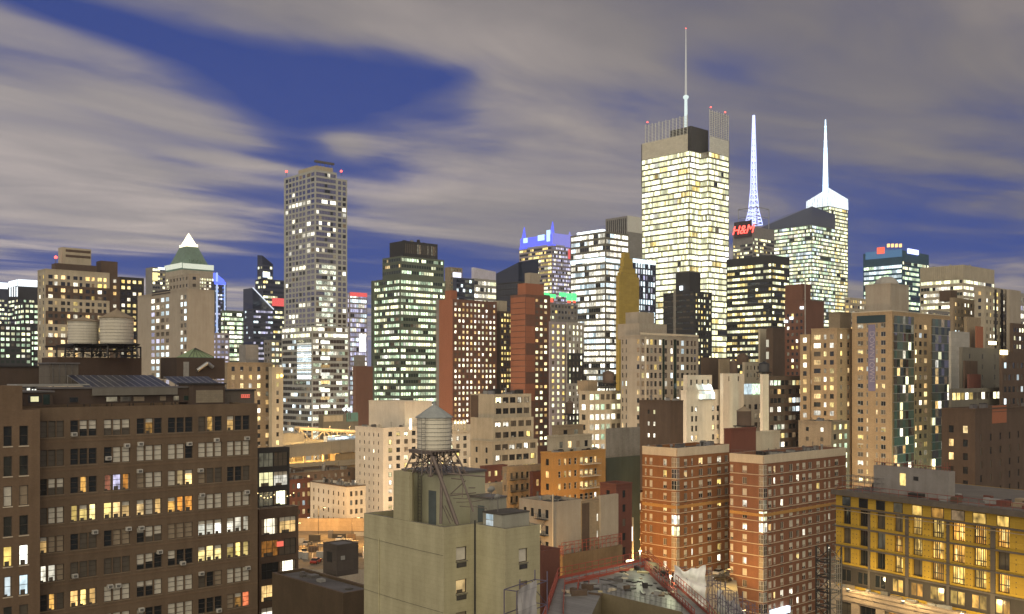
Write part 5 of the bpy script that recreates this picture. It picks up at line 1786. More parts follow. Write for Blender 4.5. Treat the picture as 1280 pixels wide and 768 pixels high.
# projecting wing at the far left
wo = LB.shift(0, -2.2)
WB = Blk(0, 0, 50, 0, D=2.19, z1=62.7, org=wo)
wst = S(3.76, 1, 1, 2.5, top=2.0, cols=pxcols(WB, 'R', [(4.3, 15.2), (24.2, 35.4)]), rec=.2, frame=FRAME_B, mun=(1, 2), sill=W_BAND,
        table=lambda r, c: [[dk, dk], [dk, dk], [bl, cu], [dk, dk], [ye, 'bright'], ['cool', 'cool'], [dk, dm], [dk, dk]][r % 8][min(c, 1)])
q.add(WB, W_LOFT2, wst, None, name='wing_wall', ph=.3)
W2 = Blk(0, 0, 28, 0, D=8, z0=62.0, z1=65.75, org=LB.shift(0, -2.0))
q.add(W2, W_LOFT2, None, None, name='wing_parapet')
for j in range(10):                                    # brick belt courses between the storeys
    kk = MB()
    z_ = LB.z1 - 1.75 - j * 3.76 - 2.15 - .45
    a_, _ = LB.hit('R', 49)
    kk.box(a_, LB.W, -.05, -.003, z_ - .22, z_, W_LOFT2)
    kk.build('belt_course', q.root)
# window air conditioners: photo positions
AC = plain('ac_enclosure', (0.50, 0.48, 0.44), .5)
for (x, y) in ((92, 543), (135, 573), (158, 557), (175, 555), (236, 555), (270, 550), (308, 548), (250, 588), (308, 615), (118, 665), (160, 661), (176, 660), (93, 720), (199, 690), (228, 704), (251, 717), (309, 710), (137, 733), (147, 732), (176, 762), (273, 763), (174, 589), (252, 619)):
    u, z_ = LB.hit('R', x, y)
    kk = MB()
    kk.box(u - .36, u + .36, -.42, .1, z_ - .26, z_ + .26, AC)
    kk.box(u - .24, u + .24, -.43, -.421, z_ - .17, z_ + .15, FRAME_D)
    for i in range(4):
        kk.box(u - .24, u + .24, -.445, -.431, z_ - .13 + i * .08, z_ - .10 + i * .08, GREY)
    kk.build('air_conditioner', q.root)
q.clutter(LB, 0)


def rooftop(name, lab, cat, x0, x1, yt_, yb_, d0, depth, mat, topm=None, cap=None):
    """a box standing on the loft roof, its front edge spanning bearings x0..x1 along the grid"""
    bk_ = Blk(0, x0, x1, d0, D=depth, z0=CZ + (HY - yb_) / FPX * d0, z1=CZ + (HY - yt_) / FPX * d0)
    e = empty(name, (bk_.o.x, bk_.o.y, bk_.z0), bk_.rz, lab, cat)
    k = MB()
    h = bk_.z1 - bk_.z0
    k.box(0, bk_.W, 0, depth, 0, h, mat, topm or ROOF)
    k.build('wall', e)
    if cap:
        k = MB()
        k.box(-.2, bk_.W + .2, -.2, depth + .2, h, h + .22, cap)
        k.build('roof', e)
    return e, bk_, h


BRN = wall('dark_penthouse', (0.075, 0.052, 0.040), 'plain', var=.2)
e, bk_, h = rooftop('penthouse', 'dark cabin penthouse with one lit window at the left of the loft roof', 'penthouse', 29, 66, 491, 508, 131, 6, BRN, cap=STEEL)
kk = MB()
kk.box(.6, 2.3, -.05, .0, h * .25, h * .8, FRAME_D)
kk.box(.9, 1.9, -.07, -.051, h * .32, h * .7, M['cream'])
kk.box(2.5, 3.3, -.05, .0, h * .1, h * .85, M['dark_green'])
kk.build('window', e)
e, bk_, h = rooftop('penthouse', 'long low glazed penthouse under a grey fascia below the solar panels', 'penthouse', 66, 243, 486.5, 506, 137, 7, BRN, cap=STEEL)
for (x0, x1, mt) in ((132, 147, 'faint'), (149.5, 164, 'faint'), (166, 181, 'curtain'), (199, 208, 'curtain'), (216, 224, 'faint'), (86, 98, 'dark'), (229, 240, 'dark_green')):
    ua, ub_ = bk_.along(bk_.dR, x0), bk_.along(bk_.dR, x1)
    kk = MB()
    kk.box(ua, ub_, -.06, -.002, h * .1, h * .48, FRAME_B)
    kk.box(ua + .1, ub_ - .1, -.075, -.061, h * .14, h * .44, M[mt])
    kk.build('window', e)
kk = MB()
ua, ub_ = bk_.along(bk_.dR, 113), bk_.along(bk_.dR, 219)
kk.box(ua, ub_, -.9, -.65, h * .55, h * 1.02, wall('fascia_grey', (0.17, 0.16, 0.14), var=.2))
kk.build('fascia', e)
e, bk_, h = rooftop('canopy', 'flat pale canopy slab left of the solar panels', 'canopy', 22, 112, 480.5, 483.5, 140, 5, GREY)
for x_ in (0.4, bk_.W * .5, bk_.W - .4):
    kk = MB()
    kk.tube((x_, .5, -1.9), (x_, .5, 0), .09, STEEL, 6)
    kk.build('post', e)
e, bk_, h = rooftop('plant_room', 'tall grey louvred plant room in front of the smaller pale tank', 'plant room', 62, 98, 455, 483, 150, 5, wall('grey_louvre', (0.13, 0.115, 0.10), 'panel', var=.2), cap=STEEL)
for i in range(4):
    kk = MB()
    kk.box(bk_.W * (.1 + .22 * i), bk_.W * (.1 + .22 * i) + .08, -.08, 0, 0, h, STEEL)
    kk.build('rail', e)
e, bk_, h = rooftop('plant_room', 'low dark brown plant room at the far left roof edge', 'plant room', -10, 60, 459, 484, 152, 8, BRN, cap=DARK)
e, bk_, h = rooftop('bulkhead', 'broad dark brown bulkhead carrying the two pale water tanks', 'bulkhead', 72, 177, 446.5, 470, 164, 8, wall('bulkhead_brick', (0.085, 0.055, 0.040), 'brick', var=.2), cap=None)
kk = MB()
for i in range(11):
    kk.box(bk_.W * i / 10 - .1, bk_.W * i / 10 + .1, .3, .5, h, h + 2.0, DARK)
kk.box(0, bk_.W, .2, .6, h + 1.7, h + 2.0, DARK)
kk.box(0, bk_.W, 6, 6.4, h + 1.7, h + 2.0, DARK)
kk.build('tank_frame', e)
e, bk_, h = rooftop('bulkhead', 'dark bulkhead below the little green pyramid roof', 'bulkhead', 221, 281, 447, 474, 176, 7, BRN)
kk = MB()
kk.box(1.2, 2.2, -.1, 0, 0, h * .8, GREY)
kk.build('door', e)
kk = MB()
kk.tube((3.5, -.6, h * .4), (5.5, -.6, h * .75), .35, ALU, 8)
kk.tube((5.5, -.6, h * .75), (6.5, -.6, h * .55), .35, ALU, 8)
kk.build('duct', e)
e2, bk2, h2 = rooftop('skylight_pyramid', 'small green glazed pyramid roof lit from within', 'skylight', 236, 268, 446.5, 448, 179, 5.5, CO)
kk = MB()
w_ = bk2.W
kk.hexa([(0, 0, h2), (w_, 0, h2), (w_, 5.5, h2), (0, 5.5, h2), (w_ / 2 - .1, 2.7, h2 + 1.7), (w_ / 2 + .1, 2.7, h2 + 1.7), (w_ / 2 + .1, 2.8, h2 + 1.7), (w_ / 2 - .1, 2.8, h2 + 1.7)], wall('green_glazing', (0.22, 0.30, 0.17), var=.25))
kk.build('glazed_roof', e2)
kk = MB()
for i in range(7):
    kk.tube((w_ * i / 6, -.02, h2), (w_ / 2, 2.7, h2 + 1.75), .05, DARK, 4)
kk.build('glazing_bar', e2)
e, bk_, h = rooftop('penthouse', 'brown penthouse with a pale panelled front near the loft corner', 'penthouse', 241, 281, 481, 506, 149, 5, BRN, cap=DARK)
kk = MB()
kk.box(.5, bk_.W - .3, -.06, -.002, .25, h * .72, wall('pale_panelling', (0.27, 0.23, 0.17), 'block', var=.2))
kk.build('panel', e)
e, bk_, h = rooftop('penthouse', 'grey metal penthouse with a small red neon sign at the loft corner', 'penthouse', 278, 318, 489, 506, 155, 5, wall('grey_cladding', (0.12, 0.105, 0.09), 'panel', var=.1), cap=DARK)
kk = MB()
ua = bk_.along(bk_.dR, 301)
rn = glowmat('red_neon_dim', (1.0, 0.16, 0.10), .85)
for i, w_ in enumerate((1.5, 1.3, 1.5)):
    kk.tube((ua, -.1, h * (.50 + i * .1)), (ua + w_, -.1, h * (.50 + i * .1)), .055, rn, 5)
for i in range(5):
    kk.tube((ua + .12 + i * .32, -.1, h * .47), (ua + .12 + i * .32, -.1, h * .73), .045, rn, 5)
kk.build('neon_sign', e)
# solar panels
PV = glass('solar_cell', (0.008, 0.012, 0.03), 0.35, 0.0) or M['solar_cell']


def solar(x0, x1, d0, lab, n, zl, zh, run):
    bk_ = Blk(0, x0, x1, d0, D=run, z1=zl)
    e = empty('solar_array', (bk_.o.x, bk_.o.y, zl), bk_.rz, lab, 'solar panels')
    for i in range(n):
        for j in range(2):
            k = MB()
            a_, c_ = bk_.W * i / n + .05, bk_.W * (i + 1) / n - .05
            v0, v1 = run * j / 2 + .05, run * (j + 1) / 2 - .05
            z0, z1 = (zh - zl) * v0 / run, (zh - zl) * v1 / run
            k.hexa([(a_, v0, z0 - .06), (c_, v0, z0 - .06), (c_, v1, z1 - .06), (a_, v1, z1 - .06), (a_, v0, z0), (c_, v0, z0), (c_, v1, z1), (a_, v1, z1)], ALU)
            k.hexa([(a_ + .06, v0 + .06, z0 + .012), (c_ - .06, v0 + .06, z0 + .012), (c_ - .06, v1 - .06, z1 + .0), (a_ + .06, v1 - .06, z1 + .0), (a_ + .06, v0 + .06, z0 + .022), (c_ - .06, v0 + .06, z0 + .022), (c_ - .06, v1 - .06, z1 + .022), (a_ + .06, v1 - .06, z1 + .022)], M['solar_cell'])
            k.build('solar_panel', e)
    k = MB()
    for v, z in ((.3, 0), (run - .3, zh - zl)):
        k.tube((0, v, z - .12), (bk_.W, v, z - .12), .08, ALU, 6)
    for i in range(5):
        for v, z in ((.3, 0), (run - .3, zh - zl)):
            k.tube((bk_.W * i / 4, v, z - .12), (bk_.W * i / 4, v, 62.0 - zl), .07, STEEL, 6)
    k.build('rack', e)


solar(106, 216, 145, 'long row of tilted solar panels across the loft roof', 12, 65.3, 67.1, 7.5)
solar(226, 283, 153, 'short row of tilted solar panels right of the long row', 7, 65.2, 66.9, 6.5)

# ------------------------------------------------------------------ glassy lofts beside it
b = Blk(318, 324, 373, 158, yt=637)
b2 = Blk(316, 322, 362, 172, yt=561)
GL = S(3.55, 3.4, 3.0, 2.6, top=1.6, lit=[('warm', 3), ('white', 2), ('cream', 2), ('dim', 2), ('amber', 1.5), ('dark', 1)], rec=.2, frame=FRAME_D, mun=(3, 2), mg=.3)
q = B('loft_building', 'narrow dark loft with big warm lit windows hugging the long brown loft building', 'building',
      [('wall', b, W_BROWN, GL, None, dict(cop=W_CREAM)), ('upper_wall', b2, W_BLACK, S(3.4, 3.4, 3.0, 2.5, top=.8, lit=[('cream', 3), ('white', 2), ('faint', 2), ('dim', 2)], rec=.2, frame=FRAME_D, mun=(3, 2), mg=.3), None)])
kk = MB()
for i in range(12):
    a_, c_ = b.W * i / 12, b.W * (i + 1) / 12
    za = b.z1 + 2.6 - .9 * math.sin(math.pi * (i % 6) / 6)
    zb_ = b.z1 + 2.6 - .9 * math.sin(math.pi * ((i + 1) % 6 or 6) / 6)
    kk.tube((a_, .5, za), (c_, .5, zb_), .02, DARK, 4)
    kk.lathe((a_, .5, za - .1), [(.03, -.08), (.1, 0), (.03, .1)], glowmat('festoon_bulb', (1.0, 0.72, 0.3), 4), 6)
kk.build('string_light', q.root)
kk = MB()
ua, za = b.hit('R', 350, 680)
kk.box(ua - .6, ua + .5, -.25, -.01, za - .4, za + .4, glowmat('red_neon_dim', (1.0, 0.16, 0.10), .85))
kk.build('neon_sign', q.root)

# ------------------------------------------------------------------ low dark building with a roof hut
b = Blk(300, 429, 470, 122, z1=CZ + (HY - 742) / FPX * 122)
b.D = b.along(b.dL, 340)
q = B('warehouse', 'low soot-dark brick building with a patched tar roof and a hut on it', 'building',
      [('wall', b, wall('soot_brick', (0.085, 0.058, 0.034), 'brick', var=.3), None, None, dict(ph=.35, cop=W_BROWN, roof=wall('tar_roof', (0.10, 0.095, 0.10), var=.55)))])
hb = Blk(0, 421, 448, 134, z0=b.z1 - .4, z1=CZ + (HY - 682) / FPX * 134)
hb.D = hb.along(hb.dL, 404)
q.add(hb, wall('hut_metal', (0.075, 0.062, 0.055), 'panel', var=.2), None, None, name='hut', ph=.1, roof=wall('hut_roof', (0.14, 0.135, 0.14), var=.3))
q.panel(hb, 'L', 409, 415, 690, 702, FRAME_D, .05, 'door')
q.panel(hb, 'R', 426, 431, 695, 700, GREY, .05, 'vent')
for i in range(6):
    kk = MB()
    rr = random.Random(i)
    x_, y_ = rr.uniform(2, max(3, b.W - 3)), rr.uniform(1, b.D - 2)
    kk.box(x_, x_ + rr.uniform(.5, 1.4), y_, y_ + rr.uniform(.5, 1.2), b.z1 - .36, b.z1 - .36 + rr.uniform(.15, .5), rr.choice([GREY, ROOF, STEEL]))
    kk.build('rooftop_unit', q.root)

# ------------------------------------------------------------------ tenements and the parking deck
b = Blk(388, 434, 457, 322, yt=608)
q = B('tenement', 'whitewashed tenement with small black windows standing by the parking deck', 'building',
      [('wall', b, W_WHITE, S(2.9, 2.3, 1.0, 1.6, top=1.8, lit=[('dark', 5), ('dim', 2), ('faint', 2)], rec=.15), S(2.9, 3.2, .8, 1.4, top=2.2, lit=[('dark', 6), ('dim', 2), ('white', .4)], rec=.15), dict(cop=W_BROWN))], yb=662)
q.clutter(b, 8, 2.2)
b = Blk(352, 362, 391, 335, yt=600)
q = B('tenement', 'brown tenement row house left of the whitewashed tenement', 'building', [('wall', b, W_MAROON, S(2.95, 2.2, 1.0, 1.6, top=1.5, lit=APT + [('cool', .8), ('white', .5)], rec=.15), None)], yb=660)
q.clutter(b, 6, 2)
for (xl, xc, xr, d, yt_, lab) in ((330, 362, 450, 372, 592, 'low black-roofed building below the orange-lit ramps'), (318, 352, 380, 385, 588, 'flat dark roof to the left under the ramps')):
    bb_ = Blk(xl, xc, xr, d, yt=yt_)
    qq = B('low_building', lab, 'building', [('wall', bb_, W_BROWN, S(3, 3, 1, 1.5, lit=APT, rec=.1), None)], yb=605)
    qq.clutter(bb_, 8, 3)
# raised parking deck
zd = 17.6
dk_pts = [atz(340, 712, zd), atz(470, 712, zd), atz(470, 656, zd), atz(350, 656, zd)]
k = MB()
k.hexa([(p.x, p.y, 0) for p in dk_pts] + [(p.x, p.y, zd) for p in dk_pts], CONC, wall('deck_concrete', (0.16, 0.135, 0.10), var=.5))
o = k.build('wall')
pd = empty('parking_deck', dk_pts[0], 0, 'open concrete parking deck bathed in orange lamp light between the tenements and the soot-dark building', 'parking deck')
o.parent = pd
o.location = -dk_pts[0]
k = MB()
for i in range(9):
    a_ = dk_pts[0].lerp(dk_pts[1], i / 8) - dk_pts[0]
    c_ = dk_pts[3].lerp(dk_pts[2], i / 8) - dk_pts[0]
    m_ = a_.lerp(c_, .45)
    k.quad(a_.lerp(c_, .2) + Vector((-.08, 0, .006)), a_.lerp(c_, .2) + Vector((.08, 0, .006)), m_ + Vector((.08, 0, .006)), m_ + Vector((-.08, 0, .006)), plain('marking_white', (.7, .7, .68), .7))
k.build('bay_marking', pd)
k = MB()
P0, P1 = atz(372, 664, zd) - dk_pts[0], atz(456, 664, zd) - dk_pts[0]
k.hexa([P0, P1, P1 + Vector((0, 1, 0)), P0 + Vector((0, 1, 0)), P0 + Vector((0, 0, 4)), P1 + Vector((0, 0, 4)), P1 + Vector((0, 1, 4)), P0 + Vector((0, 1, 4))], wall('orange_screen_wall', (0.45, 0.33, 0.2), 'panel'))
k.build('screen_wall', pd)
k = MB()
P0, P1 = atz(374, 694, zd) - dk_pts[0], atz(404, 690, zd) - dk_pts[0]
for i in range(9):
    p = P0.lerp(P1, i / 8)
    k.tube(p, p + Vector((0, 0, 3.2)), .06, STEEL, 5)
for z_ in (.2, 1.6, 3.1):
    k.tube(P0 + Vector((0, 0, z_)), P1 + Vector((0, 0, z_)), .05, STEEL, 4)
k.build('railing', pd)


rk = random.Random(8)
k = MB()
for i in range(26):
    p = atz(rk.uniform(362, 450), rk.uniform(668, 700), zd) - dk_pts[0]
    w_, h_ = rk.uniform(.6, 2.2), rk.uniform(.4, 2.4)
    k = MB()
    k.box(p.x - w_, p.x + w_, p.y - .6, p.y + .6, p.z + .01, p.z + h_, rk.choice([GREY, W_BROWN, W_TAN, STEEL, DARK]))
    k.build('stored_crate', pd)
# ------------------------------------------------------------------ cars, lamps
def car(p, rz, body, label, lights=True):
    e = empty('parked_car', p, rz, label, 'car', 'cars parked below the towers')
    paint = plain('car_paint_' + body[0], body[1], .3, .3, .05)
    k = MB()
    L_, W_ = 4.5, 1.8
    sect = [(-2.25, .35, .75), (-2.1, .3, .95), (-.9, .25, 1.0), (1.0, .25, 1.0), (2.0, .3, .88), (2.25, .38, .62)]
    for i in range(len(sect) - 1):
        (xa, a0, a1), (xb_, b0, b1) = sect[i], sect[i + 1]
        k.hexa([(xa, -.9, a0), (xb_, -.9, b0), (xb_, .9, b0), (xa, .9, a0), (xa, -.84, a1), (xb_, -.84, b1), (xb_, .84, b1), (xa, .84, a1)], paint)
    k.hexa([(-1.75, -.8, .98), (1.0, -.8, .98), (1.0, .8, .98), (-1.75, .8, .98), (-1.2, -.62, 1.46), (.25, -.62, 1.46), (.25, .62, 1.46), (-1.2, .62, 1.46)], M['dark'], paint)
    k.build('body', e)
    for (x, y) in ((-1.4, .9), (1.4, .9), (-1.4, -.9), (1.4, -.9)):
        k = MB()
        k.tube((x, y - .11, .33), (x, y + .11, .33), .33, DARK, 14)
        k.tube((x, y - .12, .33), (x, y + .12, .33), .19, ALU, 10)
        k.build('wheel', e)
    for y in (-.6, .6):
        k = MB()
        k.box(2.2, 2.27, y - .18, y + .18, .6, .75, glowmat('headlight', (1, .95, .8), 3 if lights else .2))
        k.build('headlight', e)
    return e


def street_lamp(p, label, power, col=(1.0, 0.52, 0.14), h=8.0, arm=1.6, group='sodium street lamps', rz=0.0):
    e = empty('street_lamp', p, rz, label, 'street lamp', group)
    k = MB()
    k.tube((0, 0, 0), (0, 0, h), .09, DARK, 8, .06)
    k.tube((0, 0, h - .1), (arm, 0, h + .2), .05, DARK, 6)
    k.build('pole', e)
    k = MB()
    k.hexa([(arm - .1, -.14, h + .1), (arm + .7, -.14, h + .1), (arm + .7, .14, h + .1), (arm - .1, .14, h + .1), (arm, -.1, h + .26), (arm + .6, -.1, h + .26), (arm + .6, .1, h + .26), (arm, .1, h + .26)], GREY)
    k.box(arm, arm + .6, -.1, .1, h + .05, h + .098, glowmat('lamp_lens', (1.0, 0.62, 0.22), 12))
    k.build('lamp_head', e)
    l = bpy.data.lights.new('lamp_light', 'POINT')
    l.energy = power
    l.color = col
    l.shadow_soft_size = .35
    lo = bpy.data.objects.new('lamp_light', l)
    COL.objects.link(lo)
    lo.parent = e
    lo.location = (arm + .3, 0, h - .35)
    return e


for (x, y, hh_, pw, lab) in ((398, 672, 9, 9000, 'sodium lamp in the middle of the parking deck'), (440, 682, 8, 7000, 'sodium lamp at the right end of the parking deck'), (366, 690, 8, 6000, 'sodium lamp at the left end of the parking deck')):
    street_lamp(atz(x, y, zd), lab, pw, h=hh_)
for (x, y, rz, col, lab) in ((384, 682, 1.4, ('grey', (.25, .25, .26)), 'grey car parked on the orange-lit deck'), (425, 676, 1.5, ('silver', (.5, .5, .5)), 'silver car parked on the orange-lit deck under the screen wall'), (395, 704, 1.4, ('red', (.3, .03, .02)), 'dark red car at the near edge of the parking deck')):
    car(atz(x, y, zd), rz, col, lab)

# ------------------------------------------------------------------ elevated bus ramps
RAMPC = wall('ramp_concrete', (0.46, 0.40, 0.30), 'plain', var=.15)


def ramp(name, label, A, Bp, width, slab, rail, group=None, truss=0.0):
    d = (Bp - A)
    L_ = d.length
    dx = Vector((d.x, d.y, 0)).normalized()
    e = empty(name, A, math.atan2(dx.y, dx.x), label, 'ramp', group)
    s = d.z / Vector((d.x, d.y, 0)).length
    Lh = Vector((d.x, d.y, 0)).length

    def T(x, y, z):
        return (x, y, z + s * x)
    k = MB()
    k.box(0, Lh, 0, width, -slab, 0, RAMPC, ROOFG, T=T)
    k.build('deck', e)
    k = MB()
    k.box(0, Lh, -.15, .15, 0, rail, RAMPC, T=T)
    k.box(0, Lh, width - .15, width + .15, 0, rail, RAMPC, T=T)
    k.build('parapet', e)
    k = MB()
    m_ = int(Lh / 2.2)
    for i in range(m_ + 1):
        x = Lh * i / m_
        k.box(x - .12, x + .12, -.24, -.16, -slab, rail - .05, RAMPC, T=T)
    k.box(0, Lh, -.3, -.16, rail - .04, rail + .12, RAMPC, T=T)
    k.build('rib', e)
    n = max(3, int(Lh / 9))
    for i in range(n + 1):
        x = Lh * (i + .02) / (n + .04)
        for y in (1.5, width - 1.5):
            k = MB()
            zt_ = s * x - slab - .01
            k.tube((x, y, zt_), (x, y, -A.z), .55, RAMPC, 8)
            k.build('column', e)
    if truss:
        k = MB()
        n = int(Lh / 5)
        for y in (-.2, width + .2):
            k.tube(T(0, y, 0), T(Lh, y, 0), .35, RAMPC, 5)
            k.tube(T(0, y, truss), T(Lh, y, truss), .7, RAMPC, 5)
            for i in range(n):
                xa, xb_ = Lh * i / n, Lh * (i + 1) / n
                k.tube(T(xa, y, 0), T(xa, y, truss), .28, RAMPC, 5)
                k.tube(T(xa, y, 0 if i % 2 else truss), T(xb_, y, truss if i % 2 else 0), .25, RAMPC, 5)
        k.build('truss', e)
    return e


A_, B_ = at(333, 562, 398), at(452, 552, 432)
ramp('bus_ramp', 'lower elevated bus ramp with a plain ribbed side wall, glowing orange beneath', A_, B_, 11, 4.2, 1.0, 'elevated bus ramps')
A2_, B2_ = at(374, 552, 440), at(452, 556, 452)
ramp('bus_ramp', 'upper trussed bus ramp crossing above the plain one', A2_, B2_, 9, 1.0, 1.0, 'elevated bus ramps', truss=5.6)
A3_, B3_ = at(352, 584, 404), at(450, 577, 425)
ramp('bus_ramp', 'lowest bus ramp, half hidden under the plain one and brightly lit', A3_, B3_, 9, 1.2, 1.0, 'elevated bus ramps')
b = Blk(410, 419, 450, 418, yt=568)
B('retaining_wall', 'orange-lit block wall at the right end of the ramps', 'wall', [('wall', b, wall('ramp_block', (0.45, 0.33, 0.18), 'block', var=.2), None, None)], yb=600)
b = Blk(340, 352, 380, 420, yt=543)
B('ramp_house', 'plain beige block house at the left end of the trussed ramp', 'building', [('wall', b, W_PINK, None, None)], yb=560)
b = Blk(398, 404, 448, 470, yt=519)
q = B('bus_terminal', 'flat terminal building with a pale sign band and teal glass corner above the trussed ramp', 'building',
      [('wall', b, W_STEELG, None, None)], yb=540)
q.panel(b, 'R', 404.5, 428, 519.5, 527, W_CREAM, .4, 'sign_band')
q.panel(b, 'R', 433, 447, 516, 527, wall('teal_glass_panel', (.12, .26, .24)), .4, 'teal_corner')
for x in (429, 434.5, 436.5):
    kk = MB()
    u, z_ = b.hit('R', x, 514)
    kk.tube((u, -1, z_ - 4), (u, -1, z_), .15, STEEL, 5)
    kk.lathe((u, -1, z_), [(.2, 0), (.9, .5), (.8, 1.2), (.1, 1.6)], glowmat('roof_flood', (0.85, 0.95, 1.0), 2.2), 8)
    kk.build('floodlight', q.root)
dA = B3_ - A3_
nA = Vector((-dA.y, dA.x, 0)).normalized()
for i, f in enumerate((.18, .48, .76)):
    street_lamp(A3_.lerp(B3_, f) + nA * 4.5, ['sodium lamp under the left part of the plain ramp', 'sodium lamp under the middle of the plain ramp', 'sodium lamp under the right part of the plain ramp'][i], 3600, h=3.0, arm=.8, rz=-1.2, col=(1, .6, .18))
for i, f in enumerate((.15, .45, .75)):
    street_lamp(A_.lerp(B_, f) + nA * 6, ['sodium lamp on the deck of the plain ramp, left end', 'sodium lamp on the deck of the plain ramp, halfway', 'sodium lamp on the deck of the plain ramp, right end'][i], 2600, h=4.5, arm=.8, rz=-1.2, col=(1, .68, .28))
for i, (x, d) in enumerate(((385, 436), (412, 440), (437, 444))):
    street_lamp(at(x, 553, d), ['sodium lamp on the left of the trussed ramp', 'sodium lamp on the middle of the trussed ramp', 'sodium lamp on the right of the trussed ramp'][i], 4200, h=7, arm=.8, rz=-1.2, col=(1, .6, .2))


def bus(p, rz, label):
    e = empty('bus', p, rz, label, 'bus', 'buses on the ramp')
    k = MB()
    k.box(-6, 6, -1.25, 1.25, .4, 3.1, plain('bus_white', (.62, .64, .66), .35, 0, .05))
    k.build('body', e)
    k = MB()
    for i in range(6):
        k.box(-5.6 + i * 1.85, -5.6 + i * 1.85 + 1.6, -1.27, -1.252, 1.6, 2.6, M['cool'])
    k.build('window', e)
    for x in (-3.8, 3.9):
        k = MB()
        k.tube((x, -1.28, .5), (x, -1.0, .5), .5, DARK, 12)
        k.tube((x, 1.0, .5), (x, 1.28, .5), .5, DARK, 12)
        k.build('wheel', e)
    for y in (-.8, .8):
        k = MB()
        k.box(5.99, 6.05, y - .22, y + .22, .8, 1.1, glowmat('bus_headlight', (.8, .92, 1), 9))
        k.build('headlight', e)
    return e


dd = (B_ - A_)
rzr = math.atan2(dd.y, dd.x)
for i, f in enumerate((.76, .90)):
    p = A_.lerp(B_, f) + Vector((-math.sin(rzr), math.cos(rzr), 0)) * 2.2
    bus(p, rzr, ['white bus on the plain ramp, behind the other', 'white bus leading on the plain ramp, next to the white building'][i])

# ------------------------------------------------------------------ old tenements near the ochre house
b = Blk(628, 634, 684, 252, yt=584)
q = B('tenement', 'brown tenement covered with iron fire escapes left of the ochre apartment house', 'building',
      [('wall', b, W_TAN, S(3.0, 1.9, .85, 1.6, top=1.6, lit=[('dark', 5), ('dim', 2), ('faint', 1), ('warm', .6)], rec=.15), S(3, 2.2, .9, 1.6, top=1.6, lit=DK, rec=.15)), ('side_wall', Blk(662, 666, 686, 249, yt=590), W_MAROON, S(3.0, 2.4, .9, 1.6, top=2.0, lit=APT, rec=.15), None)], yb=640)
q.clutter(b, 6, 1.6)


def escape(q, b, face, xs, z1, n, fh):
    T = mkT(*q.local(b), b.W, b.D, face)
    ua, _ = b.hit(face, xs[0])
    ub_, _ = b.hit(face, xs[1])
    k = MB()
    for j in range(n):
        z_ = z1 - j * fh
        k.box(ua, ub_, -1.0, -.02, z_ - .06, z_, DARK, T=T)
        for zz_ in (.5, 1.0):
            k.box(ua, ub_, -1.0, -.96, z_ + zz_ - .03, z_ + zz_, DARK, T=T)
        for i in range(7):
            u = ua + (ub_ - ua) * i / 6
            k.box(u - .02, u + .02, -1.0, -.96, z_ + .001, z_ + .99, DARK, T=T)
        if j < n - 1:
            a_, c_ = (ua + .2, ub_ - .2) if j % 2 else (ub_ - .2, ua + .2)
            for o_ in (-.75, -.35):
                k.tube(T(a_, o_, z_), T(c_, o_, z_ - fh), .035, DARK, 4)
    return k.build('fire_escape', q.root)


for xs in ((637, 645), (649, 657), (668, 676)):
    escape(q, b, 'R', xs, b.z1 - 3.4, 5, 3.0)
b = Blk(606, 612, 640, 262, yt=605)
q = B('tenement', 'low orange-lit storehouse behind the satellite dishes', 'building', [('wall', b, W_CREAM, S(3.2, 3, 1.0, 1.4, top=4, lit=DK, rec=.12), None)], yb=640)
b = Blk(600, 606, 634, 290, yt=583)
q = B('tenement', 'dark brown roofed tenement between the water tower and the fire-escape tenement', 'building', [('wall', b, W_MAROON, S(3, 2.4, 1, 1.5, top=1.6, lit=APTLIT, rec=.12), None)], yb=610)
q.clutter(b, 4, 1.4)
b = Blk(649, 691, 727, 186, yt=628)
q = B('tenement', 'old tenement with orange lamp-lit side, blank beige front wall and fire escapes', 'building',
      [('wall', b, W_PINK, None, S(3.0, 2.2, .9, 1.6, top=1.6, lit=[('dark', 4), ('dim', 2), ('warm', .8)], rec=.15), dict(cop=W_BROWN))], yb=700)
escape(q, b, 'L', (672, 686), b.z1 - 3.4, 4, 3.0)
q.clutter(b, 5, 1.2)
kk = MB()
kk.tube((-.3, -.3, 0), (-.3, -.3, b.z1 + 1.5), .12, W_BAND, 6)
kk.build('standpipe', q.root)
b = Blk(724, 727, 751, 191, yt=627)
q = B('tenement', 'brown walled tenement with three small lit windows in a dark light-well', 'building',
      [('wall', b, W_TAN, S(3.3, 2, .8, 1.4, top=2.8, cols=pxcols(b, 'R', [(729, 731.5), (746, 748)]), lit=[('white', 2), ('dark', 1.5)], rec=.15), None, dict(cop=W_BROWN))], yb=692)
q.panel(b, 'R', 727.3, 736.5, 629, 700, W_BROWN, .05, 'dark_strip')  # shade of the dark gap put into a brown strip
b = Blk(748, 751, 773, 194, yt=620)
B('tenement', 'blank beige party wall facing the orange brick block', 'building', [('wall', b, W_PINK, None, None)], yb=692)

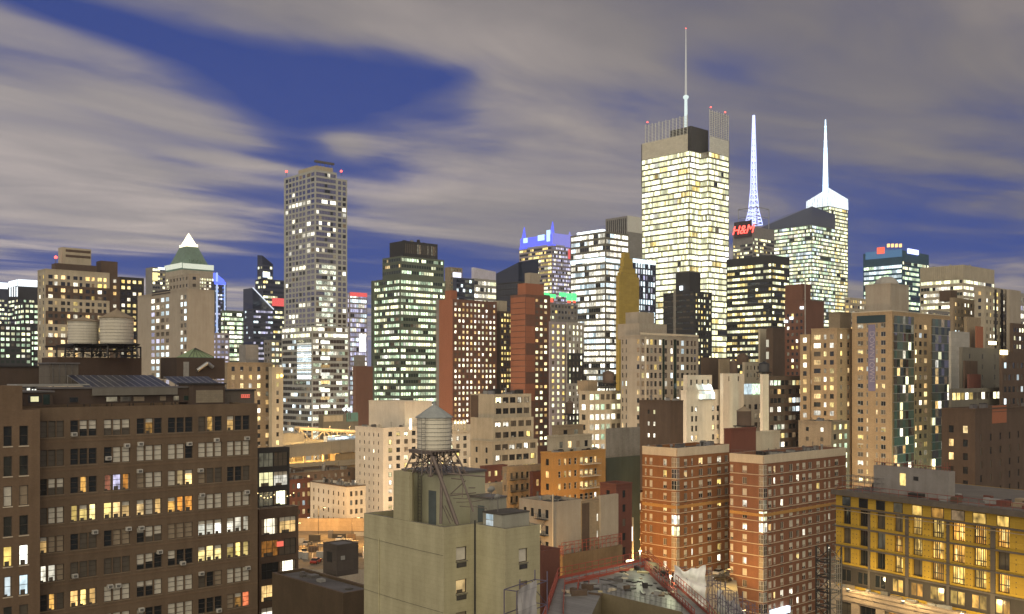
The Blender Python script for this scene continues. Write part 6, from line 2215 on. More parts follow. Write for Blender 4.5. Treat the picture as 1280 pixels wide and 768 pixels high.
# ------------------------------------------------------------------ the two tall orange-red brick blocks
PODZ = 15.0
b1 = Blk(803, 846, 911, 250, yt=560.5)
UP = S(2.88, 1, 1, 1.72, top=2.9, rec=.14, frame=FRAME_W, mun=(2, 1), sleeve=None, ledge=(.16, .1, W_BAND, .78),
       cols=pxcols(b1, 'R', [(855, 859), (864.3, 866.3), (873.5, 878.5), (884.5, 889.5), (896.5, 901.5), (906, 910)]),
       lit=[('curtain+half', 3), ('dim+half', 3), ('blind', 2), ('dim', 2), ('dark+half', 2), ('white', 1.0), ('yellow', .7), ('warm', .5)])
UL = dict(UP)
UL['cols'] = pxcols(b1, 'L', [(806, 808.2), (812, 815.5), (829, 833.3)])
low1 = Blk(787, 788, 803, 262, yt=613)
low1 = Blk(787, 803, 850, b1.shift(0, b1.D).y, org=b1.shift(.4, b1.D), D=None or 1, W=10, z1=CZ + (HY - 614) / FPX * 262)
low1.D = max(2.0, low1.along(low1.dL, 787))
LL = dict(UP)
LL['cols'] = pxcols(low1, 'L', [(789.5, 792), (797, 800.5)])
LL['top'] = 2.9
q = B('brick_apartment_block', 'orange brick apartment block with pale floor lines, lit orange from the street, nearer the tenements', 'building',
      [('wall', b1, W_BRICK, UP, UL, dict(cop=W_BAND)), ('wing_wall', low1, W_BRICK, None, LL, dict(cop=W_BAND))], yb=735, group='twin brick apartment blocks')
for (fc, bk_, x0, x1) in (('R', b1, 846.2, 911), ('L', b1, 803.2, 845.8), ('L', low1, 787.2, 802.8)):
    ua, _ = bk_.hit(fc, x0)
    ub_, _ = bk_.hit(fc, x1)
    T = mkT(*q.local(bk_), bk_.W, bk_.D, fc)
    kk = MB()
    kk.box(ua, ub_, -.12, -.003, bk_.z1 - 2.05, bk_.z1 + .02, W_BAND, T=T)
    kk.build('cornice', q.root)
    kk = MB()
    if bk_ is b1:
        kk.box(ua, ub_, -.13, -.003, bk_.z1 - 15.3, bk_.z1 - 14.5, W_ORANGE, T=T)
        kk.build('string_course', q.root)


def corner_bay(q, b, w, n, fh, top, seed, wl=None):
    r_ = random.Random(seed)
    bx, by = q.local(b)
    for j in range(n):
        zt_ = b.z1 - top - j * fh
        st_ = r_.choice(['white', 'cream', 'curtain', 'curtain', 'dim', 'mirror', 'dark', 'faint'])
        k = MB()
        k.box(bx - .05, bx + w, by - .07, by - .004, zt_ - 2.35, zt_, FRAME_W)
        k.box(bx - .07, bx - .004, by - .05, by + (wl or w), zt_ - 2.35, zt_, FRAME_W)
        for i in range(2):
            a_, c_ = bx + w * i / 2 + .06, bx + w * (i + 1) / 2 - .06
            for (p, q_) in ((.08, 1.1), (1.18, 2.27)):
                k.quad((a_, by - .075, zt_ - q_), (c_, by - .075, zt_ - q_), (c_, by - .075, zt_ - p), (a_, by - .075, zt_ - p), M[st_])
                aa, cc = by + (wl or w) * i / 2 + .06, by + (wl or w) * (i + 1) / 2 - .06
                k.quad((bx - .075, cc, zt_ - q_), (bx - .075, aa, zt_ - q_), (bx - .075, aa, zt_ - p), (bx - .075, cc, zt_ - p), M[st_])
        k.build('corner_window', q.root)


corner_bay(q, b1, 1.0, 14, 2.88, 2.45, 8, 1.6)
for j in range(13):                                    # air-conditioner grilles under the windows
    for x0 in (855.4, 874.4, 885.2, 897.4):
        u, _ = b1.hit('R', x0)
        z_ = b1.z1 - 2.9 - 1.72 - j * 2.88
        kk = MB()
        kk.box(u, u + 1.0, -.04, -.003, z_ - .62, z_ - .2, FRAME_D)
        kk.build('vent_grille', q.root)
q.add(Blk(905, 914, 945, 268, yt=536), wall('maroon_metal', (0.17, 0.055, 0.035), var=.08), None, None, name='penthouse')
q.clutter(b1, 8, 1.6)
b2 = Blk(912, 954, 1057.5, 247, yt=569.5)
r2 = [(960.5, 964.5), (967, 969.5), (975.5, 979.5), (986.5, 991), (995.5, 999), (1003, 1007), (1010.5, 1015), (1020.5, 1025), (1030, 1032.5), (1035.5, 1038), (1043.5, 1048)]
UR = dict(UP)
UR['cols'] = pxcols(b2, 'R', r2)
UR['ledge'] = (.16, .1, W_BAND, .78)
UR['lit'] = [('curtain+half', 3), ('dim+half', 3), ('blind', 2.5), ('dim', 2), ('dark+half', 2), ('white', .9), ('yellow', .7), ('warm', .4)]
ULL = dict(UR)
ULL['cols'] = pxcols(b2, 'L', [(912.8, 916.5), (928, 933.5)])
q = B('brick_apartment_block', 'red-brown brick apartment block with pale parapet and floor lines, beside the yellow construction', 'building',
      [('wall', b2, W_BRICK2, UR, ULL, dict(cop=W_BAND))], group='twin brick apartment blocks')
for (fc, x0, x1) in (('R', 954.2, 1057), ('L', 912.3, 953.8)):
    ua, _ = b2.hit(fc, x0)
    ub_, _ = b2.hit(fc, x1)
    T = mkT(0, 0, b2.W, b2.D, fc)
    kk = MB()
    kk.box(ua, ub_, -.12, -.003, b2.z1 - 2.05, b2.z1 + .02, W_BAND, T=T)
    kk.build('cornice', q.root)
    kk = MB()
    kk.box(ua, ub_, -.13, -.003, b2.z1 - 15.3, b2.z1 - 14.5, W_ORANGE, T=T)
    kk.build('string_course', q.root)
corner_bay(q, b2, 1.6, 14, 2.88, 2.45, 3, 1.2)
for j in range(14):
    for x0 in (960.7, 975.7, 987, 1010.8, 1021):
        u, _ = b2.hit('R', x0)
        z_ = b2.z1 - 2.9 - 1.72 - j * 2.88
        kk = MB()
        kk.box(u, u + 1.0, -.04, -.003, z_ - .62, z_ - .2, FRAME_D)
        kk.build('vent_grille', q.root)
q.add(Blk(925, 936, 975, 285, yt=541), W_BAND, None, None, name='penthouse')
kk = MB()
for i in range(26):
    x = .4 + (b2.W - .8) * i / 25
    kk.tube((x, .3, b2.z1 - .1), (x, .3, b2.z1 + 1.0), .025, STEEL, 4)
for z_ in (.5, 1.0):
    kk.tube((.4, .3, b2.z1 + z_), (b2.W - .4, .3, b2.z1 + z_), .025, STEEL, 4)
for i in range(8):
    y = .3 + (b2.D - .6) * i / 7
    kk.tube((.3, y, b2.z1 - .1), (.3, y, b2.z1 + 1.0), .025, STEEL, 4)
kk.tube((.3, .3, b2.z1 + 1), (.3, b2.D - .3, b2.z1 + 1.0), .025, STEEL, 4)
kk.build('roof_railing', q.root)
q.clutter(b2, 10, 1.6)
q.panel(b2, 'R', 962, 984, 760, 768, glowmat('canopy_light', (.8, .88, 1.0), 1.8), .9, 'lit_canopy')
# courtyard between them
cp = [atz(870, 760, PODZ), atz(925, 760, PODZ), atz(918, 706, PODZ), atz(840, 706, PODZ)]
k = MB()
k.hexa([(p.x, p.y, 0) for p in cp] + [(p.x, p.y, PODZ) for p in cp], CONC, PAVE)
k.build('driveway', kind='structure')
for i, (x, y, rz, col, lab) in enumerate(((899, 718, .9, ('white', (.7, .7, .68)), 'white car in the lamp-lit drive between the brick blocks'), (903, 727, 2.4, ('black', (.02, .02, .02)), 'black car nearest the red-brown brick block in the drive'), (889, 712, .9, ('sand', (.4, .33, .2)), 'sand-coloured car further up the lamp-lit drive'))):
    car(atz(x, y, PODZ), rz, col, lab)
street_lamp(atz(886, 716, PODZ), 'bright yellow lamp in the drive between the brick blocks', 2500, (1.0, .62, .15), 5.0, .8)
street_lamp(atz(906, 735, PODZ), 'second yellow lamp in the drive, nearer the red-brown block', 1800, (1.0, .62, .15), 4.5, .8)

# street lamps that light the walls: on the street left of the brick blocks, round the ochre house, by the construction
street_lamp(Vector((28, 236, 12)), 'sodium lamp at the foot of the orange brick block', 11000, (1.0, .55, .18), 9, rz=.4)
street_lamp(Vector((25, 256, 12)), 'sodium lamp behind the party wall tenement', 10000, (1.0, .54, .17), 9, rz=.4)
street_lamp(Vector((2, 214, 16)), 'sodium lamp on the street before the ochre house', 16000, (1.0, .52, .14), 9, rz=.6)
street_lamp(Vector((12, 224, 14)), 'sodium lamp at the right corner of the ochre house', 15000, (1.0, .52, .14), 9, rz=2.5)
street_lamp(Vector((1.5, 176, 22)), 'sodium lamp beside the fire-escape side of the old tenement', 5000, (1.0, .55, .16), 9, rz=.6)
street_lamp(Vector((52, 228, 4)), 'sodium lamp in front of the red-brown brick block', 6000, (1.0, .62, .32), 9, rz=.6)
# bright shop front down the street
b = Blk(770, 771, 792, 236, yt=650)
q = B('shop_building', 'brightly lit white shop front at street level left of the orange brick block', 'shop', [('wall', b, W_CREAM, None, None)], yb=690)
q.panel(b, 'R', 772, 790, 660, 678, glowmat('shop_white', (1.0, .95, .86), 3.2, True), .15, 'lit_shop_window')
q.panel(b, 'R', 773, 788, 652, 658, M['cream'], .15, 'lit_sign')
b = Blk(624, 628, 654, 214, yt=640)
q = B('shop_building', 'small shop with a glaring white and yellow sign behind the stair house', 'shop', [('wall', b, W_TAN, None, None)], yb=650)
q.panel(b, 'R', 632, 643, 641, 646, glowmat('shop_yellow', (1.0, .75, .12), 2.2), .5, 'yellow_sign')
q.panel(b, 'R', 631, 647, 645, 651, glowmat('shop_white2', (1.0, .95, .95), 4.0, True), .8, 'white_sign')
q.panel(b, 'R', 647, 652, 642, 650, glowmat('shop_violet', (.35, .2, 1.0), 1.2), .5, 'violet_sign')

# unseen lamps added between the blocks to brighten the mid-distance walls
for (x, y, d, z, pw, col, lab) in (
        (470, 640, 338, 14, 26000, (1, .68, .40), 'added unseen lamp before the white stuccoed building'),
        (560, 640, 340, 14, 26000, (1, .72, .45), 'added unseen lamp behind the olive-beige building'),
        (640, 600, 280, 12, 16000, (1, .70, .42), 'added unseen lamp before the beige stepped loft building'),
        (560, 560, 470, 14, 34000, (1, .72, .45), 'added unseen lamp at the foot of the rust-sided slab'),
        (700, 560, 440, 14, 30000, (1, .74, .50), 'added unseen lamp at the foot of the checkered grey tower'),
        (790, 560, 318, 14, 22000, (1, .76, .52), 'added unseen lamp before the beige apartment tower'),
        (850, 560, 312, 16, 20000, (1, .74, .50), 'added unseen lamp at the left of the pinkish white building'),
        (900, 560, 308, 16, 24000, (1, .74, .50), 'added unseen lamp before the pinkish white building'),
        (1030, 600, 306, 14, 20000, (1, .66, .36), 'added unseen lamp before the wing of the peach tower'),
        (1080, 600, 304, 14, 26000, (1, .66, .36), 'added unseen lamp before the peach tower'),
        (1178, 600, 312, 18, 26000, (.62, 1, .82), 'unseen green-white lamp beside the glass corner of the peach tower'),
        (300, 560, 322, 14, 8000, (1, .72, .42), 'added unseen lamp before the tan block'),
        (400, 545, 520, 16, 40000, (1, .82, .62), 'added unseen lamp at the foot of the tall grey tower'),
        (500, 530, 590, 16, 30000, (.9, 1, .8), 'added unseen lamp at the foot of the green-lit stepped tower'),
        (200, 470, 385, 20, 26000, (1, .76, .55), 'added unseen lamp before the pale pinkish slab'),
        (90, 470, 420, 20, 26000, (1, .74, .50), 'added unseen lamp before the banded beige block'),
        (740, 560, 320, 14, 14000, (1, .85, .60), 'added unseen lamp before the pale yellow loft building'),
        (1215, 560, 200, 22, 4000, (1, .70, .42), 'added unseen lamp before the dark brown brick block')):
    p = at(x, y, d)
    street_lamp(Vector((p.x, p.y, z - 9)), lab, pw, col, 9, rz=1.0, group='unseen lamps added between the blocks')

# ------------------------------------------------------------------ yellow building under construction
YEL = wall('yellow_sheathing', (0.50, 0.315, 0.035), 'panel', var=.10)
YB = Blk(1045, 1340, 0, 133.5, yaw=57, W=26, z1=48.0)
lit('worklit', (1.0, 0.46, 0.08), (1.0, 0.66, 0.17), 0.85, 1.2, 0.8)
lit('studlight', (1.0, 0.62, 0.16), (1.0, 0.78, 0.30), 1.8, 0.8, 0.8)
wins = [(1053, 1063.5), (1073.5, 1085), (1095, 1106.5), (1117, 1128.5), (1140, 1153), (1164, 1180), (1189, 1206), (1216, 1233), (1246, 1262), (1292, 1308)]
wk, dk = 'worklit', 'dark'
YT = [[dk, 'dim', dk, 'dim', 'faint', 'faint', 'dim', 'faint', 'faint', dk],
      [dk, dk, 'dim', 'faint', wk, wk, wk, wk, wk, wk],
      ['dim', dk, 'faint', wk, wk, wk, wk, wk, 'dim', wk],
      ['dim', dk, dk, wk, 'dim', wk, wk, wk, wk, wk],
      [dk, dk, 'faint', wk, wk, wk, wk, wk, wk, wk]]
ys = S(3.2, 1, 1, 2.72, top=2.75, cols=pxcols(YB, 'L', wins), table=lambda r, c: YT[min(r + 1, 4)][c % 10], rec=.55, frame=FRAME_B, mun=(2, 1), rows=3)
q = B('building_under_construction', 'building under construction sheathed in bright yellow panels with grey slab edges and open lit storeys', 'building',
      [('wall', YB, YEL, None, ys, dict(ph=.0, cop=W_STEELG, roof=wall('dusty_slab', (0.13, 0.115, 0.10), var=.4)))])
T = mkT(0, 0, YB.W, YB.D, 'L')
rr_ = random.Random(21)
SLAB = wall('slab_edge', (0.105, 0.088, 0.075), var=.25)
for (z0, z1, pr) in ((47.25, 48.03, .55), (45.25, 45.48, .5), (41.95, 42.2, .22), (38.75, 39.0, .22), (35.55, 35.8, .22)):
    kk = MB()
    kk.box(-.6, YB.D, -pr, -.003, z0, z1, SLAB, T=T)
    kk.build('floor_slab', q.root)
kk = MB()
z_ = 44.85
kk.box(-.4, YB.D, -.75, -.70, z_, z_ + .12, W_TAN, T=T)
kk.build('scaffold_plank', q.root)
for (x0, x1) in ((1085.2, 1088), (1132, 1136), (1183.5, 1187), (1238.5, 1244.5)):
    ua, _ = YB.hit('L', x0)
    ub_, _ = YB.hit('L', x1)
    kk = MB()
    for (za, zb_) in ((32.7, 35.54), (35.82, 38.74), (39.01, 41.94), (42.21, 45.24)):
        kk.box(ua, ub_, -.14, -.004, za, zb_, SLAB, T=T)
    kk.build('column', q.root)
edges_ = [0.0] + [e_ for w_ in wins for e_ in pxcols(YB, 'L', [w_])[0]] + [YB.D]
kk = MB()
for j in range(0, len(edges_) - 1, 2):
    a_, c_ = edges_[j], edges_[j + 1]
    for r in range(12):
        for f in (.28, .72):
            u, z_ = a_ + (c_ - a_) * f, 36.3 + r * .8 + .12 * ((j + r) % 2)
            kk.box(u - .07, u + .07, -.022, -.002, z_ - .07, z_ + .07, FRAME_B, T=T)
kk.build('fastener_plates', q.root)
for i, (x0, x1) in enumerate(wins):                    # the short top storey and the bare studs inside the openings
    ua, _ = YB.hit('L', x0)
    ub_, _ = YB.hit('L', x1)
    kk = MB()
    kk.box(ua, ub_, -.03, -.006, 45.55, 47.1, FRAME_B, T=T)
    kk.box(ua + .12, ub_ - .12, -.05, -.031, 45.6, 47.0, M['dark' if i < 3 else ('worklit' if i % 3 else 'faint')], T=T)
    kk.build('open_bay', q.root)
    for r in range(3):
        if YT[r + 1][i] != wk:
            continue
        kk = MB()
        zt_ = YB.z1 - 2.75 - r * 3.2
        for j in range(7):
            if (i * 3 + r * 5 + j) % 4 == 0:
                continue
            u = ua + .15 + (ub_ - ua - .3) * j / 6
            kk.box(u - .05, u + .05, .42, .5, zt_ - 2.7, zt_ - .02, FRAME_B, T=T)
        kk.box(ua + .02, ub_ - .02, .40, .47, zt_ - 1.45 - .3 * ((i + r) % 3), zt_ - 1.3 - .3 * ((i + r) % 3), FRAME_B, T=T)
        for j in range(2):
            a_ = ua + (ub_ - ua) * rr_.uniform(.1, .7)
            kk.box(a_, a_ + .28, .515, .53, zt_ - rr_.uniform(1.6, 2.5), zt_ - rr_.uniform(.2, .9), M['studlight'], T=T)
        kk.build('wall_studs', q.root)
# the dark open storey above the stone base
for i, (x0, x1) in enumerate(wins):
    ua, _ = YB.hit('L', x0 - 1)
    ub_, _ = YB.hit('L', x1 + 1)
    kk = MB()
    kk.box(ua, ub_, -.05, -.006, 33.0, 35.2, FRAME_B, T=T)
    m_ = M[wk] if i > 2 else M['dark']
    for j in range(2):
        a_, c_ = ua + (ub_ - ua) * j / 2 + .1, ua + (ub_ - ua) * (j + 1) / 2 - .1
        kk.box(a_, c_, -.07, -.051, 33.2, 35.05, m_, T=T)
    kk.build('open_bay', q.root)
kk = MB()
kk.box(0, YB.D, -.004, -.001, 32.6, 35.5, wall('recess_shade', (0.05, 0.042, 0.036), var=.3), T=T)  # dark sheet: shade of the recessed storey put into its colour
kk.build('recess_shade_sheet', q.root)
# stone base storey standing forward
yo = YB.shift(-1.4, 0)
SB = Blk(0, 0, 0, 1, yaw=57, W=26, D=YB.D + .8, org=yo, z1=32.4)
STONE = wall('pink_limestone', (0.52, 0.40, 0.29), 'block', var=.12)
bw = S(4.2, 4.6, 3.2, 3.0, top=2.35, mg=1.0, lit=[('dim', 3), ('amber', 1), ('dark', 2), ('faint', 2)], rec=.4, frame=FRAME_B, mun=(3, 2))
q.add(SB, STONE, None, bw, name='base_wall', ph=.3, roof=ROOFG)
Ts = mkT(*q.local(SB), SB.W, SB.D, 'L')
kk = MB()
for (z0, z1, pr) in ((32.0, 32.45, .75), (31.3, 31.99, .5), (30.4, 31.29, .25)):
    kk.box(-.3, SB.D, -pr, -.003, z0, z1, STONE, T=Ts)
kk.build('cornice', q.root)
rr = random.Random(12)
for i in range(24):                                    # building materials left on the setback and the roof
    u, v = rr.uniform(1, YB.D - 2), rr.uniform(.3, 1.0)
    kk = MB()
    kk.box(u, u + rr.uniform(.5, 2.0), -v - .3, -v + .2, 32.1, 32.1 + rr.uniform(.2, .8), rr.choice([GREY, W_TAN, STEEL, DARK, wall('tarp_white', (.55, .54, .56))]), T=T)
    kk.build('material_stack', q.root)
for i in range(34):
    u, v = rr.uniform(1, YB.D - 2.5), rr.uniform(.8, 9)
    kk = MB()
    h = rr.uniform(.2, 1.0)
    kk.box(u, u + rr.uniform(.5, 2.6), v, v + rr.uniform(.4, 1.6), 47.88, 47.88 + h, rr.choice([GREY, W_BROWN, STEEL, DARK, W_TAN, W_MAROON]), T=T)
    kk.build('material_stack', q.root)
kk = MB()                                              # edge protection along the roof
RUST = plain('red_lead', (0.22, 0.045, 0.03), .7)
for i in range(24):
    u = YB.D * i / 23
    kk.tube(T(u, .25, 47.9), T(u, .25, 49.1), .03, RUST, 4)
for z_ in (48.4, 49.05):
    kk.tube(T(0, .25, z_), T(YB.D, .25, z_), .035, RUST, 4)
kk.build('roof_railing', q.root)
kk = MB()                                              # tube scaffold at the roof's left end
for i in range(7):
    for v in (1.0, 2.4, 3.8):
        u = .5 + i * 1.1
        kk.tube(T(u, v, 47.9), T(u, v, 50.4), .035, STEEL, 4)
for z_ in (48.6, 49.5, 50.3):
    for v in (1.0, 2.4, 3.8):
        kk.tube(T(.2, v, z_), T(7.4, v, z_), .03, STEEL, 4)
    for i in range(7):
        kk.tube(T(.5 + i * 1.1, .8, z_), T(.5 + i * 1.1, 4.0, z_), .03, STEEL, 4)
kk.build('tube_scaffold', q.root)
pw = Blk(1092, 1186, 0, 152, yaw=57, W=1.6, z0=47.8, z1=CZ + (HY - 590) / FPX * 152)
q.add(pw, wall('grey_render', (0.24, 0.225, 0.215), var=.2), None, None, name='penthouse', ph=.2)
q.panel(pw, 'L', 1125, 1132, 592, 607, M['yellow'], .05, 'lit_doorway')
q.panel(pw, 'L', 1142, 1148, 596, 601, FRAME_D, .05, 'vent')
kk = MB()
lx, ly = q.local(pw)
Tp = mkT(lx, ly, pw.W, pw.D, 'L')
for i in range(30):
    u = pw.D * i / 29
    kk.tube(Tp(u, .3, pw.z1 - .1), Tp(u, .3, pw.z1 + 1.0 + .4 * math.sin(i * .5)), .03, RUST, 4)
kk.tube(Tp(0, .3, pw.z1 + .55), Tp(pw.D, .3, pw.z1 + .55), .05, RUST, 4)
kk.build('roof_railing', q.root)
for i, u in enumerate((6.5, 16.5, 26.0, 33.5)):        # added work lights on outriggers, put in to brighten the yellow facade
    p = YB.o + YB.dL * (YB.D - u) - YB.dR * 5.2
    e = empty('work_light', (p.x, p.y, 32.5), YB.rz, ['added work light at the left end of the yellow facade', 'second added work light from the left end of the yellow facade', 'third added work light along the yellow facade', 'added work light nearest the frame edge on the yellow facade'][i], 'work light', 'work lights on the construction')
    k = MB()
    k.tube((4.4, 0, -.1), (0, 0, .4), .06, STEEL, 5)
    k.build('outrigger', e)
    k = MB()
    k.box(-.2, .15, -.25, .25, .35, .75, GREY)
    k.box(.151, .17, -.2, .2, .4, .7, glowmat('work_lens', (1, .85, .5), 6))
    k.build('lamp_head', e)
    l = bpy.data.lights.new('lamp_light', 'POINT')
    l.energy = 1000
    l.color = (1.0, .74, .34)
    l.shadow_soft_size = .4
    lo = bpy.data.objects.new('lamp_light', l)
    COL.objects.link(lo)
    lo.parent = e
    lo.location = (.6, 0, 1.2)

# hoist tower
hp = at(1036, 768, 152)
e = empty('construction_hoist', (hp.x, hp.y, 0), math.radians(33), 'dark steel hoist tower with netting at the left end of the yellow construction', 'hoist')
k = MB()
ht = CZ + (HY - 683) / FPX * 152
w_ = 1.3
for (a, c) in ((1, 1), (-1, 1), (-1, -1), (1, -1)):
    k.tube((a * w_, c * w_, 0), (a * w_, c * w_, ht), .16, DARK, 6)
k.build('mast', e)
k = MB()
n = 18
for i in range(n):
    za, zb_ = ht * i / n, ht * (i + 1) / n
    c4 = [(1, 1), (-1, 1), (-1, -1), (1, -1)]
    for j in range(4):
        (a, c), (a2, c2) = c4[j], c4[(j + 1) % 4]
        k.tube((a * w_, c * w_, za), (a2 * w_, c2 * w_, za), .11, DARK, 4)
        k.tube((a * w_, c * w_, za if i % 2 else zb_), (a2 * w_, c2 * w_, zb_ if i % 2 else za), .07, DARK, 4)
k.build('lattice', e)
k = MB()
k.box(-w_ - .15, w_ + .15, -w_ - .15, w_ + .15, ht * .56, ht * .565, DARK)
k.build('platform', e)
k = MB()
for i in range(22):
    z_ = ht * .56 + i * ht * .019
    k.tube((-w_, -w_ - .1, z_), (w_, -w_ - .1, z_ + .2 * math.sin(i * 2.1)), .035, GREY, 3)
    k.tube((-w_ - .1, -w_, z_ + .1), (-w_ - .1, w_, z_ + .2 * math.cos(i * 1.7)), .035, GREY, 3)
for i in range(13):
    u = -w_ + 2 * w_ * i / 12
    k.tube((u, -w_ - .1, ht * .56), (u + .1 * math.sin(i * 3), -w_ - .1, ht * .97), .03, GREY, 3)
k.build('safety_net', e)

# ------------------------------------------------------------------ unfinished roof deck with red railings, bottom centre
ZD = 35.0
outl = [(697, 722), (809, 699), (886, 768), (905, 795), (868, 785), (852, 765), (752, 741), (738, 772), (736, 800), (672, 800)]
P = [atz(x, y, ZD) for (x, y) in outl]
de = empty('unfinished_building', P[0], 0, 'unfinished concrete roof deck edged with red-brown guard rails beside the olive-beige building', 'building')
o0 = P[0]
k = MB()
n = len(P)
DECK = wall('wet_deck', (0.19, 0.185, 0.18), 'plain', var=.45, rough=.5)
RAWC = wall('raw_concrete_wall', (0.20, 0.165, 0.10), 'plain', var=.3)
k.poly([tuple(p - o0) for p in reversed(P)], DECK)
k.build('deck', de)
k = MB()
for i in range(n):
    a_, c_ = P[i] - o0, P[(i + 1) % n] - o0
    k.quad(a_ + Vector((0, 0, -.002)), c_ + Vector((0, 0, -.002)), c_ + Vector((0, 0, -ZD)), a_ + Vector((0, 0, -ZD)), RAWC)
k.build('wall', de)
RR = plain('guard_rail_red', (0.30, 0.060, 0.040), .65)


def railing(par, org, pts, h=1.7, step=1.6, board=True):
    k = MB()
    for i in range(len(pts) - 1):
        a_, c_ = pts[i] - org, pts[i + 1] - org
        L_ = (c_ - a_).length
        m_ = max(1, int(L_ / step))
        for j in range(m_ + 1):
            p = a_.lerp(c_, j / m_)
            k.tube(p, p + Vector((0, 0, h)), .05, RR, 5)
        for z_ in (h * .55, h):
            k.tube(a_ + Vector((0, 0, z_)), c_ + Vector((0, 0, z_)), .06, RR, 5)
        if board:
            dx = (c_ - a_).normalized()
            nn = Vector((-dx.y, dx.x, 0)) * .04
            z0, z1 = Vector((0, 0, .01)), Vector((0, 0, .42))
            k.hexa([a_ - nn + z0, c_ - nn + z0, c_ + nn + z0, a_ + nn + z0, a_ - nn + z1, c_ - nn + z1, c_ + nn + z1, a_ + nn + z1], RR)
    return k.build('guard_rail', par)


ins = lambda x, y: atz(x, y, ZD)
railing(de, o0, [ins(674, 798), ins(698, 724), ins(809, 700.5)])
railing(de, o0, [ins(809, 700.5), ins(884, 768), ins(903, 795)])
railing(de, o0, [ins(704, 768), ins(706, 731), ins(806, 709)], h=1.1, board=True)
railing(de, o0, [ins(806, 712), ins(868, 772)], h=1.1)
railing(de, o0, [ins(722, 742), ins(724, 733), ins(748, 729)], h=1.3, board=False)
railing(de, o0, [ins(800, 707), ins(846, 745)], h=1.5, board=False)
rr = random.Random(77)
PLY = wall('plywood', (0.42, 0.36, 0.22), var=.2)
for i in range(110):
    x, y = rr.uniform(705, 862), rr.uniform(708, 745)
    p = atz(x, y, ZD) - o0
    if (x - 810) > (y - 700) * 1.05 or y < 724 - (x - 697) * .2 + 4:
        continue
    kk = MB()
    L_, w_, a_ = rr.uniform(.6, 2.6), rr.uniform(.2, .9), rr.uniform(0, 3)
    ca, sa = math.cos(a_), math.sin(a_)
    Tq = lambda X, Y, Z: (p.x + X * ca - Y * sa, p.y + X * sa + Y * ca, p.z + Z)
    kk.box(-L_ / 2, L_ / 2, -w_ / 2, w_ / 2, .005, rr.uniform(.05, .28) if i % 5 else rr.uniform(.5, 1.1), rr.choice([PLY, GREY, W_BAND, STEEL, DARK, W_BROWN]), T=Tq)
    kk.build('loose_board', de)
kk = MB()
for i in range(17):                                    # starter bars standing out of the inner wall
    p = ins(752, 741).lerp(ins(852, 765), i / 16) - o0
    for z_ in range(2):
        kk.tube(p + Vector((.15 * z_, .25, 0)), p + Vector((.15 * z_ + .03, .25, 1.3)), .025, DARK, 3)
for z_ in (.5, 1.1):
    kk.tube(ins(752, 741) - o0 + Vector((.1, .25, z_)), ins(852, 765) - o0 + Vector((.1, .25, z_)), .02, DARK, 3)
kk.build('rebar_mesh', de)
# brown walled terrace behind the deck
tb = Blk(677, 703, 778, 186, yt=694)
q = B('low_building', 'low brown walled building with thin red rails just behind the unfinished deck', 'building',
      [('wall', tb, wall('muddy_wall', (0.20, 0.135, 0.075), 'plain', var=.35), None, None, dict(ph=.4)), ('maroon_wall', Blk(672, 678, 700, 170, yt=689, D=5), W_MAROON, None, None)])
o1 = Vector((tb.o.x, tb.o.y, 0))
kk = MB()
for i in range(16):
    u = tb.W * i / 15
    kk.tube((u, .2, tb.z1 - .3), (u, .2, tb.z1 + 2.2), .05, RR, 4)
    kk.tube((.2, tb.D * i / 15, tb.z1 - .3), (.2, tb.D * i / 15, tb.z1 + 1.6), .05, RR, 4)
for z_ in (.8, 1.6, 2.2):
    kk.tube((0, .2, tb.z1 + z_), (tb.W, .2, tb.z1 + z_), .05, RR, 4)
    kk.tube((.2, 0, tb.z1 + z_ * .7), (.2, tb.D, tb.z1 + z_ * .7), .05, RR, 4)
for i in range(5):
    kk.tube((tb.W * i / 5, .2, tb.z1), (tb.W * (i + 1) / 5, .2, tb.z1 + 2.2), .04, RR, 4)
kk.build('guard_rail', q.root)
kk = MB()
kk.box(2, tb.W - 3, 1.5, 2.6, tb.z1 - .3, tb.z1 + .35, GREY)
kk.build('duct', q.root)
q.clutter(tb, 6, 1.0, ph=.4)
wl = at(788, 702, 188)
e = empty('work_light', (wl.x, wl.y, wl.z - 3.2), 0, 'white work light glowing low behind the red guard rails', 'work light', 'work lights on the construction')
k = MB()
k.tube((0, 0, -8), (0, 0, 3), .06, STEEL, 5)
k.build('stand', e)
k = MB()
k.lathe((0, 0, 3), [(.1, 0), (.8, .1), (.8, .35), (.1, .5)], glowmat('work_lens', (1, .85, .5), 6), 10)
k.build('lamp_head', e)
for (x, y, z_, pw, lab) in ((800, 716, 38.4, 420, 'work lamp on a stand near the tip of the unfinished deck'), (838, 742, 37.5, 330, 'work lamp on a stand above the inner wall of the unfinished deck')):
    p = atz(x, y, ZD)
    e = empty('work_light', p, 0, lab, 'work light', 'work lights on the construction')
    k = MB()
    k.tube((0, 0, 0), (0, 0, z_ - ZD), .04, STEEL, 5)
    for a_ in range(3):
        k.tube((0, 0, .5), (.5 * math.cos(a_ * 2.1), .5 * math.sin(a_ * 2.1), 0), .025, STEEL, 4)
    k.build('stand', e)
    k = MB()
    k.box(-.18, .18, -.12, .12, z_ - ZD, z_ - ZD + .2, GREY)
    k.build('lamp_head', e)
    l = bpy.data.lights.new('lamp_light', 'POINT')
    l.energy = pw
    l.color = (.95, 1.0, .62)
    l.shadow_soft_size = .15
    lo = bpy.data.objects.new('lamp_light', l)
    COL.objects.link(lo)
    lo.parent = e
    lo.location = (0, -.3, z_ - ZD - .1)


# ------------------------------------------------------------------ scaffolds with white sheeting
SCF = plain('scaffold_tube', (0.13, 0.115, 0.17), .5, .3)
TARP = plain('white_sheeting', (0.74, 0.71, 0.72), .55, 0, .12)


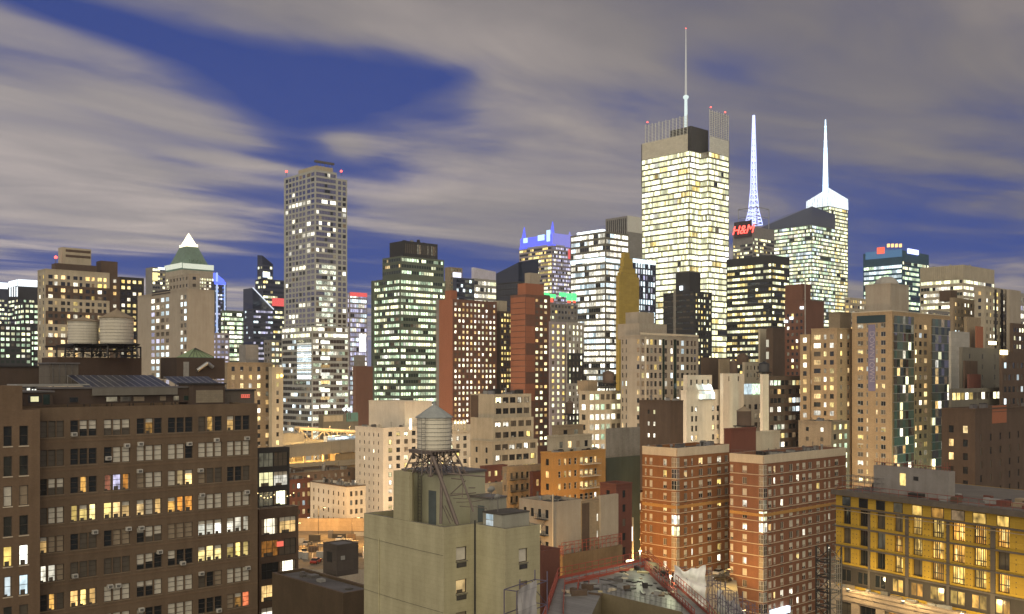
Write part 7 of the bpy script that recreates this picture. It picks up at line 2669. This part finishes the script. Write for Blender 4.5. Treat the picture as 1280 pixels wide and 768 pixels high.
def scaffold(label, A, Bp, ztop, zbot, tarps, seed, wav=1.0, sheet=None):
    d = Bp - A
    L_ = Vector((d.x, d.y, 0)).length
    e = empty('scaffold', (A.x, A.y, zbot), math.atan2(d.y, d.x), label, 'scaffold')
    H_ = ztop - zbot
    nb, nl = max(2, int(L_ / 2.2)), int(H_ / 1.9)
    k = MB()
    for i in range(nb + 1):
        for v in (0, 1.2):
            k.tube((L_ * i / nb, v, 0), (L_ * i / nb, v, H_ + .4 * ((i * 7) % 3)), .055, SCF, 5)
    k.build('standards', e)
    k = MB()
    for j in range(nl + 1):
        for v in (0, 1.2):
            k.tube((0, v, H_ * j / nl), (L_, v, H_ * j / nl), .045, SCF, 4)
        for i in range(nb + 1):
            k.tube((L_ * i / nb, 0, H_ * j / nl), (L_ * i / nb, 1.2, H_ * j / nl), .04, SCF, 4)
    k.build('ledgers', e)
    k = MB()
    for j in range(nl):
        for i in range(nb):
            za, zb_ = H_ * j / nl, H_ * (j + 1) / nl
            if (i + j) % 2:
                za, zb_ = zb_, za
            k.tube((L_ * i / nb, 0, za), (L_ * (i + 1) / nb, 0, zb_), .035, SCF, 4)
    k.build('braces', e)
    k = MB()
    for j in range(1, nl, 2):
        k.box(0, L_, .1, 1.1, H_ * j / nl + .06, H_ * j / nl + .11, PLY)
    k.build('boards', e)
    r_ = random.Random(seed)
    for (ua, ub_, za, zb_, v) in tarps:
        nx, nz = 22, 18
        k = MB()
        g = []
        ph = [r_.uniform(0, 6) for _ in range(6)]
        for a_ in range(nx + 1):
            row = []
            for c_ in range(nz + 1):
                u, z_ = ua + (ub_ - ua) * a_ / nx, za + (zb_ - za) * c_ / nz
                w_ = .16 * math.sin(u * 2.3 + ph[0] + .6 * math.sin(z_ * 1.1)) + .15 * math.sin(z_ * 2.9 + ph[1] + u) + .1 * math.sin(u * 5.1 - z_ * 1.7 + ph[2])
                top = (.45 * math.sin(u * 1.1 + ph[3]) + .2 * math.sin(u * 3.0)) * (c_ / nz)
                row.append((u, v + w_ * wav, z_ + top * wav))
            g.append(row)
        vs = [p for row in g for p in row]
        k.v = vs
        k.mi(sheet or TARP)
        for a_ in range(nx):
            for c_ in range(nz):
                i0 = a_ * (nz + 1) + c_
                k.f.append((i0, i0 + nz + 1, i0 + nz + 2, i0 + 1))
                k.i.append(0)
        k.build('sheeting', e, smooth=True)
    return e


A_ = at(846, 712, 152)
B_ = at(985, 768, 116)
scaffold('short scaffold hung with a torn white sheet below the orange brick block', at(845, 728, 152), at(886, 728, 149), 37.6, 29, [(-.2, 4.9, 3.5, 9.0, -.3)], 11)
A_ = at(884, 735, 146)
scaffold('long violet-grey tube scaffold backed with pale sheets before the red-brown brick block', A_, B_, 37.0, 22, [(0, 8, 2, 13.2, 1.6), (7.5, 16, 2, 13.0, 1.6), (15.5, 24, 2, 13.0, 1.6), (23.5, 33, 2, 13.0, 1.6)], 2)
A_ = at(646, 735, 79)
B_ = at(684, 735, 83)
scaffold('small scaffold under a hanging white sheet against the olive-beige building', A_, B_, 49.9, 44, [(-.2, 2.6, 0, 6.2, -.25)], 5, .32, wall('dull_sheeting', (.46, .45, .46), 'panel', var=.25))

# thin city air
hz = MB()
hz.box(-1600, 1600, -120, 1700, -1.0, 372, ROOF)
ho = hz.build('haze', kind='stuff')
hm = bpy.data.materials.new('city_air')
hm.use_nodes = True
ht_ = NT(hm.node_tree)
ht_.n.remove(ht_.n['Principled BSDF'])
pv = ht_.new('ShaderNodeVolumePrincipled')
pv.inputs['Color'].default_value = (0.92, 0.93, 0.96, 1)
pv.inputs['Density'].default_value = 0.00014
pv.inputs['Anisotropy'].default_value = 0.55
ht_.l.new(pv.outputs[0], ht_.n['Material Output'].inputs['Volume'])
ho.data.materials.clear()
ho.data.materials.append(hm)

for q in ALL_B:
    q.finish()
